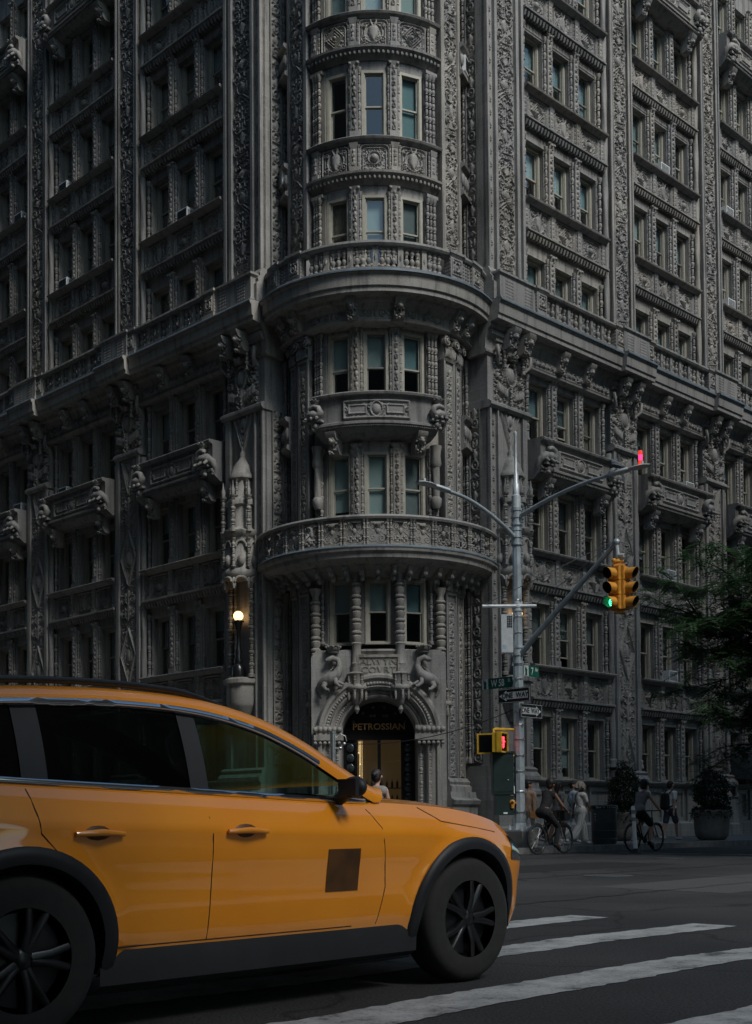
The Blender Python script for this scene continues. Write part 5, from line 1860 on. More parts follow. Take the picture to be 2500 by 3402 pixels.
# ------------------------------------------------------------------ street pole with its arms
PU, PV = -.67, -5.55
px, py, _ = UV(PU, PV)
pole = thing('street_pole', 'tall grey steel street light pole with two lamp arms and a signal arm', 'street light', (px, py, SW))
def wdir(name):
    return {'right': Vector((Q, -Q, 0)), 'left': Vector((-Q, -Q, 0)), 'U': Vector((Q, Q, 0)), 'V': Vector((-Q, Q, 0))}[name]
mb = MB(); mb.lathe([(.135, .42), (.13, 2.5), (.12, 5.0), (.10, 8.55)], 8); obj('shaft', mb.mesh('shaft', 'galvanised', 0), pole)
mb = MB(); mb.box(-.30, .30, -.30, .30, 0, .36); mb.box(-.26, .26, -.26, .26, .36, .40); obj('footing', mb.mesh('footing', 'planter_concrete', 0), pole, (0, 0, 0), R_(45))
mb = MB(); mb.box(-.23, .23, -.23, .23, .40, .44); mb.lathe([(.18, .44), (.15, .58), (.145, .60)], 8)
for sx in (-1, 1):
    for sy in (-1, 1):
        mb.lathe([(.035, .44), (.035, .50), (.015, .50), (.015, .56)], 6, (sx * .18, sy * .18, 0))
obj('base_plate', mb.mesh('base_plate', 'galvanised_light', 0), pole, (0, 0, 0), R_(45))
mb = MB(); mb.lathe([(.115, 8.45), (.115, 8.75), (.085, 8.78), (.085, 9.05), (.06, 9.08), (.06, 9.30), (.035, 9.34), (.032, 10.25), (.04, 10.27), (.04, 10.36), (.0, 10.40)], 12)
obj('antenna', mb.mesh('antenna', 'galvanised_light', 40), pole)
for z in (.85, 1.35, 1.85, 2.25, 2.65, 3.0, 3.35, 3.75, 4.15, 4.5, 4.75, 5.3, 5.7, 6.1):
    mb = MB(); r_ = .135 - .0042 * z + .008
    mb.lathe([(r_, 0), (r_ + .006, .01), (r_ + .006, .04), (r_, .05)], 10)
    mb.box(r_ - .01, r_ + .04, -.02, .02, 0, .05)
    obj('band', mb.mesh('band', 'steel', 0), pole, (0, 0, z), R_(rnd.uniform(-160, -20)))
def lamp_arm(d, z0, z1, L, lift):
    D = wdir(d)
    arm = MB(); pts = []
    for i in range(13):
        t = i / 12
        pts.append(D * (.1 + (L - .6) * t) + Vector((0, 0, z0 + (z1 - z0) * math.sin(t * math.pi / 2) ** .9)))
    arm.tube(pts, [.055 - .012 * i / 12 for i in range(13)], 10)
    arm.lathe([(.125, z0 - .22), (.125, z0 + .22)], 10)
    for dz in (-.18, 0, .18):
        arm.lathe([(.145, z0 + dz - .025), (.145, z0 + dz + .025)], 10)
    a = obj('lamp_arm', arm.mesh('lamp_arm', 'galvanised', 40), pole)
    hd = MB()
    # driver box then flat cobra head, built along +X
    sec = [(-.05, .055, .055, 0), (0, .085, .075, 0), (.42, .10, .075, .01), (.48, .07, .045, .015), (.52, .12, .04, .015), (.70, .165, .042, .015), (.95, .15, .036, .01), (1.06, .06, .02, .005)]
    P = []
    for x, w, h, dz in sec:
        P.append([(x, w * math.cos(t), dz + h * math.sin(t) * (1.0 if math.sin(t) > 0 else .55)) for t in [2 * math.pi * j / 14 for j in range(15)]])
    hd.grid(np.array(P))
    hd.lathe([(.035, .04), (.04, .05), (.04, .13), (.01, .14)], 10, (.82, 0, 0))
    end = pts[-1]
    sl = (pts[-1] - pts[-2]).normalized()
    h_ = obj('luminaire', hd.mesh('luminaire', 'galvanised_light', 50), a, tuple(end), 0)
    h_.rotation_euler = (0, -math.asin(max(-1, min(1, sl.z))) * .75, math.atan2(D.y, D.x))
    return a, end, D
aR, eR, dR = lamp_arm('right', 8.22, 8.72, 3.35, 0)
aL, eL, dL = lamp_arm('left', 7.72, 8.42, 3.05, 0)
# signal arm
D = wdir('right')
mb = MB(); e = D * 2.95 + Vector((0, 0, 7.12))
mb.tube([D * .1 + Vector((0, 0, 4.78)), D * .5 + Vector((0, 0, 5.15)), e], [.075, .075, .055], 10)
mb.lathe([(.125, 4.55), (.125, 5.0)], 10)
for z in (4.58, 4.78, 4.97): mb.lathe([(.15, z - .03), (.15, z + .03)], 10)
mb.ball(tuple(e), .085, 10, 8)
sarm = obj('signal_arm', mb.mesh('signal_arm', 'galvanised', 40), pole)
mb = MB(); mb.tube([tuple(e + Vector((0, 0, -.02))), tuple(e + D * .05 + Vector((0, 0, -.5)))], .045, 8); mb.tube([tuple(e + D * .05 + Vector((0, 0, -.32))), tuple(e + D * .2 + Vector((0, 0, -.34)))], .05, 8)
obj('hanger', mb.mesh('hanger', 'galvanised_light', 40), sarm)
mb = MB(); mb.tube([tuple(e + D * q + Vector((.0, 0, w))) for q, w in ((.08, .0), (.2, -.05), (.34, -.12), (.36, -.25), (.25, -.33), (.12, -.33))], .012, 5)
obj('signal_cable', mb.mesh('signal_cable', 'cable_grey', 40), sarm)
# cross bar and guy wires
mb = MB(); X = wdir('U') * .75 + wdir('right') * .75; X.normalize(); bar = Vector((1, 0, 0)) * .88
mb.tube([tuple(-bar + Vector((0, -.1, 5.98))), tuple(bar * .42 * 2 / 1.6 + Vector((0, -.1, 5.98)))], .045, 8); mb.lathe([(.135, 5.86), (.135, 6.1)], 10); mb.lathe([(.15, 5.95), (.15, 6.0)], 10)
obj('cross_bar', mb.mesh('cross_bar', 'galvanised_light', 40), pole)
for s in (-.95, .5):
    mb = MB(); mb.tube([(s * .88, -.1, 6.02), tuple(e + Vector((0, 0, .06)))], .010, 5); obj('guy_wire', mb.mesh('guy_wire', 'cable_grey', 0), pole)

# things fixed to the pole
def at_pole(x, y, z): return (px + x, py + y, z)
rp = thing('radio_box', 'light grey radio box with a heat sink, strapped to the pole below the cross bar', 'equipment box', at_pole(-.25, -.02, 4.98))
mb = MB(); mb.box(-.17, .12, -.13, .13, 0, .94); mb.box(-.175, .11, -.12, .12, -.02, 0); b_ = obj('case', mb.mesh('case', 'galvanised_light', 0), rp)
mb = MB()
for i in range(5):
    for j in range(3): mb.box(-.02 + j * .045, .01 + j * .045, -.145, -.13, .62 + i * .06, .66 + i * .06)
obj('heat_sink', mb.mesh('heat_sink', 'signal_black', 0), rp)
mb = MB(); mb.box(-.145, -.06, -.134, -.131, .08, .18); obj('sticker', mb.mesh('sticker', 'cloth_blue', 0), rp)

cab = thing('control_cabinet', 'dark green signal control cabinet hung beside the pole', 'cabinet', at_pole(-.42, .02, .95))
mb = MB(); mb.box(-.26, .26, -.20, .20, .52, 1.52); mb.box(-.28, .28, -.22, .22, 1.52, 1.57); mb.box(-.20, .26, -.18, .18, 0, .50); mb.box(-.22, .28, -.19, .19, .49, .53); mb.box(.2, .34, -.06, .06, .2, .3); mb.box(.2, .34, -.06, .06, 1.2, 1.3)
obj('case', mb.mesh('case', 'cabinet_green', 0), cab)
mb = MB(); mb.box(-.23, .23, -.212, -.20, .58, 1.48); obj('door', mb.mesh('door', 'cabinet_green', 0), cab)
mb = MB(); mb.ball((.12, -.215, .86), .02, 8, 6); obj('lock', mb.mesh('lock', 'steel', 60), cab)
mb = MB(); mb.box(.0, .1, -.186, -.181, .03, .07); obj('sticker', mb.mesh('sticker', 'sign_white', 0), cab)

def plate(w, h, mat, t=.006, r=.02):
    mb = MB(); pts = []
    for cx_, cz_, a0 in ((w/2 - r, h/2 - r, 0), (-w/2 + r, h/2 - r, 90), (-w/2 + r, -h/2 + r, 180), (w/2 - r, -h/2 + r, 270)):
        for k in range(4):
            a = R_(a0 + 30 * k); pts.append((cx_ + r * math.cos(a), 0, cz_ + r * math.sin(a)))
    mb.slab(pts, (0, 1, 0), t)
    return mb.mesh('plate', mat, 0)
def shape(pts, mat, name, t=.003):
    mb = MB(); mb.slab([(x, 0, z) for x, z in pts], (0, -1, 0), t)
    return mb.mesh(name, mat, 0)

def sign(name, label, cat, rz, z, along, out, w, h, base):
    ax = Vector((math.cos(rz), math.sin(rz), 0)); nn = Vector((math.sin(rz), -math.cos(rz), 0))
    p = ax * along + nn * out
    t = thing(name, label, cat, at_pole(p.x, p.y, z), rz)
    obj('plate', plate(w, h, base), t)
    return t
# one-way signs
def one_way(label, rz, z, along, w, h, s, out):
    t = sign('one_way_sign', label, 'sign', rz, z, along, out, w, h, 'sign_black')
    mb = MB(); b = .008
    for x0, x1, z0, z1 in ((-w/2 + .012, w/2 - .012, h/2 - .012 - b, h/2 - .012), (-w/2 + .012, w/2 - .012, -h/2 + .012, -h/2 + .012 + b), (-w/2 + .012, -w/2 + .012 + b, -h/2 + .02, h/2 - .02), (w/2 - .012 - b, w/2 - .012, -h/2 + .02, h/2 - .02)):
        mb.box(x0, x1, -.003, 0, z0, z1)
    obj('border', mb.mesh('border', 'sign_white', 0), t)
    k = h * .24
    a = [(-w*.44, 0), (-w*.22, h*.36), (-w*.22, k), (w*.43, k), (w*.43, -k), (-w*.22, -k), (-w*.22, -h*.36)]
    a = [(x if s > 0 else -x, zz) for x, zz in a]
    if s < 0: a = a[::-1]
    obj('arrow', shape(a, 'sign_white', 'arrow'), t)
    obj('lettering', text_mesh('ONE  WAY', h * .44, 'sign_black', .002, 'lettering', .004), t, (w * .05 * s, -.006, 0), 0, (1.06 if w > .95 else .92, 1, 1.15))
    return t
one_way('black and white ONE WAY sign with arrow pointing left', PHI_L, 3.91, -.02, 1.02, .36, 1, .17)
one_way('black and white ONE WAY sign with arrow pointing right', PHI_R, 3.53, .26, .86, .35, -1, .20)
# street name blades
def blade(label, rz, z, along, w, txt, sup, out):
    t = sign('street_name_sign', label, 'sign', rz, z, along, out, w, .27, 'sign_green')
    obj('emblem_panel', shape([(-w/2 + .005, -.13), (-w/2 + .20, -.13), (-w/2 + .20, .13), (-w/2 + .005, .13)], 'sign_white', 'emblem_panel'), t)
    # robed torch-bearer silhouette
    fig = [(-.045, -.12), (.045, -.12), (.035, -.02), (.05, .03), (.02, .05), (.015, .085), (-.01, .085), (-.015, .05), (-.03, .06), (-.035, .12), (-.055, .12), (-.05, .02), (-.035, -.02)]
    obj('emblem', shape([(x - w/2 + .105, z_) for x, z_ in fig], 'sign_green', 'emblem', .002), t, (0, -.004, 0))
    obj('lettering', text_mesh(txt, .23, 'sign_white', .002, 'lettering', .002), t, ((.02 if sup == 'St' else .04), -.004, -.005), 0, (.80, 1, 1.1))
    obj('lettering', text_mesh(sup, .13, 'sign_white', .002, 'lettering', .001), t, (w/2 - .10, -.004, .05), 0, (.8, 1, 1.1))
blade('green street name blade reading W 58 St on the left of the pole', PHI_L, 4.27, -.64, .98, 'W 58', 'St', .05)
blade('small green street name blade reading 7 Av on the right of the pole', PHI_R, 4.55, .46, .62, '7', 'Av', .05)
# push button and its plate
t = thing('push_button', 'orange pedestrian push button on the pole under a small white plate', 'push button', at_pole(-.20, -.16, 1.12))
mb = MB(); mb.ball((0, 0, .14), .075, 12, 8, 1, .6, 1.0); mb.tube([(0, .0, .1), (0, 0, 0)], [.06, .045], 10); mb.tube([(.03, .02, .12), (.14, .1, .12)], .02, 6); obj('housing', mb.mesh('housing', 'signal_yellow', 60), t)
mb = MB(); mb.lathe([(.035, 0), (.035, .02), (.02, .03)], 10); mb.xform(Matrix.Translation((0, -.04, .14)) @ Matrix.Rotation(R_(90), 4, 'X')); obj('button', mb.mesh('button', 'signal_black', 40), t)
t = thing('walk_plate', 'small white plate with a black walking figure beside the pole', 'sign', at_pole(-.20, -.17, 1.55))
obj('plate', plate(.125, .23, 'sign_white'), t)
fig = [(-.03, -.06), (-.012, -.06), (.0, -.01), (.015, -.06), (.035, -.06), (.018, .0), (.012, .04), (.035, .01), (.042, .02), (.018, .055), (-.012, .055), (-.035, .02), (-.028, .012), (-.012, .03), (-.012, -.005)]
obj('figure', shape([(x, z + .03) for x, z in fig], 'sign_black', 'figure'), t)
mb = MB(); mb.lathe([(.014, 0), (.014, .004)], 10); mb.xform(Matrix.Translation((.0, -.001, .10)) @ Matrix.Rotation(R_(90), 4, 'X')); obj('figure_head', mb.mesh('figure_head', 'sign_black', 0), t)
mb = MB()
for z in (-.05, -.065, -.08, -.095): mb.box(-.045, .045, -.003, 0, z - .003, z + .003)
obj('small_print', mb.mesh('small_print', 'sign_black', 0), t)

# ---- traffic signal
sig = Vector((px, py, SW)) + e + D * .05
ts = thing('traffic_signal', 'yellow two-way traffic signal hanging from the arm, green lamp lit on its left', 'traffic light', (sig.x, sig.y, sig.z - 1.62))
SH = .335
def visor_tube(L, r):
    P = []
    for i in range(21):
        a = 2 * math.pi * i / 20
        # cut-away tunnel visor: longer on top
        l_ = L * (.80 + .20 * math.sin(a))
        P.append([(r * math.cos(a), 0, r * math.sin(a)), (r * math.cos(a) * 1.02, -l_, r * math.sin(a) * 1.02 - .01)])
    return np.array(P)
mb = MB(); mb.grid(visor_tube(.27, .128)); mb.grid(visor_tube(.265, .122)); M_VISOR = mb.mesh('visor', 'signal_yellow', 60)
mb = MB(); mb.grid(visor_tube(.262, .119)); M_VLINE = mb.mesh('visor_lining', 'signal_black', 60)
mb = MB(); mb.box(-.165, .165, -.02, .16, .005, SH - .005); mb.box(-.15, .15, -.035, 0, .02, SH - .02); M_SECT = mb.mesh('section', 'signal_yellow', 0)
mb = MB(); mb.ball((0, 0, 0), .112, 16, 8, 1, .3, 1); M_LENS = mb.mesh('lens', 'signal_black', 60)
for phi, lit in ((R_(-52), 0), (R_(52), None)):
    n_ = Vector((math.sin(phi), -math.cos(phi), 0))
    for k in range(3):
        o = obj('section', M_SECT, ts, tuple(n_ * .17 + Vector((0, 0, k * SH + .02))), phi)
        v = obj('visor', M_VISOR, o, (0, -.03, SH / 2)); obj('visor_lining', M_VLINE, o, (0, -.031, SH / 2))
        obj('lens', M_LENS, o, (0, -.035, SH / 2))
        if lit == k:
            mb = MB()
            for a in range(22):
                mb.ball((.085 * math.cos(a * .2856), -.075, .085 * math.sin(a * .2856)), .010, 5, 4)
            for a in range(7):
                mb.ball((.045 * math.cos(a * .9), -.075, .05 * math.sin(a * .9) - .01), .010, 5, 4)
            obj('led_dots', mb.mesh('led_dots', 'led_green', 0), o, (0, 0, SH / 2))
mb = MB(); mb.box(-.06, .06, -.08, .08, -.02, 1.06); mb.box(-.14, .14, -.06, .10, 1.04, 1.10); mb.lathe([(.05, 1.1), (.07, 1.14), (.05, 1.22), (.04, 1.26)], 10)
mb.ball((-.13, -.10, 1.16), .06, 9, 7); mb.tube([(-.13, -.1, 1.16), (.1, 0, 1.16)], .035, 7); mb.box(-.12, .12, -.1, .1, -.05, -.02)
obj('frame', mb.mesh('frame', 'signal_yellow', 30), ts)

# ---- pedestrian signal: two housings at a right angle
ps = thing('pedestrian_signal', 'yellow pedestrian signal on the pole showing a red hand', 'pedestrian light', at_pole(-.62, -.10, 2.50))
def ped_box(phi, off, lit):
    mb = MB(); mb.box(-.21, .21, -.10, .12, 0, .48); mb.box(-.225, .225, -.12, .0, .46, .495); mb.box(-.225, .225, -.12, 0, -.012, .02)
    for s in (-1, 1): mb.box(*sorted((s * .205, s * .23)), -.13, 0, 0, .48)
    o = obj('housing', mb.mesh('housing', 'ped_yellow', 0), ps, off, phi)
    mb = MB(); mb.box(-.185, .185, -.105, -.098, .03, .45); obj('face', mb.mesh('face', 'signal_black', 0), o)
    mb = MB()
    for i in range(9): mb.box(-.185, .185, -.125, -.106, .06 + i * .045, .063 + i * .045)
    obj('louvre', mb.mesh('louvre', 'signal_black', 0), o)
    if lit:
        mb = MB()
        for x, z in ((-.02, .30), (-.04, .32), (-.03, .36), (-.01, .36), (.02, .35), (.0, .32), (-.05, .27), (-.03, .24), (.01, .25), (.03, .28), (.05, .25), (-.01, .21), (.02, .19), (-.04, .19), (-.05, .16), (-.02, .14), (.01, .14), (-.03, .11), (-.05, .36), (-.055, .32)):
            mb.box(x - .014 - .06, x + .014 - .06, -.130, -.110, z - .014, z + .014)
        obj('red_hand', mb.mesh('red_hand', 'led_red', 0), o)
ped_box(R_(62), (.13, -.1, 0), True)
ped_box(R_(-25), (-.16, .12, -.02), False)
mb = MB(); mb.tube([(-.02, 0, .49), (-.02, 0, .56), (.04, 0, .58), (.62, .1, .56)], .035, 7); mb.tube([(-.02, 0, .0), (-.02, 0, -.08), (.04, 0, -.10), (.62, .1, -.08)], .035, 7)
obj('bracket_arm', mb.mesh('bracket_arm', 'ped_yellow', 40), ps)

# beacon and pigeon on the right lamp
def on_arm(end, Dd, q, dz):
    p = Vector((px, py, SW)) + end + Dd * q + Vector((0, 0, dz)); return tuple(p)
bc = thing('beacon', 'glowing pink and orange beacon tube standing on the right lamp head', 'beacon', on_arm(eR, dR, .78, .05))
bc.scale = (.8, .8, .85)
mb = MB(); mb.lathe([(.072, 0), (.072, .06), (.066, .07), (.06, .12), (.06, .14)], 14); obj('base', mb.mesh('base', 'beacon_orange', 40), bc)
mb = MB(); mb.lathe([(.058, .12), (.058, .30)], 14); obj('lit_tube', mb.mesh('lit_tube', 'beacon_pink', 60), bc)
mb = MB(); mb.lathe([(.062, .30), (.066, .31), (.062, .40), (.058, .41)], 14); obj('collar', mb.mesh('collar', 'beacon_orange', 40), bc)
mb = MB(); mb.lathe([(.056, .41), (.056, .47), (.064, .475), (.064, .52), (.0, .53)], 14); obj('cap', mb.mesh('cap', 'signal_black', 40), bc)
pg = thing('pigeon', 'grey pigeon perched on the right lamp arm', 'bird', on_arm(eR, dR, .12, .085), math.atan2(dR.y, dR.x) + math.pi)
mb = MB(); mb.tube([(-.22, 0, .03), (-.12, 0, .07), (-.02, 0, .12), (.07, 0, .16), (.11, 0, .21), (.12, 0, .255), (.15, 0, .262), (.19, 0, .25)], [.02, .05, .085, .08, .045, .042, .03, .006], 10)
obj('body', mb.mesh('body', 'pigeon_grey', 60), pg)
for s in (-1, 1):
    mb = MB(); mb.tube([(.06, s * .07, .14), (-.06, s * .085, .10), (-.20, s * .03, .04)], [.03, .05, .01], 8, True, .5); obj('wing', mb.mesh('wing', 'pigeon_grey', 60), pg)
    mb = MB(); mb.tube([(.01, s * .03, .06), (.015, s * .03, 0)], .008, 5); mb.tube([(.0, s * .03, 0), (.05, s * .03, .0)], .007, 5); obj('leg', mb.mesh('leg', 'led_red' if False else 'leather_tan', 0), pg)

# short steel post with a cable to the pole
sx, sy, _ = UV(-2.57, -.83)
stp = thing('steel_post', 'short galvanised steel post with a cable, in front of the shop door', 'post', (sx, sy, SW))
mb = MB(); mb.lathe([(.13, 0), (.13, .04), (.075, .06), (.075, 3.0), (.085, 3.0), (.085, 3.05), (.01, 3.07)], 14); obj('shaft', mb.mesh('shaft', 'steel', 40), stp)
mb = MB(); mb.tube([(.06, 0, 2.85), (.2, 0, 2.98), (.33, 0, 2.92), (.36, 0, 2.78)], .014, 5); mb.tube([(.05, 0, 2.6), (.2, 0, 2.6)], .02, 6); mb.ball((.3, 0, 2.72), .045, 7, 5); mb.ball((.2, 0, 2.6), .05, 7, 5); obj('cable_bracket', mb.mesh('cable_bracket', 'steel', 40), stp)
cb = thing('overhead_cable', 'thin black cable sagging from the short post to the street pole', 'cable', (sx + .3, sy, 2.87))
mb = MB(); a0 = Vector((0, 0, 0)); a1 = Vector((px - sx - .3, py - sy, 3.62 - 2.87)); pts = []
for i in range(17):
    t_ = i / 16; p = a0.lerp(a1, t_); p.z -= 4 * .28 * t_ * (1 - t_); pts.append(tuple(p))
mb.tube(pts, .011, 5); obj('wire', mb.mesh('wire', 'wire_black', 0), cb)

# ---- litter bin, delineator, planters
u, v = 0.95, -5.75
can = thing('litter_bin', 'round grey litter bin with a lettered black rim at the kerb', 'bin', UV(3.0, -5.5, SW))
can.scale = (1.1, 1.1, 1.12)
mb = MB(); mb.lathe([(.29, .0), (.29, .05), (.305, .07), (.315, .78), (.32, .80), (.32, .84), (.30, .84), (.29, .5), (.01, .45)], 26)
for i in range(4): mb.lathe([(.31, .12 + i * .2), (.316, .125 + i * .2), (.316, .135 + i * .2), (.31, .14 + i * .2)], 26, (0, 0, 0), 1, 1, False)
obj('body', mb.mesh('body', 'can_grey', 40), can)
mb = MB(); mb.lathe([(.322, .84), (.335, .85), (.335, .92), (.31, .94), (.26, .93), (.25, .86)], 26); rimo = obj('rim', mb.mesh('rim', 'sign_black', 40), can)
for k, ch in enumerate("Don't litter"):
    if ch == ' ': continue
    a = R_(-40 + k * 7.5); me = text_mesh(ch, .075, 'sign_white', .001)
    obj('lettering', me, rimo, (.337 * math.sin(a), -.337 * math.cos(a), .885), a)
for k, ch in enumerate('NYC'):
    a = R_(-52); obj('lettering', text_mesh(ch, .07, 'sign_white', .001), can, (.318 * math.sin(a), -.318 * math.cos(a), .72 - k * .07), a)
dl = thing('delineator_post', 'leaning white plastic delineator post with two grey bands at the road edge', 'post', UV(.75, -7.96, 0))
mb = MB(); mb.lathe([(.055, .05), (.05, .4), (.046, 1.12), (.04, 1.14)], 14); sh_ = obj('shaft', mb.mesh('shaft', 'delineator_white', 40), dl); sh_.rotation_euler = (0, R_(-2.6), 0)
for z in (.78, .96):
    mb = MB(); mb.lathe([(.0505, z), (.0495, z + .09)], 14, (0, 0, 0), 1, 1, False); o_ = obj('band', mb.mesh('band', 'post_band', 60), dl); o_.rotation_euler = (0, R_(-2.6), 0)
mb = MB(); mb.lathe([(.17, 0), (.16, .02), (.09, .05), (.065, .10), (.06, .12)], 8); obj('base', mb.mesh('base', 'signal_black', 30), dl)

def leaf_cloud(n, sampler, size, seed, mat, name):
    rg = np.random.RandomState(seed)
    P = sampler(rg, n)
    a = rg.normal(size=(n, 3)); a /= np.linalg.norm(a, axis=1)[:, None]
    b = np.cross(a, rg.normal(size=(n, 3))); b /= np.linalg.norm(b, axis=1)[:, None] + 1e-9
    L = size * rg.uniform(.6, 1.4, n)[:, None]
    v = np.stack([P, P + a * L * .5 + b * L * .28, P + a * L, P + a * L * .5 - b * L * .28], 1).reshape(-1, 3)
    me = bpy.data.meshes.new(name)
    me.vertices.add(4 * n); me.vertices.foreach_set('co', v.reshape(-1).astype(np.float32))
    me.loops.add(4 * n); me.loops.foreach_set('vertex_index', np.arange(4 * n, dtype=np.int32))
    me.polygons.add(n); me.polygons.foreach_set('loop_start', (np.arange(n) * 4).astype(np.int32))
    me.update(calc_edges=True); finish(me, mat, 0)
    return me

mb = MB(); mb.lathe([(.40, 0), (.50, .03), (.60, .14), (.64, .35), (.66, .72), (.69, .76), (.69, .86), (.64, .88), (.60, .84), (.58, .76)], 30); M_POT = mb.mesh('pot', 'planter_concrete', 40)
mb = MB(); mb.lathe([(.60, .76), (.3, .80), (.01, .82)], 20, (0, 0, 0), 1, 1, False); M_SOIL = mb.mesh('soil', 'soil', 40)
def topiary(label, loc, h, rx, rz_, seed):
    t = thing('planter', label, 'planter', loc)
    obj('pot', M_POT, t); obj('soil', M_SOIL, t)
    mb = MB(); mb.tube([(0, 0, .8), (.03, .01, 1.1), (0, 0, 1.5)], [.05, .04, .03], 7); obj('stem', mb.mesh('stem', 'bark', 40), t)
    def smp(rg, n):
        d = rg.normal(size=(n, 3)); d /= np.linalg.norm(d, axis=1)[:, None]
        r = rg.uniform(.35, 1, n)[:, None] ** .4
        wob = 1 + .12 * np.sin(d[:, :1] * 7 + seed) + .10 * np.sin(d[:, 2:] * 9 + seed * 2)
        return d * r * wob * np.array([rx, rx, rz_]) + np.array([0, 0, h])
    obj('foliage', leaf_cloud(5200, smp, .075, seed, 'leaf_box', 'foliage'), t)
    def smp2(rg, n):
        a = rg.uniform(0, 6.28, n); r = .50 + rg.uniform(0, .26, n)
        return np.stack([r * np.cos(a), r * np.sin(a), .86 - np.maximum(0, r - .66) * rg.uniform(.5, 3.2, n) + rg.uniform(-.03, .08, n)], 1)
    obj('trailing_plant', leaf_cloud(1500, smp2, .08, seed + 5, 'leaf_box', 'trailing_plant'), t)
    return t
topiary('round concrete planter with a clipped dark shrub at the right edge', UV(9.1, -5.2, SW), 1.40, .66, .62, 3).scale = (.82, .82, 1.05)
topiary('concrete planter with a tall dark shrub standing behind the litter bin', UV(7.1, -3.4, SW), 1.50, .56, .80, 9).scale = (.82, .82, 1.0)

# domed entrance awning with lantern at far right
aw = thing('awning', 'dark domed fabric awning over an entrance at the far right', 'awning', (0, 0, 0))
aw.location = (CX + PD * Q + 17.4 * Q, CY - PD * Q + 17.4 * Q, 2.3); aw.rotation_euler = (0, 0, PHI_R)
mb = MB(); P = []
for i in range(13):
    a = math.pi / 2 * i / 12
    P.append([(-1.35 * math.cos(math.pi * j / 16) , -1.9 * math.sin(a) if False else -1.6 * math.sin(math.pi * j / 16) * math.cos(a), .35 + 1.15 * math.sin(a) * (math.sin(math.pi * j / 16) ** .5)) for j in range(17)])
mb.grid(np.array(P))
P = [[(-1.35 * math.cos(math.pi * j / 16), -1.6 * math.sin(math.pi * j / 16), z) for j in range(17)] for z in (.0, .35)]
mb.grid(np.array(P)); obj('canopy', mb.mesh('canopy', 'dome_fabric', 60), aw)
lt = thing('lantern', 'small black wall lantern beside the domed awning', 'lamp', (0, 0, 0))
lt.location = (CX + (PD + .45) * Q + 15.75 * Q, CY - (PD + .45) * Q + 15.75 * Q, 1.65); lt.rotation_euler = (0, 0, PHI_R)
mb = MB(); mb.lathe([(.05, 0), (.13, .05), (.15, .35), (.18, .38), (.06, .48), (.02, .56)], 6); mb.tube([(0, 0, .45), (0, .2, .6), (0, .4, .5)], .02, 6); obj('case', mb.mesh('case', 'black_paint', 30), lt)

# ---- window air conditioners
def air_con(label, phi, x, z, d=-.22, w=.56, h=.40, dark=True):
    t = thing('air_conditioner', label, 'air conditioner', (0, 0, 0))
    r = PD + d
    t.location = (CX + r * math.sin(phi) + x * math.cos(phi), CY - r * math.cos(phi) + x * math.sin(phi), z)
    t.rotation_euler = (0, 0, phi)
    mb = MB(); mb.box(-w/2, w/2, -.30, .22, 0, h); c = obj('case', mb.mesh('case', 'ac_white', 0), t)
    mb = MB(); mb.box(-w/2 + .035, w/2 - .035, -.304, -.298, .035, h - .035); obj('grille', mb.mesh('grille', 'ac_black' if dark else 'can_grey', 0), t)
    mb = MB()
    for i in range(7): mb.box(-w/2 + .03, w/2 - .03, -.312, -.303, .06 + i * (h - .1) / 7, .068 + i * (h - .1) / 7)
    for i in range(5): mb.box(*sorted((w/2 - .002, w/2 + .003)), -.25 + i * .07, -.22 + i * .07, .08, h - .08)
    obj('louvre', mb.mesh('louvre', 'can_grey' if dark else 'ac_white', 0), t)
def wx(sg, bay, col):
    a, b = BAYS[bay]; w = b - a; xc = sg * (a + b) / 2
    return xc + (col - 1) * (WW + .48) * (w - 1.59) / (BW - 1.59)
AC = [('white-cased window air conditioner in the middle window of the nearest left bay, below the top', -1, 0, 1, 5),
      ('small window air conditioner one storey lower in the nearest left bay', -1, 0, 1, 4 + 0),
      ('window air conditioner in the left window of the second left bay, upper storey', -1, 1, 0, 6),
      ('pale window air conditioner in the second left bay, mid storey', -1, 1, 0, 5),
      ('window air conditioner in the third left bay beside the pier', -1, 2, 2, 6),
      ('window air conditioner on the balcony of the second left bay below the cornice', -1, 1, 0, 3),
      ('dark-fronted window air conditioner low in the third left bay', -1, 2, 2, 3),
      ('bright window air conditioner at the top left corner of the photo', -1, 2, 2, 8),
      ('white window air conditioner in the middle window of the second right bay', 1, 1, 1, 6),
      ('grey window air conditioner in the second right bay above the tree', 1, 1, 1, 2),
      ('grey window air conditioner in the second right bay half hidden by the tree', 1, 1, 1, 1),
      ('window air conditioner in the third right bay, upper storey', 1, 2, 0, 6),
      ('white window air conditioner in the third right bay, just above the cornice', 1, 2, 0, 5),
      ('small window air conditioner in the second right bay just above the lamp head', 1, 1, 2, 3)]
for lab, sg, bay, col, si in AC:
    air_con(lab, PHI_R if sg > 0 else PHI_L, wx(sg, bay, col), SILL[si] + .02, dark=(sg < 0))
# one in each recess beside the tower
for s, z, lab in ((-1, 20.9, 'white window air conditioner in the narrow recess left of the tower'), (1, 24.5, 'dark window air conditioner in the narrow recess right of the tower')):
    air_con(lab, R_(s * 71), 0, z, 2.85 - PD, .42, .5, s > 0)

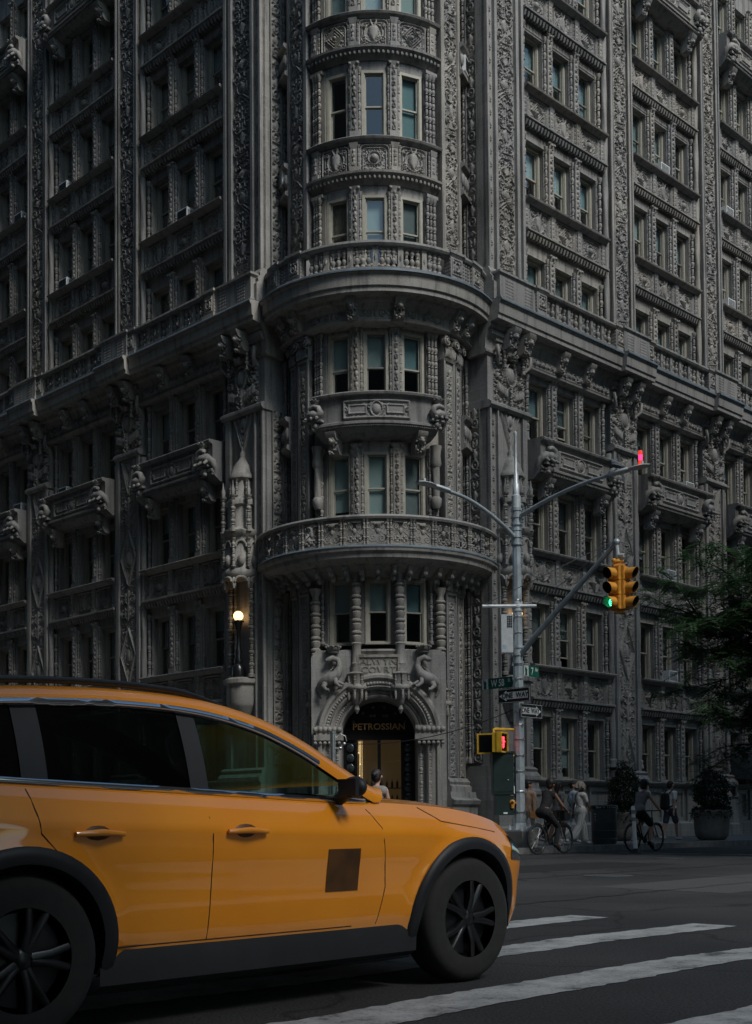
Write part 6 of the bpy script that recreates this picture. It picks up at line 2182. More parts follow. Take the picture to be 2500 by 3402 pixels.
# ------------------------------------------------------------------ people (one continuous body mesh each) and bicycles
def blob(name, segs, mat, voxel=.014, smooth=3):
    """capsules (p0, p1, r0, r1) fused into one skin"""
    mb = MB()
    for p0, p1, r0, r1 in segs:
        p0, p1 = Vector(p0), Vector(p1)
        d = p1 - p0
        if d.length < 1e-5:
            mb.ball(tuple(p0), r0, 12, 8); continue
        dn = d.normalized()
        pts, rr = [], []
        for a in (0.02, .5, .85): pts.append(p0 - dn * r0 * math.cos(a * math.pi / 2)); rr.append(r0 * math.sin(a * math.pi / 2))
        for t in (0, .33, .66, 1): pts.append(p0 + d * t); rr.append(r0 + (r1 - r0) * t)
        for a in (.85, .5, .02): pts.append(p1 + dn * r1 * math.cos(a * math.pi / 2)); rr.append(r1 * math.sin(a * math.pi / 2))
        mb.tube(pts, rr, 12)
    me = bpy.data.meshes.new('tmp'); me.from_pydata(mb.v, [], mb.f)
    o = bpy.data.objects.new('tmp', me); COL.objects.link(o)
    m = o.modifiers.new('r', 'REMESH'); m.mode = 'VOXEL'; m.voxel_size = voxel
    if smooth:
        s = o.modifiers.new('s', 'SMOOTH'); s.factor = .5; s.iterations = smooth
    dg = bpy.context.evaluated_depsgraph_get()
    res = bpy.data.meshes.new_from_object(o.evaluated_get(dg))
    bpy.data.objects.remove(o); bpy.data.meshes.remove(me)
    res.name = name; finish(res, mat, 180)
    return res

def fk(p, ang, L, side=0.0):
    """limb step: ang = forward swing from straight down (walker faces +X)"""
    return (p[0] + math.sin(ang) * L * math.cos(side), p[1] + math.sin(side) * L, p[2] - math.cos(ang) * L * math.cos(side))

class Pose:
    def __init__(s, lean=.04, hip=.93, legs=((.35, .10), (-.30, -.45)), arms=((-.25, .05), (.30, .45)), head_turn=0.0, f=False, knees=None, wrists=None, hipx=0.0):
        k = .90 if f else 1.0
        s.k = k; s.f = f
        s.hip = (hipx, 0, hip)
        up = Vector((math.sin(lean), 0, math.cos(lean)))
        s.up = up
        h = Vector(s.hip)
        s.waist = tuple(h + up * .16); s.chest = tuple(h + up * .36); s.sh = h + up * .49; s.neck = tuple(h + up * .55)
        hu = Vector((math.sin(lean * .5), 0, math.cos(lean * .5)))
        s.head = Vector(s.neck) + hu * .14 + Vector((.015, 0, 0)); s.hu = hu
        sw, hw = .185 * k, .095
        s.legs = []
        for i, sd in enumerate((1, -1)):
            H = (s.hip[0], sd * hw, s.hip[2] - .02)
            if knees:
                K, A = knees[i]
            else:
                K = fk(H, legs[i][0], .43); A = fk(K, legs[i][1], .42)
            s.legs.append((H, K, A))
        s.arms = []
        for i, sd in enumerate((1, -1)):
            S = tuple(s.sh + Vector((0, sd * sw, -.02)))
            if wrists:
                W = Vector(wrists[i]); mid = (Vector(S) + W) / 2; d = (W - Vector(S)).length
                q = math.sqrt(max(.0, .29 ** 2 - (d / 2) ** 2)) * .8
                E = tuple(mid + Vector((0, sd * .6, -.8)).normalized() * q); W = tuple(W)
            else:
                E = fk(S, arms[i][0], .29, sd * .12); W = fk(E, arms[i][1], .25, sd * .03)
            s.arms.append((S, E, W))
        s.turn = head_turn

def make_person(label, loc, rz, pose, skin, hair, hair_style, top, sleeves, bottom, legs_cover, shoes, height=1.72, crop=False, group=None):
    t = thing('person', label, 'person', loc, rz)
    sc = height / 1.72
    k = pose.k
    S = []
    hp, wa, ch, nk = pose.hip, pose.waist, pose.chest, pose.neck
    S += [((hp[0], .075, hp[2]), (hp[0], -.075, hp[2]), .125, .125), (hp, wa, .13, .115 * k), (wa, ch, .118 * k, .135 * k)]
    c2 = tuple(pose.sh - Vector((0, 0, .03)))
    S += [((c2[0], .12 * k, c2[2]), (c2[0], -.12 * k, c2[2]), .085, .085), (ch, c2, .13 * k, .10), (tuple(pose.sh), nk, .07, .052), (nk, tuple(pose.head), .05, .055)]
    hd = pose.head; ct, st = math.cos(pose.turn), math.sin(pose.turn)
    def hpnt(x, y, z): return (hd.x + x * ct - y * st, hd.y + x * st + y * ct, hd.z + z)
    S += [(hpnt(-.015, 0, .03), hpnt(.01, 0, .03), .092, .09), (hpnt(.02, 0, -.04), hpnt(.035, 0, -.065), .068, .05), (hpnt(.09, 0, .0), hpnt(.108, 0, -.025), .012, .016),
          (hpnt(.085, .033, .022), hpnt(.085, -.033, .022), .016, .016), (hpnt(.082, .018, -.058), hpnt(.082, -.018, -.058), .012, .012),
          (hpnt(0, .088, .0), hpnt(-.01, .092, .02), .016, .02), (hpnt(0, -.088, .0), hpnt(-.01, -.092, .02), .016, .02)]
    for (H, K, A) in pose.legs:
        S += [(H, K, .085, .058), (K, tuple(Vector(K).lerp(Vector(A), .4)), .055, .055), (tuple(Vector(K).lerp(Vector(A), .35)), A, .056, .036), (A, (A[0] + .13, A[1], A[2] - .05), .042, .035)]
    for (a, b, c) in pose.arms:
        S += [(a, b, .052 * k, .040 * k), (b, c, .041 * k, .028)]
        d = (Vector(c) - Vector(b)).normalized(); w_ = Vector((d.z, 0, -d.x)); w_ = w_.normalized() if w_.length > .01 else Vector((1, 0, 0))
        pm = Vector(c) + d * .06
        S += [(c, tuple(pm), .030, .034)]
        for q in range(4):
            base = pm + w_ * (-.027 + q * .018) + d * .02
            fin = base + d * (.045, .055, .052, .04)[q] + w_ * -.006
            S += [(tuple(base), tuple(fin), .0105, .0095), (tuple(fin), tuple(fin + d * .022 + Vector((.012, 0, 0))), .0095, .008)]
        S += [(tuple(Vector(c) + d * .02), tuple(pm + w_ * .045 + d * .005), .013, .010)]
    obj('body', blob('body', S, skin, .0115, 2), t, (0, 0, 0), 0, (sc,) * 3)
    # top
    C = [(wa, ch, .142 * k, .155 * k), (ch, c2, .15 * k, .118), ((c2[0], .13 * k, c2[2]), (c2[0], -.13 * k, c2[2]), .098, .098)]
    if not crop: C += [(hp, wa, .158, .142 * k), ((hp[0], .07, hp[2] + .03), (hp[0], -.07, hp[2] + .03), .14, .14)]
    for (a, b, c) in pose.arms:
        if sleeves == 1: C.append((a, tuple(Vector(a).lerp(Vector(b), .62)), .072, .062))
        if sleeves == 2: C += [(a, b, .07, .056), (b, tuple(Vector(b).lerp(Vector(c), .9)), .056, .045)]
    obj('top', blob('top', C, top, .016, 3), t, (0, 0, 0), 0, (sc,) * 3)
    # bottom
    C = [((hp[0], .075, hp[2] - .02), (hp[0], -.075, hp[2] - .02), .142, .142), (hp, tuple(Vector(hp).lerp(Vector(wa), .6)), .145, .132)]
    for (H, K, A) in pose.legs:
        if legs_cover == 'short': C.append((H, tuple(Vector(H).lerp(Vector(K), .85)), .108, .092))
        elif legs_cover == 'wide': C += [(H, K, .112, .105), (K, tuple(Vector(K).lerp(Vector(A), .96)), .105, .118)]
        else: C += [(H, K, .10, .072), (K, A, .072, .058)]
    obj('trousers' if legs_cover != 'short' else 'shorts', blob('bottom', C, bottom, .016, 3), t, (0, 0, 0), 0, (sc,) * 3)
    for (H, K, A) in pose.legs:
        d = Vector((1, 0, -.12)) if A[2] < .2 else Vector((.8, 0, -.6))
        d.normalize()
        C = [(tuple(Vector(A) + Vector((-.03, 0, -.045))), tuple(Vector(A) + Vector((-.02, 0, -.045)) + d * .19), .048, .042)]
        obj('shoe', blob('shoe', C, shoes, .012, 2), t, (0, 0, 0), 0, (sc,) * 3)
    # hair
    C = [(hpnt(-.03, 0, .06), hpnt(.0, 0, .065), .100, .096), (hpnt(-.05, 0, .0), hpnt(-.045, 0, .05), .085, .09)]
    if hair_style == 'curly':
        rg = random.Random(5)
        for i in range(46):
            a, b = rg.uniform(-2.6, 2.6), rg.uniform(-.5, 1.4)
            q = .125
            C.append((hpnt(-.035 - q * math.cos(a) * math.cos(b) * .85, q * math.sin(a) * math.cos(b), .04 + q * math.sin(b)), hpnt(-.04 - (q + .02) * math.cos(a) * math.cos(b), (q + .02) * math.sin(a) * math.cos(b), .0 + (q + .0) * math.sin(b)), .035, .032))
    elif hair_style == 'bun': C += [(hpnt(-.12, 0, .06), hpnt(-.13, 0, .05), .045, .045)]
    elif hair_style == 'helmet': C += [(hpnt(-.03, 0, .09), hpnt(.04, 0, .085), .112, .10)]
    elif hair_style == 'long': C += [(hpnt(-.06, 0, .0), hpnt(-.09, 0, -.18), .085, .07)]
    obj('hair', blob('hair', C, hair, .012, 1), t, (0, 0, 0), 0, (sc,) * 3)
    return t, sc

HU, HV = R_(45), R_(135)          # heading along the right wall (away), along the left wall (away)
WALK = dict(legs=((.42, .12), (-.28, -.62)), arms=((-.30, -.12), (.32, .55)))
WALK2 = dict(legs=((-.25, -.50), (.36, .10)), arms=((.28, .45), (-.30, -.15)))
def hipz(p):
    """lift so that the lower foot touches the ground"""
    return None
def grounded(**kw):
    p = Pose(**kw)
    low = min(A[2] for _, _, A in p.legs)
    kw['hip'] = kw.get('hip', .93) - (low - .095)
    return Pose(**kw)

# woman in white with striped trousers
t, sc = make_person('woman with curly grey hair, white top and striped white trousers walking away', UV(3.51, -4.36, SW), HU - .25, grounded(f=True, **WALK), 'skin_dark', 'hair_grey', 'curly', 'cloth_white', 1, 'cloth_striped', 'wide', 'cloth_white', 1.66)
mb = MB(); mb.tube([(.06, .12, 1.40), (.16, .02, 1.22), (.15, -.10, 1.05), (0, -.17, .95), (-.13, -.08, 1.06), (-.14, .06, 1.24), (-.02, .13, 1.42)], .012, 6); obj('strap', mb.mesh('strap', 'cloth_black', 40), t)
# companion in pale blue
t, sc = make_person('person in a pale blue shirt with a dark strap, beside the curly-haired woman', UV(4.35, -3.5, SW), HU - .5, grounded(f=True, head_turn=-.7, **WALK2), 'skin_light', 'hair_dark', 'bun', 'cloth_blue', 1, 'cloth_blue', 'long', 'cloth_white', 1.72)
mb = MB(); mb.tube([(.05, .12, 1.40), (.16, .02, 1.2), (.14, -.12, 1.05), (-.1, -.14, 1.0), (-.15, .04, 1.22), (-.04, .12, 1.42)], .012, 6); obj('strap', mb.mesh('strap', 'cloth_black', 40), t)
# woman in tan by the pole, looking right
t, sc = make_person('woman in a tan sweater with an orange bag, half hidden by the street pole', UV(1.86, -3.84, SW), HU + .25, grounded(f=True, head_turn=-.9, **WALK2), 'skin_light', 'hair_dark', 'bun', 'cloth_tan', 2, 'cloth_white', 'long', 'cloth_white', 1.68)
mb = MB(); mb.box(-.13, .13, -.05, .05, 0, .19); mb.box(-.135, .135, -.056, .056, .10, .195); bg_ = thing('handbag', 'orange leather shoulder bag at the tan-sweatered woman’s hip', 'bag', UV(1.78, -4.1, SW + .72), R_(10))
obj('pouch', mb.mesh('pouch', 'leather_tan', 0), bg_); mb = MB(); mb.tube([(-.1, 0, .19), (-.08, .03, .45), (0, .08, .68), (.08, .06, .45), (.1, 0, .19)], .008, 5); obj('strap', mb.mesh('strap', 'leather_tan', 40), bg_)
mb = MB(); mb.lathe([(.02, 0), (.02, .01)], 8); mb.xform(Matrix.Translation((0, -.05, .08)) @ Matrix.Rotation(R_(90), 4, 'X')); obj('clasp', mb.mesh('clasp', 'gold_leaf', 40), bg_)
# man with a backpack
t, sc = make_person('person in a white shirt and navy shorts wearing a black backpack', UV(8.94, -3.85, SW), HU - .15, grounded(**WALK2), 'skin_light', 'hair_dark', 'short', 'cloth_white', 1, 'cloth_navy', 'short', 'cloth_white', 1.78)
bp_ = thing('backpack', 'black backpack worn by the person in the white shirt', 'backpack', t.location, t.rotation_euler.z)
obj('pack', blob('pack', [((-.24, .07, 1.02), (-.22, .07, 1.38), .095, .085), ((-.24, -.07, 1.02), (-.22, -.07, 1.38), .095, .085)], 'cloth_black', .016, 3), bp_)
for s in (-1, 1):
    mb = MB(); mb.tube([(-.16, s * .10, 1.44), (-.02, s * .11, 1.55), (.13, s * .11, 1.42), (.15, s * .13, 1.22), (-.05, s * .19, 1.10), (-.18, s * .14, 1.02)], .02, 6); obj('strap', mb.mesh('strap', 'cloth_black', 40), bp_)
# passer-by crossing beyond the taxi bonnet
make_person('dark-haired person with a bare shoulder crossing beyond the taxi bonnet', (.0, 21.0, 0), R_(70), grounded(f=True, **WALK), 'skin_light', 'hair_dark', 'bun', 'cloth_grey', 0, 'cloth_navy', 'long', 'cloth_black', 1.68)
# walker partly hidden behind the first cyclist
make_person('person in a dark red top walking behind the first cyclist', UV(1.95, -4.75, SW), HU, grounded(f=True, **WALK2), 'skin_dark', 'hair_dark', 'long', 'cloth_grey', 1, 'cloth_tan', 'short', 'cloth_white', 1.64)

def bicycle(label, loc, rz, box):
    t = thing('bicycle', label, 'bicycle', loc, rz)
    for x in (-.53, .53):
        mb = MB(); n = 40
        mb.tube([(.335 * math.cos(2 * math.pi * i / n), 0, .335 * math.sin(2 * math.pi * i / n)) for i in range(n + 1)], .024, 8, False); w = obj('wheel', mb.mesh('wheel', 'tire', 60), t, (x, 0, .36))
        mb = MB(); mb.tube([(.312 * math.cos(2 * math.pi * i / n), 0, .312 * math.sin(2 * math.pi * i / n)) for i in range(n + 1)], .011, 6, False); obj('rim', mb.mesh('rim', 'rim', 60), w)
        mb = MB()
        for i in range(16):
            a = i * math.pi / 8; mb.tube([(.03 * math.cos(a + .5), .03 * (-1) ** i, .03 * math.sin(a + .5)), (.31 * math.cos(a), 0, .31 * math.sin(a))], .003, 4)
        mb.lathe([(.03, -.05), (.03, .05)], 8); obj('spokes', mb.mesh('spokes', 'steel', 0), w)
    mb = MB(); bb = (-.06, 0, .30); st = (-.23, 0, .80); hd_ = (.36, 0, .86); hl = (.40, 0, .70)
    for a, b, r_ in ((bb, st, .02), (bb, hl, .024), ((-.21, 0, .74), hd_, .02), (hd_, hl, .025)): mb.tube([a, b], r_, 8)
    for s in (-1, 1):
        mb.tube([bb, (-.53, s * .06, .36)], .012, 6); mb.tube([(-.22, 0, .76), (-.53, s * .06, .36)], .011, 6); mb.tube([(.40, s * .03, .70), (.53, s * .055, .36)], .014, 6)
    mb.tube([st, (-.25, 0, .92)], .014, 6); mb.tube([hd_, (.34, 0, 1.02)], .014, 6); obj('frame', mb.mesh('frame', 'black_paint', 40), t)
    mb = MB(); mb.tube([(-.37, 0, .95), (-.28, 0, .965), (-.12, 0, .95)], [.075, .07, .02], 8, True, .4); obj('saddle', mb.mesh('saddle', 'cloth_black', 60), t)
    mb = MB(); mb.tube([(.28, -.30, 1.04), (.34, -.14, 1.03), (.34, .14, 1.03), (.28, .30, 1.04)], .014, 7); obj('handlebar', mb.mesh('handlebar', 'black_paint', 60), t)
    mb = MB(); mb.lathe([(.09, -.01), (.09, .01)], 16); mb.xform(Matrix.Translation((bb[0], -.05, bb[2])) @ Matrix.Rotation(R_(90), 4, 'X')); mb.tube([(bb[0], -.08, .3), (bb[0] + .12, -.08, .18)], .012, 6); mb.tube([(bb[0], .08, .3), (bb[0] - .12, .08, .42)], .012, 6)
    mb.box(bb[0] + .06, bb[0] + .18, -.18, -.08, .165, .185); mb.box(bb[0] - .18, bb[0] - .06, .08, .18, .415, .435); obj('crank', mb.mesh('crank', 'black_paint', 0), t)
    for x, a0, a1 in ((-.53, 60, 200), (.53, 40, 150)):
        mb = MB(); mb.tube([(x + .375 * math.cos(R_(a0 + (a1 - a0) * i / 10)), 0, .36 + .375 * math.sin(R_(a0 + (a1 - a0) * i / 10))) for i in range(11)], .022, 6, True, .5); obj('mudguard', mb.mesh('mudguard', 'black_paint', 60), t)
    if box:
        mb = MB(); mb.box(.40, .62, -.12, .12, .80, 1.05); mb.box(.39, .63, -.13, .13, 1.02, 1.06); obj('front_basket', mb.mesh('front_basket', 'plastic_dark', 0), t)
    return t
def cyclist(label, loc, rz, skin, hair, hs, top, sleeves, bottom, cover, f, crop):
    p = Pose(lean=.50, hip=1.02, hipx=-.27, f=f, knees=(((.16, .12, .82), (-.10, .13, .50)), ((.15, -.12, .66), (.04, -.13, .27))), wrists=((.27, .27, 1.06), (.27, -.27, 1.06)))
    return make_person(label, loc, rz, p, skin, hair, hs, top, sleeves, bottom, cover, 'cloth_black', 1.72, crop)
B1, B2 = UV(-.78, -6.57, .004), UV(2.0, -7.4, .004)
bicycle('black city bicycle with a front box, just right of the pole', B1, HU, True)
cyclist('cyclist all in black with a cropped top riding past the pole', B1, HU, 'skin_dark', 'hair_dark', 'helmet', 'cloth_black', 0, 'cloth_black', 'long', True, True)
bicycle('dark bicycle passing behind the white delineator post', B2, HU, False)
cyclist('cyclist in a grey vest and black shorts riding behind the white post', B2, HU, 'skin_light', 'hair_dark', 'helmet', 'cloth_grey', 0, 'cloth_black', 'short', True, False)

# ------------------------------------------------------------------ taxi
ux, uy = Q, Q
TCX, TCY = .51 - .9 * Q - 1.35 * Q, 6.9 + .9 * Q - 1.35 * Q
taxi = thing('taxi', 'orange-yellow taxi crossing close in front, dark windows and roof rails', 'car', (TCX, TCY, 0), R_(45))
XF, XR = 2.16, -2.25
def lerp_tab(tab, x):
    """smooth cubic through a table"""
    if x <= tab[0][0]: return tab[0][1]
    if x >= tab[-1][0]: return tab[-1][1]
    n = len(tab)
    for k in range(n - 1):
        (a, va), (b, vb) = tab[k], tab[k + 1]
        if x <= b:
            sa = (vb - tab[k - 1][1]) / (b - tab[k - 1][0]) if k else (vb - va) / (b - a)
            sb = (tab[k + 2][1] - va) / (tab[k + 2][0] - a) if k + 2 < n else (vb - va) / (b - a)
            h = b - a; t = (x - a) / h
            return (2*t**3 - 3*t*t + 1) * va + (t**3 - 2*t*t + t) * h * sa + (-2*t**3 + 3*t*t) * vb + (t**3 - t*t) * h * sb
HW = [(-2.25, .62), (-2.15, .74), (-1.95, .83), (-1.5, .895), (-.5, .92), (.6, .92), (1.3, .91), (1.65, .88), (1.9, .80), (2.06, .68), (2.16, .52)]
ZB = [(-2.25, 1.02), (-1.9, 1.07), (-1.0, 1.045), (.0, 1.005), (.5, .985), (.9, .975), (1.3, .95), (1.6, .905), (1.85, .84), (2.05, .74), (2.16, .62)]
ZBOT = [(-2.25, .38), (-2.0, .28), (-1.5, .24), (1.5, .24), (1.9, .24), (2.16, .30)]
SECT = [(.87, 0.0), (.905, .08), (.94, .20), (.968, .36), (.988, .50), (.998, .62), (1.0, .70), (.993, .77), (.974, .84), (.942, .91), (.90, .965), (.875, 1.0)]
def side_y(x, f):
    """half width at height fraction f of the lower body"""
    for (ya, fa), (yb, fb) in zip(SECT, SECT[1:]):
        if f <= fb: return lerp_tab(HW, x) * (ya + (yb - ya) * (f - fa) / (fb - fa))
    return lerp_tab(HW, x) * SECT[-1][0]
def side_pt(x, z, off=0.0):
    return (x, -(body_y(x, z) + off), z)
AX, WZ, WR = 1.35, .345, .395
def body_y(x, z):
    zb, z0 = lerp_tab(ZB, x), lerp_tab(ZBOT, x)
    f = max(0, min(1, (z - z0) / (zb - z0)))
    y = side_y(x, f) + .012 * math.exp(-((f - .80) / .05) ** 2) - .012 * math.exp(-((f - .50) / .16) ** 2)
    for c in (AX, -AX):
        y += .022 * math.exp(-((math.hypot(x - c, z - WZ) - WR - .03) / .05) ** 2)
    return y
def side_panel(s):
    nx, nf = 190, 34
    xs = [XR + (XF - XR) * i / nx for i in range(nx + 1)]
    V = np.zeros((nx + 1, nf + 1, 3)); ins = np.zeros((nx + 1, nf + 1), bool)
    for i, x in enumerate(xs):
        zb, z0 = lerp_tab(ZB, x), lerp_tab(ZBOT, x)
        for j in range(nf + 1):
            f = j / nf; z = z0 + (zb - z0) * f
            y = side_y(x, f)
            # crisp shoulder line and a shallow hollow below it
            y += .012 * math.exp(-((f - .80) / .05) ** 2) - .012 * math.exp(-((f - .50) / .16) ** 2)
            for c in (AX, -AX):
                d = math.hypot(x - c, z - WZ)
                if d < WR: ins[i, j] = True
                y += .022 * math.exp(-((d - WR - .03) / .05) ** 2)
            V[i, j] = (x, s * y, z)
    W = V.copy()
    for i in range(nx + 1):
        for j in range(nf + 1):
            if ins[i, j]:
                for c in (AX, -AX):
                    dx, dz = V[i, j, 0] - c, V[i, j, 2] - WZ
                    d = math.hypot(dx, dz)
                    if d < WR and d > .05:
                        W[i, j, 0] = c + dx / d * WR; W[i, j, 2] = WZ + dz / d * WR
    mb = MB(); idx = {}
    for i in range(nx):
        for j in range(nf):
            q = [(i, j), (i + 1, j), (i + 1, j + 1), (i, j + 1)]
            if all(ins[a] for a in q): continue
            # keep boundary cells, snapped onto the arch
            f_ = []
            for a in q:
                if a not in idx:
                    idx[a] = len(mb.v); mb.v.append(tuple(W[a]))
                f_.append(idx[a])
            mb.f.append(tuple(f_))
    return mb.mesh('body_side', 'taxi_paint', 60)
for s in (-1, 1):
    obj('body_side', side_panel(s), taxi)
# bonnet, tail deck, front and rear faces
mb = MB(); P = []
for i in range(30):
    x = .52 + (XF - .52) * i / 29; zb = lerp_tab(ZB, x); w = side_y(x, 1.0)
    P.append([(x + .05 * (1 - abs(k - 8) / 8.0) * (1 if x > 2.0 else 0), -w + 2 * w * k / 16, zb + .055 * (1 - ((k - 8) / 8) ** 4) * (1 if x < 2.0 else .4)) for k in range(17)])
mb.grid(np.array(P)); obj('bonnet', mb.mesh('bonnet', 'taxi_paint', 60), taxi)
mb = MB(); P = []
for z_ in range(9):
    z = .30 + (.62 - .30) * z_ / 8; w = side_y(XF, (z - .30) / .32)
    P.append([(XF + .09 * (1 - ((k - 8) / 8) ** 2), -w + 2 * w * k / 16, z) for k in range(17)])
mb.grid(np.array(P)); obj('front_bumper', mb.mesh('front_bumper', 'plastic_dark', 60), taxi)
mb = MB(); P = []
for z_ in range(9):
    z = .38 + (1.02 - .38) * z_ / 8; w = side_y(XR, (z - .38) / .64)
    P.append([(XR - .06 * (1 - ((k - 8) / 8) ** 2), -w + 2 * w * k / 16, z) for k in range(17)])
mb.grid(np.array(P)); obj('tailgate', mb.mesh('tailgate', 'taxi_paint', 60), taxi)
# greenhouse curves
GT = [(-2.02, 1.24), (-1.85, 1.315), (-1.5, 1.375), (-1.0, 1.408), (-.6, 1.410), (-.3, 1.388), (0, 1.325), (.25, 1.225), (.47, 1.105), (.68, .988)]
def gh_y(x, z):
    zb = lerp_tab(ZB, x)
    return lerp_tab(HW, x) * .88 - max(0, z - zb) * .34
def strip(xa, xb, n, f0, f1, s, off=0.0, m=6):
    P = []
    for i in range(n + 1):
        x = xa + (xb - xa) * i / n
        zt, zb = lerp_tab(GT, x), lerp_tab(ZB, x) - .005
        row = []
        for j in range(m + 1):
            f = f0 + (f1 - f0) * j / m; z = zb + (max(zt, zb + .002) - zb) * f
            row.append((x, s * (gh_y(x, z) + off + .012 * math.sin(math.pi * f)), z))
        P.append(row)
    return np.array(P)
for s in (-1, 1):
    for nm, xa, xb, mt in (('front_window', -.38, .66, 'car_glass'), ('rear_window', -1.20, -.46, 'car_glass_dark'), ('quarter_window', -1.92, -1.30, 'car_glass_dark')):
        mb = MB(); mb.grid(strip(xa, xb, 24, 0.02, .985, s)); obj(nm, mb.mesh(nm, mt, 60), taxi)
    for xa, xb, mt in ((-.47, -.37, 'plastic_dark'), (-1.31, -1.19, 'plastic_dark'), (-2.05, -1.91, 'taxi_paint')):
        mb = MB(); mb.grid(strip(xa, xb, 4, 0, 1.0, s, .006)); obj('pillar', mb.mesh('pillar', mt, 60), taxi)
    # roof side band, following the glass into the windscreen pillar
    mb = MB(); P = []
    for i in range(61):
        x = -2.08 + (.74 + 2.08) * i / 60
        z = lerp_tab(GT, x) if x < .68 else .985 ; y = gh_y(x, z)
        k = 1 if x < -.35 else 1.25
        P.append([(x, s * (y + .010), z - .004), (x + .012 * k, s * (y + .012), z + .022), (x + .03 * k, s * (y - .012), z + .05), (x + .05 * k, s * (y - .05), z + .072), (x + .055 * k, s * (y - .09), z + .082)])
    mb.grid(np.array(P)); obj('roof_side', mb.mesh('roof_side', 'taxi_paint', 60), taxi)
    P = np.array(P); P[:, :, 1] -= s * .018; P[:, :, 2] -= .008; mb = MB(); mb.grid(P); obj('headliner', mb.mesh('headliner', 'seat_cloth', 60), taxi)
    mb = MB(); pts = []
    for i in range(50):
        x = -2.0 + 2.35 * i / 49; z = lerp_tab(GT, x); pts.append((x, s * (gh_y(x, z) + .016), z + .002))
    mb.tube(pts, .019, 6); obj('window_trim', mb.mesh('window_trim', 'chrome', 60), taxi)
    mb = MB(); pts = []
    for i in range(40):
        x = -1.95 + 2.58 * i / 39; pts.append((x, s * (side_y(x, 1.0) + .004), lerp_tab(ZB, x) + .006))
    mb.tube(pts, .015, 6); obj('belt_trim', mb.mesh('belt_trim', 'chrome', 60), taxi)
    mb = MB(); pts = []
    for i in range(30):
        x = -1.9 + 1.75 * i / 29; z = lerp_tab(GT, x); e_ = min(1, 4 * (1 - abs(2 * i / 29 - 1))); pts.append((x, s * (gh_y(x, z) - .085), z + .085 + .020 * e_))
    mb.tube(pts, .016, 8); obj('roof_rail', mb.mesh('roof_rail', 'black_paint', 60), taxi)
    # sill and arch claddings
    mb = MB(); P = []
    for i in range(31):
        x = -.97 + 1.94 * i / 30; w = side_y(x, .1); P.append([(x, s * (w - .04), .17), (x, s * (w + .012), .20), (x, s * (w + .018), .30), (x, s * (w + .012), .345), (x, s * (w - .01), .35)])
    mb.grid(np.array(P)); obj('sill_cladding', mb.mesh('sill_cladding', 'plastic_dark', 50), taxi)
    for c in (AX, -AX):
        mb = MB(); P = []
        for i in range(33):
            a = R_(-14 + 208 * i / 32); row = []
            for q, o_ in ((WR - .012, -.10), (WR - .012, .018), (WR + .02, .024), (WR + .052, .018), (WR + .06, .0)):
                x, z = c + q * math.cos(a), WZ + q * math.sin(a)
                zb, z0 = lerp_tab(ZB, x), lerp_tab(ZBOT, x)
                row.append((x, s * (side_y(x, max(0, min(1, (z - z0) / (zb - z0)))) + .014 + o_), z))
            P.append(row)
        mb.grid(np.array(P)); obj('wheel_arch', mb.mesh('wheel_arch', 'plastic_dark', 60), taxi)
        mb = MB(); P = [[(c + (WR - .01) * math.cos(R_(-10 + 200 * i / 20)), s * yy, WZ + (WR - .01) * math.sin(R_(-10 + 200 * i / 20))) for yy in (.50, .86)] for i in range(21)]
        mb.grid(np.array(P)); mb.box(c - .4, c + .4, *sorted((s * .48, s * .52)), .2, .78); obj('wheel_well', mb.mesh('wheel_well', 'plastic_dark', 60), taxi)
        # wheel: tyre > rim, hub
        mb = MB(); mb.lathe([(.21, -.105), (.29, -.112), (.325, -.10), (.342, -.07), (.345, 0), (.342, .07), (.325, .10), (.29, .112), (.21, .105)], 44, (0, 0, 0), 1, 1, False)
        mb.xform(Matrix.Rotation(R_(90), 4, 'X')); wh = obj('wheel', mb.mesh('wheel', 'tire', 50), taxi, (c, s * .80, WZ))
        mb = MB(); mb.lathe([(.215, -.10), (.225, -.095), (.20, -.07), (.19, .05), (.05, .06)], 36, (0, 0, 0), 1, 1, False)
        mb.xform(Matrix.Rotation(R_(-90 * -s if False else (90 if s < 0 else -90)), 4, 'X')); 
        obj('rim', mb.mesh('rim', 'rim', 40), wh)
        mb = MB()
        for k in range(5):
            for dlt in (-.10, .10):
                a = k * 2 * math.pi / 5 + dlt; a2 = k * 2 * math.pi / 5 + dlt * 2.0
                mb.tube([(.04 * math.cos(a), s * .075, .04 * math.sin(a)), (.12 * math.cos(a2 * .5 + a * .5), s * .09, .12 * math.sin(a2 * .5 + a * .5)), (.208 * math.cos(a2), s * .088, .208 * math.sin(a2))], [.026, .02, .018], 6)
        mb.ball((0, s * .075, 0), .055, 10, 6, 1, .5, 1); obj('spokes', mb.mesh('spokes', 'rim', 60), wh)
    # doors: seams, handles, mirror, marker
    for pts in ([(.66, .36), (.70, .55), (.66, .85), (.60, .97)], [(-.42, .36), (-.42, .6), (-.43, .99)], [(-1.30, 1.03), (-1.28, .85), (-1.08, .62), (-.94, .5), (-.90, .36)], [(-.92, .36), (-.2, .36), (.66, .36)], [(1.02, .955), (1.15, .88), (1.75, .80)]):
        mb = MB(); q = []
        for (xa, za), (xb, zb) in zip(pts, pts[1:]):
            for k in range(5):
                x, z = xa + (xb - xa) * k / 5, za + (zb - za) * k / 5; p = side_pt(x, z, -.001); q.append((p[0], p[1] if s < 0 else -p[1], p[2]))
        mb.tube(q, .0042, 4); obj('seam', mb.mesh('seam', 'print_brown', 0), taxi)
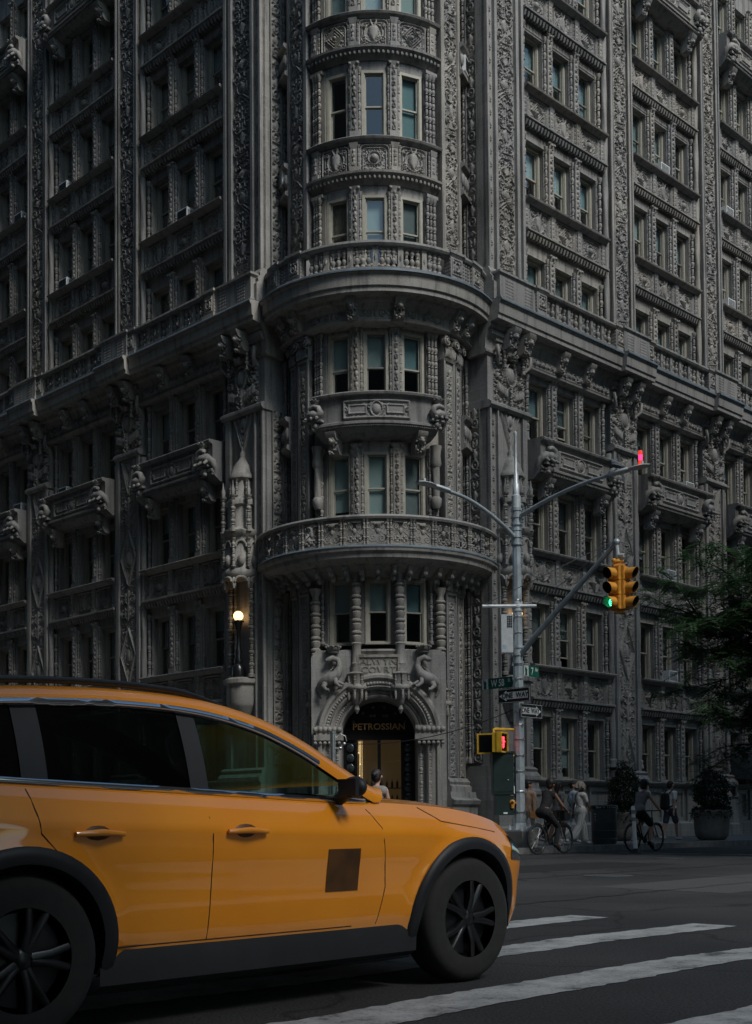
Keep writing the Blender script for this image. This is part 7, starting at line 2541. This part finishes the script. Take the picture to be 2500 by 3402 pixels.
    for xh in (-.24, -1.02):
        p0, p1, p2 = side_pt(xh - .11, .845, .012), side_pt(xh, .85, .034), side_pt(xh + .12, .842, .012)
        mb = MB(); mb.tube([(p[0], p[1] if s < 0 else -p[1], p[2]) for p in (p0, p1, p2)], [.012, .015, .011], 8); obj('door_handle', mb.mesh('door_handle', 'taxi_paint', 60), taxi); mb = MB(); mb.ball((xh, (p1[1] + .036) if s < 0 else -(p1[1] + .036), .848), .045, 12, 6, 1.5, .22, .7); obj('handle_shade', mb.mesh('handle_shade', 'print_brown', 60), taxi)  # brown oval bulge: shade of the hollow behind the handle put into colour
    mb = MB(); y_ = s * (lerp_tab(HW, .42) * .93); mb.ball((.43, y_ + s * .09, 1.055), .08, 16, 10, .55, 1.0, .68); mb.box(.375, .40, *sorted((y_ + s * .03, y_ + s * .155)), 1.01, 1.095); mb.tube([(.44, y_ - s * .03, 1.0), (.41, y_ + s * .08, 1.03)], [.035, .03], 7); obj('mirror', mb.mesh('mirror', 'plastic_dark', 60), taxi)
    mb = MB(); P = []
    for i in range(9):
        x = 1.78 + .30 * i / 8; P.append([(side_pt(x, z, .006)[0], s * -side_pt(x, z, .006)[1], z) for z in np.linspace(.66 - .02 * i / 8, .80 - .08 * i / 8, 6)])
    mb.grid(np.array(P)); obj('headlight', mb.mesh('headlight', 'chrome', 60), taxi)
    mb = MB(); P = []
    for i in range(7):
        x = -2.22 + .22 * i / 6; P.append([(side_pt(x, z, .006)[0], s * -side_pt(x, z, .006)[1], z) for z in np.linspace(.78, .98, 6)])
    mb.grid(np.array(P)); obj('tail_light', mb.mesh('tail_light', 'beacon_orange', 60), taxi)
# dark printed square on the front door (the lettering is a smear in the photograph)
def print_patch(x0, x1, z0, z1):
    mb = MB(); P = []
    for i in range(7):
        x = x0 + (x1 - x0) * i / 6; P.append([side_pt(x, z, .003) for z in np.linspace(z0, z1, 7)])
    mb.grid(np.array(P)); obj('door_print', mb.mesh('door_print', 'print_brown', 60), taxi)
print_patch(.28, .50, .54, .75)
# windscreen, roof, rear screen
def cross(xa, xb, n, mt, nm, bulge, zc):
    mb = MB(); P = []
    for i in range(n + 1):
        x = xa + (xb - xa) * i / n
        z = lerp_tab(GT, x) if x < .68 else .985
        k = 1 if x < -.35 else 1.25
        y = gh_y(x, z) - .088; xx, zz = x + .055 * k, z + .081
        P.append([(xx + bulge * (1 - ((j - 8) / 8) ** 2), -y + 2 * y * j / 16, zz + zc * (1 - ((j - 8) / 8) ** 2)) for j in range(17)])
    mb.grid(np.array(P)); return obj(nm, mb.mesh(nm, mt, 60), taxi)
cross(-.30, .72, 24, 'car_glass', 'windscreen', .16, .02)
cross(-1.92, -.30, 30, 'black_paint', 'roof', .0, .035)
cross(-2.08, -1.92, 6, 'car_glass_dark', 'rear_screen', -.05, .02)
# cabin
mb = MB(); mb.box(-2.0, .9, -.80, .80, .30, .36); mb.box(.45, .66, -.60, .60, .5, .93); mb.box(.30, .5, -.70, .70, .72, .92)
for s in (-1, 1): mb.box(-2.0, .48, *sorted((s * .77, s * .79)), .3, .98)
mb.box(-2.05, -1.98, -.7, .7, .3, 1.0)
obj('dashboard', mb.mesh('dashboard', 'seat_cloth', 0), taxi)
for x, y in ((-.42, .37), (-.42, -.37), (-1.38, .37), (-1.38, -.37)):
    C = [((x + .15, y, .58), (x - .3, y, .56), .12, .13), ((x + .1, y + .14, .58), (x - .28, y + .14, .58), .10, .10), ((x + .1, y - .14, .58), (x - .28, y - .14, .58), .10, .10), ((x - .32, y, .62), (x - .50, y, 1.08), .12, .09), ((x - .32, y + .13, .64), (x - .48, y + .12, 1.02), .10, .08), ((x - .32, y - .13, .64), (x - .48, y - .12, 1.02), .10, .08), ((x - .53, y, 1.16), (x - .54, y, 1.26), .07, .07)]
    obj('seat', blob('seat', C, 'seat_cloth', .03, 3), taxi)
mb = MB(); mb.tube([(.12 + .06 * math.sin(a), .38 + .18 * math.cos(a), .90 + .17 * math.sin(a)) for a in [2 * math.pi * i / 24 for i in range(25)]], .014, 7, False); mb.tube([(.12, .38, .90), (.35, .38, .80)], .03, 7); obj('steering_wheel', mb.mesh('steering_wheel', 'seat_cloth', 60), taxi)

# ------------------------------------------------------------------ street tree at the right
tb = Vector(UV(14.5, -6.0, 0)); tb = Vector((12.8, 28.6, 0))
tree = thing('street_tree', 'feathery green street tree reaching in from the right edge', 'tree', (tb.x, tb.y, 0))
rg = random.Random(17)
mb = MB(); twigs = []
mb.tube([(0, 0, 0), (.03, 0, 1.5), (-.05, .05, 3.0), (-.05, 0, 4.2), (.1, .1, 5.6), (.05, 0, 6.6), (.2, .1, 7.4)], [.22, .17, .15, .13, .10, .06, .02], 10)
def limb(p, d, L, r, depth):
    pts = [Vector(p)]; dd = Vector(d).normalized()
    n = 6
    for i in range(n):
        dd = (dd + Vector((rg.uniform(-.22, .22), rg.uniform(-.22, .22), rg.uniform(-.16, .12)))).normalized()
        pts.append(pts[-1] + dd * L / n)
    mb.tube([tuple(q) for q in pts], [r * (1 - .75 * i / n) for i in range(n + 1)], 6)
    if depth == 0:
        twigs.append(pts)
    else:
        for i in range(2, n + 1):
            for _ in range(2):
                s_ = rg.choice((-1, 1)); sd = Vector((-dd.y, dd.x, 0)) * s_
                limb(pts[i], dd * .6 + sd * rg.uniform(.3, 1.1) + Vector((0, 0, rg.uniform(-.45, .5))), L * rg.uniform(.26, .46), r * .4, depth - 1)
for z, a, L in ((3.3, 186, 3.6), (3.6, 200, 4.0), (3.9, 168, 4.6), (4.2, 180, 5.0), (4.4, 192, 4.6), (4.6, 174, 5.2), (4.8, 204, 4.4), (5.0, 184, 5.2), (5.2, 165, 4.6), (5.4, 196, 4.6), (5.6, 178, 4.6), (5.8, 188, 4.2), (6.0, 208, 3.8), (6.0, 170, 3.8), (4.2, 235, 3.4), (5.0, 140, 3.6), (4.0, 150, 3.6), (5.6, 250, 3.4), (6.4, 20, 3.2), (5.4, 330, 3.0), (4.6, 60, 3.2), (6.3, 215, 2.6), (6.4, 150, 2.6)):
    limb((0, 0, z), (math.cos(R_(a)), math.sin(R_(a)), rg.uniform(-.06, .10)), L, .05, 1)
obj('trunk', mb.mesh('trunk', 'bark', 60), tree)
# pinnate leaves: each a rachis of small leaflets
nrg = np.random.RandomState(4); Vv = []
for pts in twigs:
    for q in range(1, len(pts)):
        for rep in range(9):
            base = np.array(pts[q - 1].lerp(pts[q], nrg.rand())) + nrg.normal(0, .07, 3)
            a = nrg.rand() * 6.28; ax = np.array([math.cos(a), math.sin(a), nrg.uniform(-.45, .15)]); ax /= np.linalg.norm(ax)
            L = nrg.uniform(.30, .55); sd = np.cross(ax, [0, 0, 1.0]); sd /= np.linalg.norm(sd)
            for k in range(11):
                c = base + ax * L * (k + 1) / 11 - np.array([0, 0, .09]) * (k / 11) ** 2
                for s in (-1, 1):
                    tip = c + sd * s * nrg.uniform(.06, .10) + ax * .03 + np.array([0, 0, nrg.uniform(-.02, .01)])
                    w = ax * .026
                    Vv += [c, (c + tip) / 2 + w, tip, (c + tip) / 2 - w]
Vv = np.array(Vv, np.float32); n = len(Vv) // 4
me = bpy.data.meshes.new('crown')
me.vertices.add(4 * n); me.vertices.foreach_set('co', Vv.reshape(-1)); me.loops.add(4 * n); me.loops.foreach_set('vertex_index', np.arange(4 * n, dtype=np.int32)); me.polygons.add(n); me.polygons.foreach_set('loop_start', (np.arange(n) * 4).astype(np.int32)); me.update(calc_edges=True); finish(me, 'leaf_locust', 0)
obj('crown', me, tree)

# ------------------------------------------------------------------ the blocks across the streets: out of the picture, but they shade the lower storeys
def block(label, u0, u1, v0, v1, h, mt='brick_far'):
    t = thing('city_block', label, 'building', UV((u0 + u1) / 2, (v0 + v1) / 2, 0), R_(45))
    a, b = (u1 - u0) / 2, (v1 - v0) / 2
    mb = MB(); mb.box(-a, a, -b, b, .0, h); obj('wall', mb.mesh('wall', mt, 0), t)
    mb = MB()
    for z in (5.0, h):
        mb.box(-a - .25, a + .25, -b - .25, b + .25, z, z + .3)
    obj('string_course', mb.mesh('string_course', mt, 0), t)
for args in BLOCKS:
    block(*args)

# repeats of one kind share a group
GROUPS = {'air_conditioner': 'window air conditioners on the facades', 'planter': 'concrete planters on the pavement', 'bicycle': 'bicycles passing along the kerb',
          'one_way_sign': 'one-way signs on the street pole', 'street_name_sign': 'street name blades on the street pole', 'wall_lamp': 'globe lamps in the corner niches',
          'manhole_cover': 'manhole covers in the road', 'person': 'people on the pavement and road', 'city_block': 'blocks across the streets'}
for o in COL.objects:
    if o.parent is None and o.name.split('.')[0] in GROUPS:
        o['group'] = GROUPS[o.name.split('.')[0]]
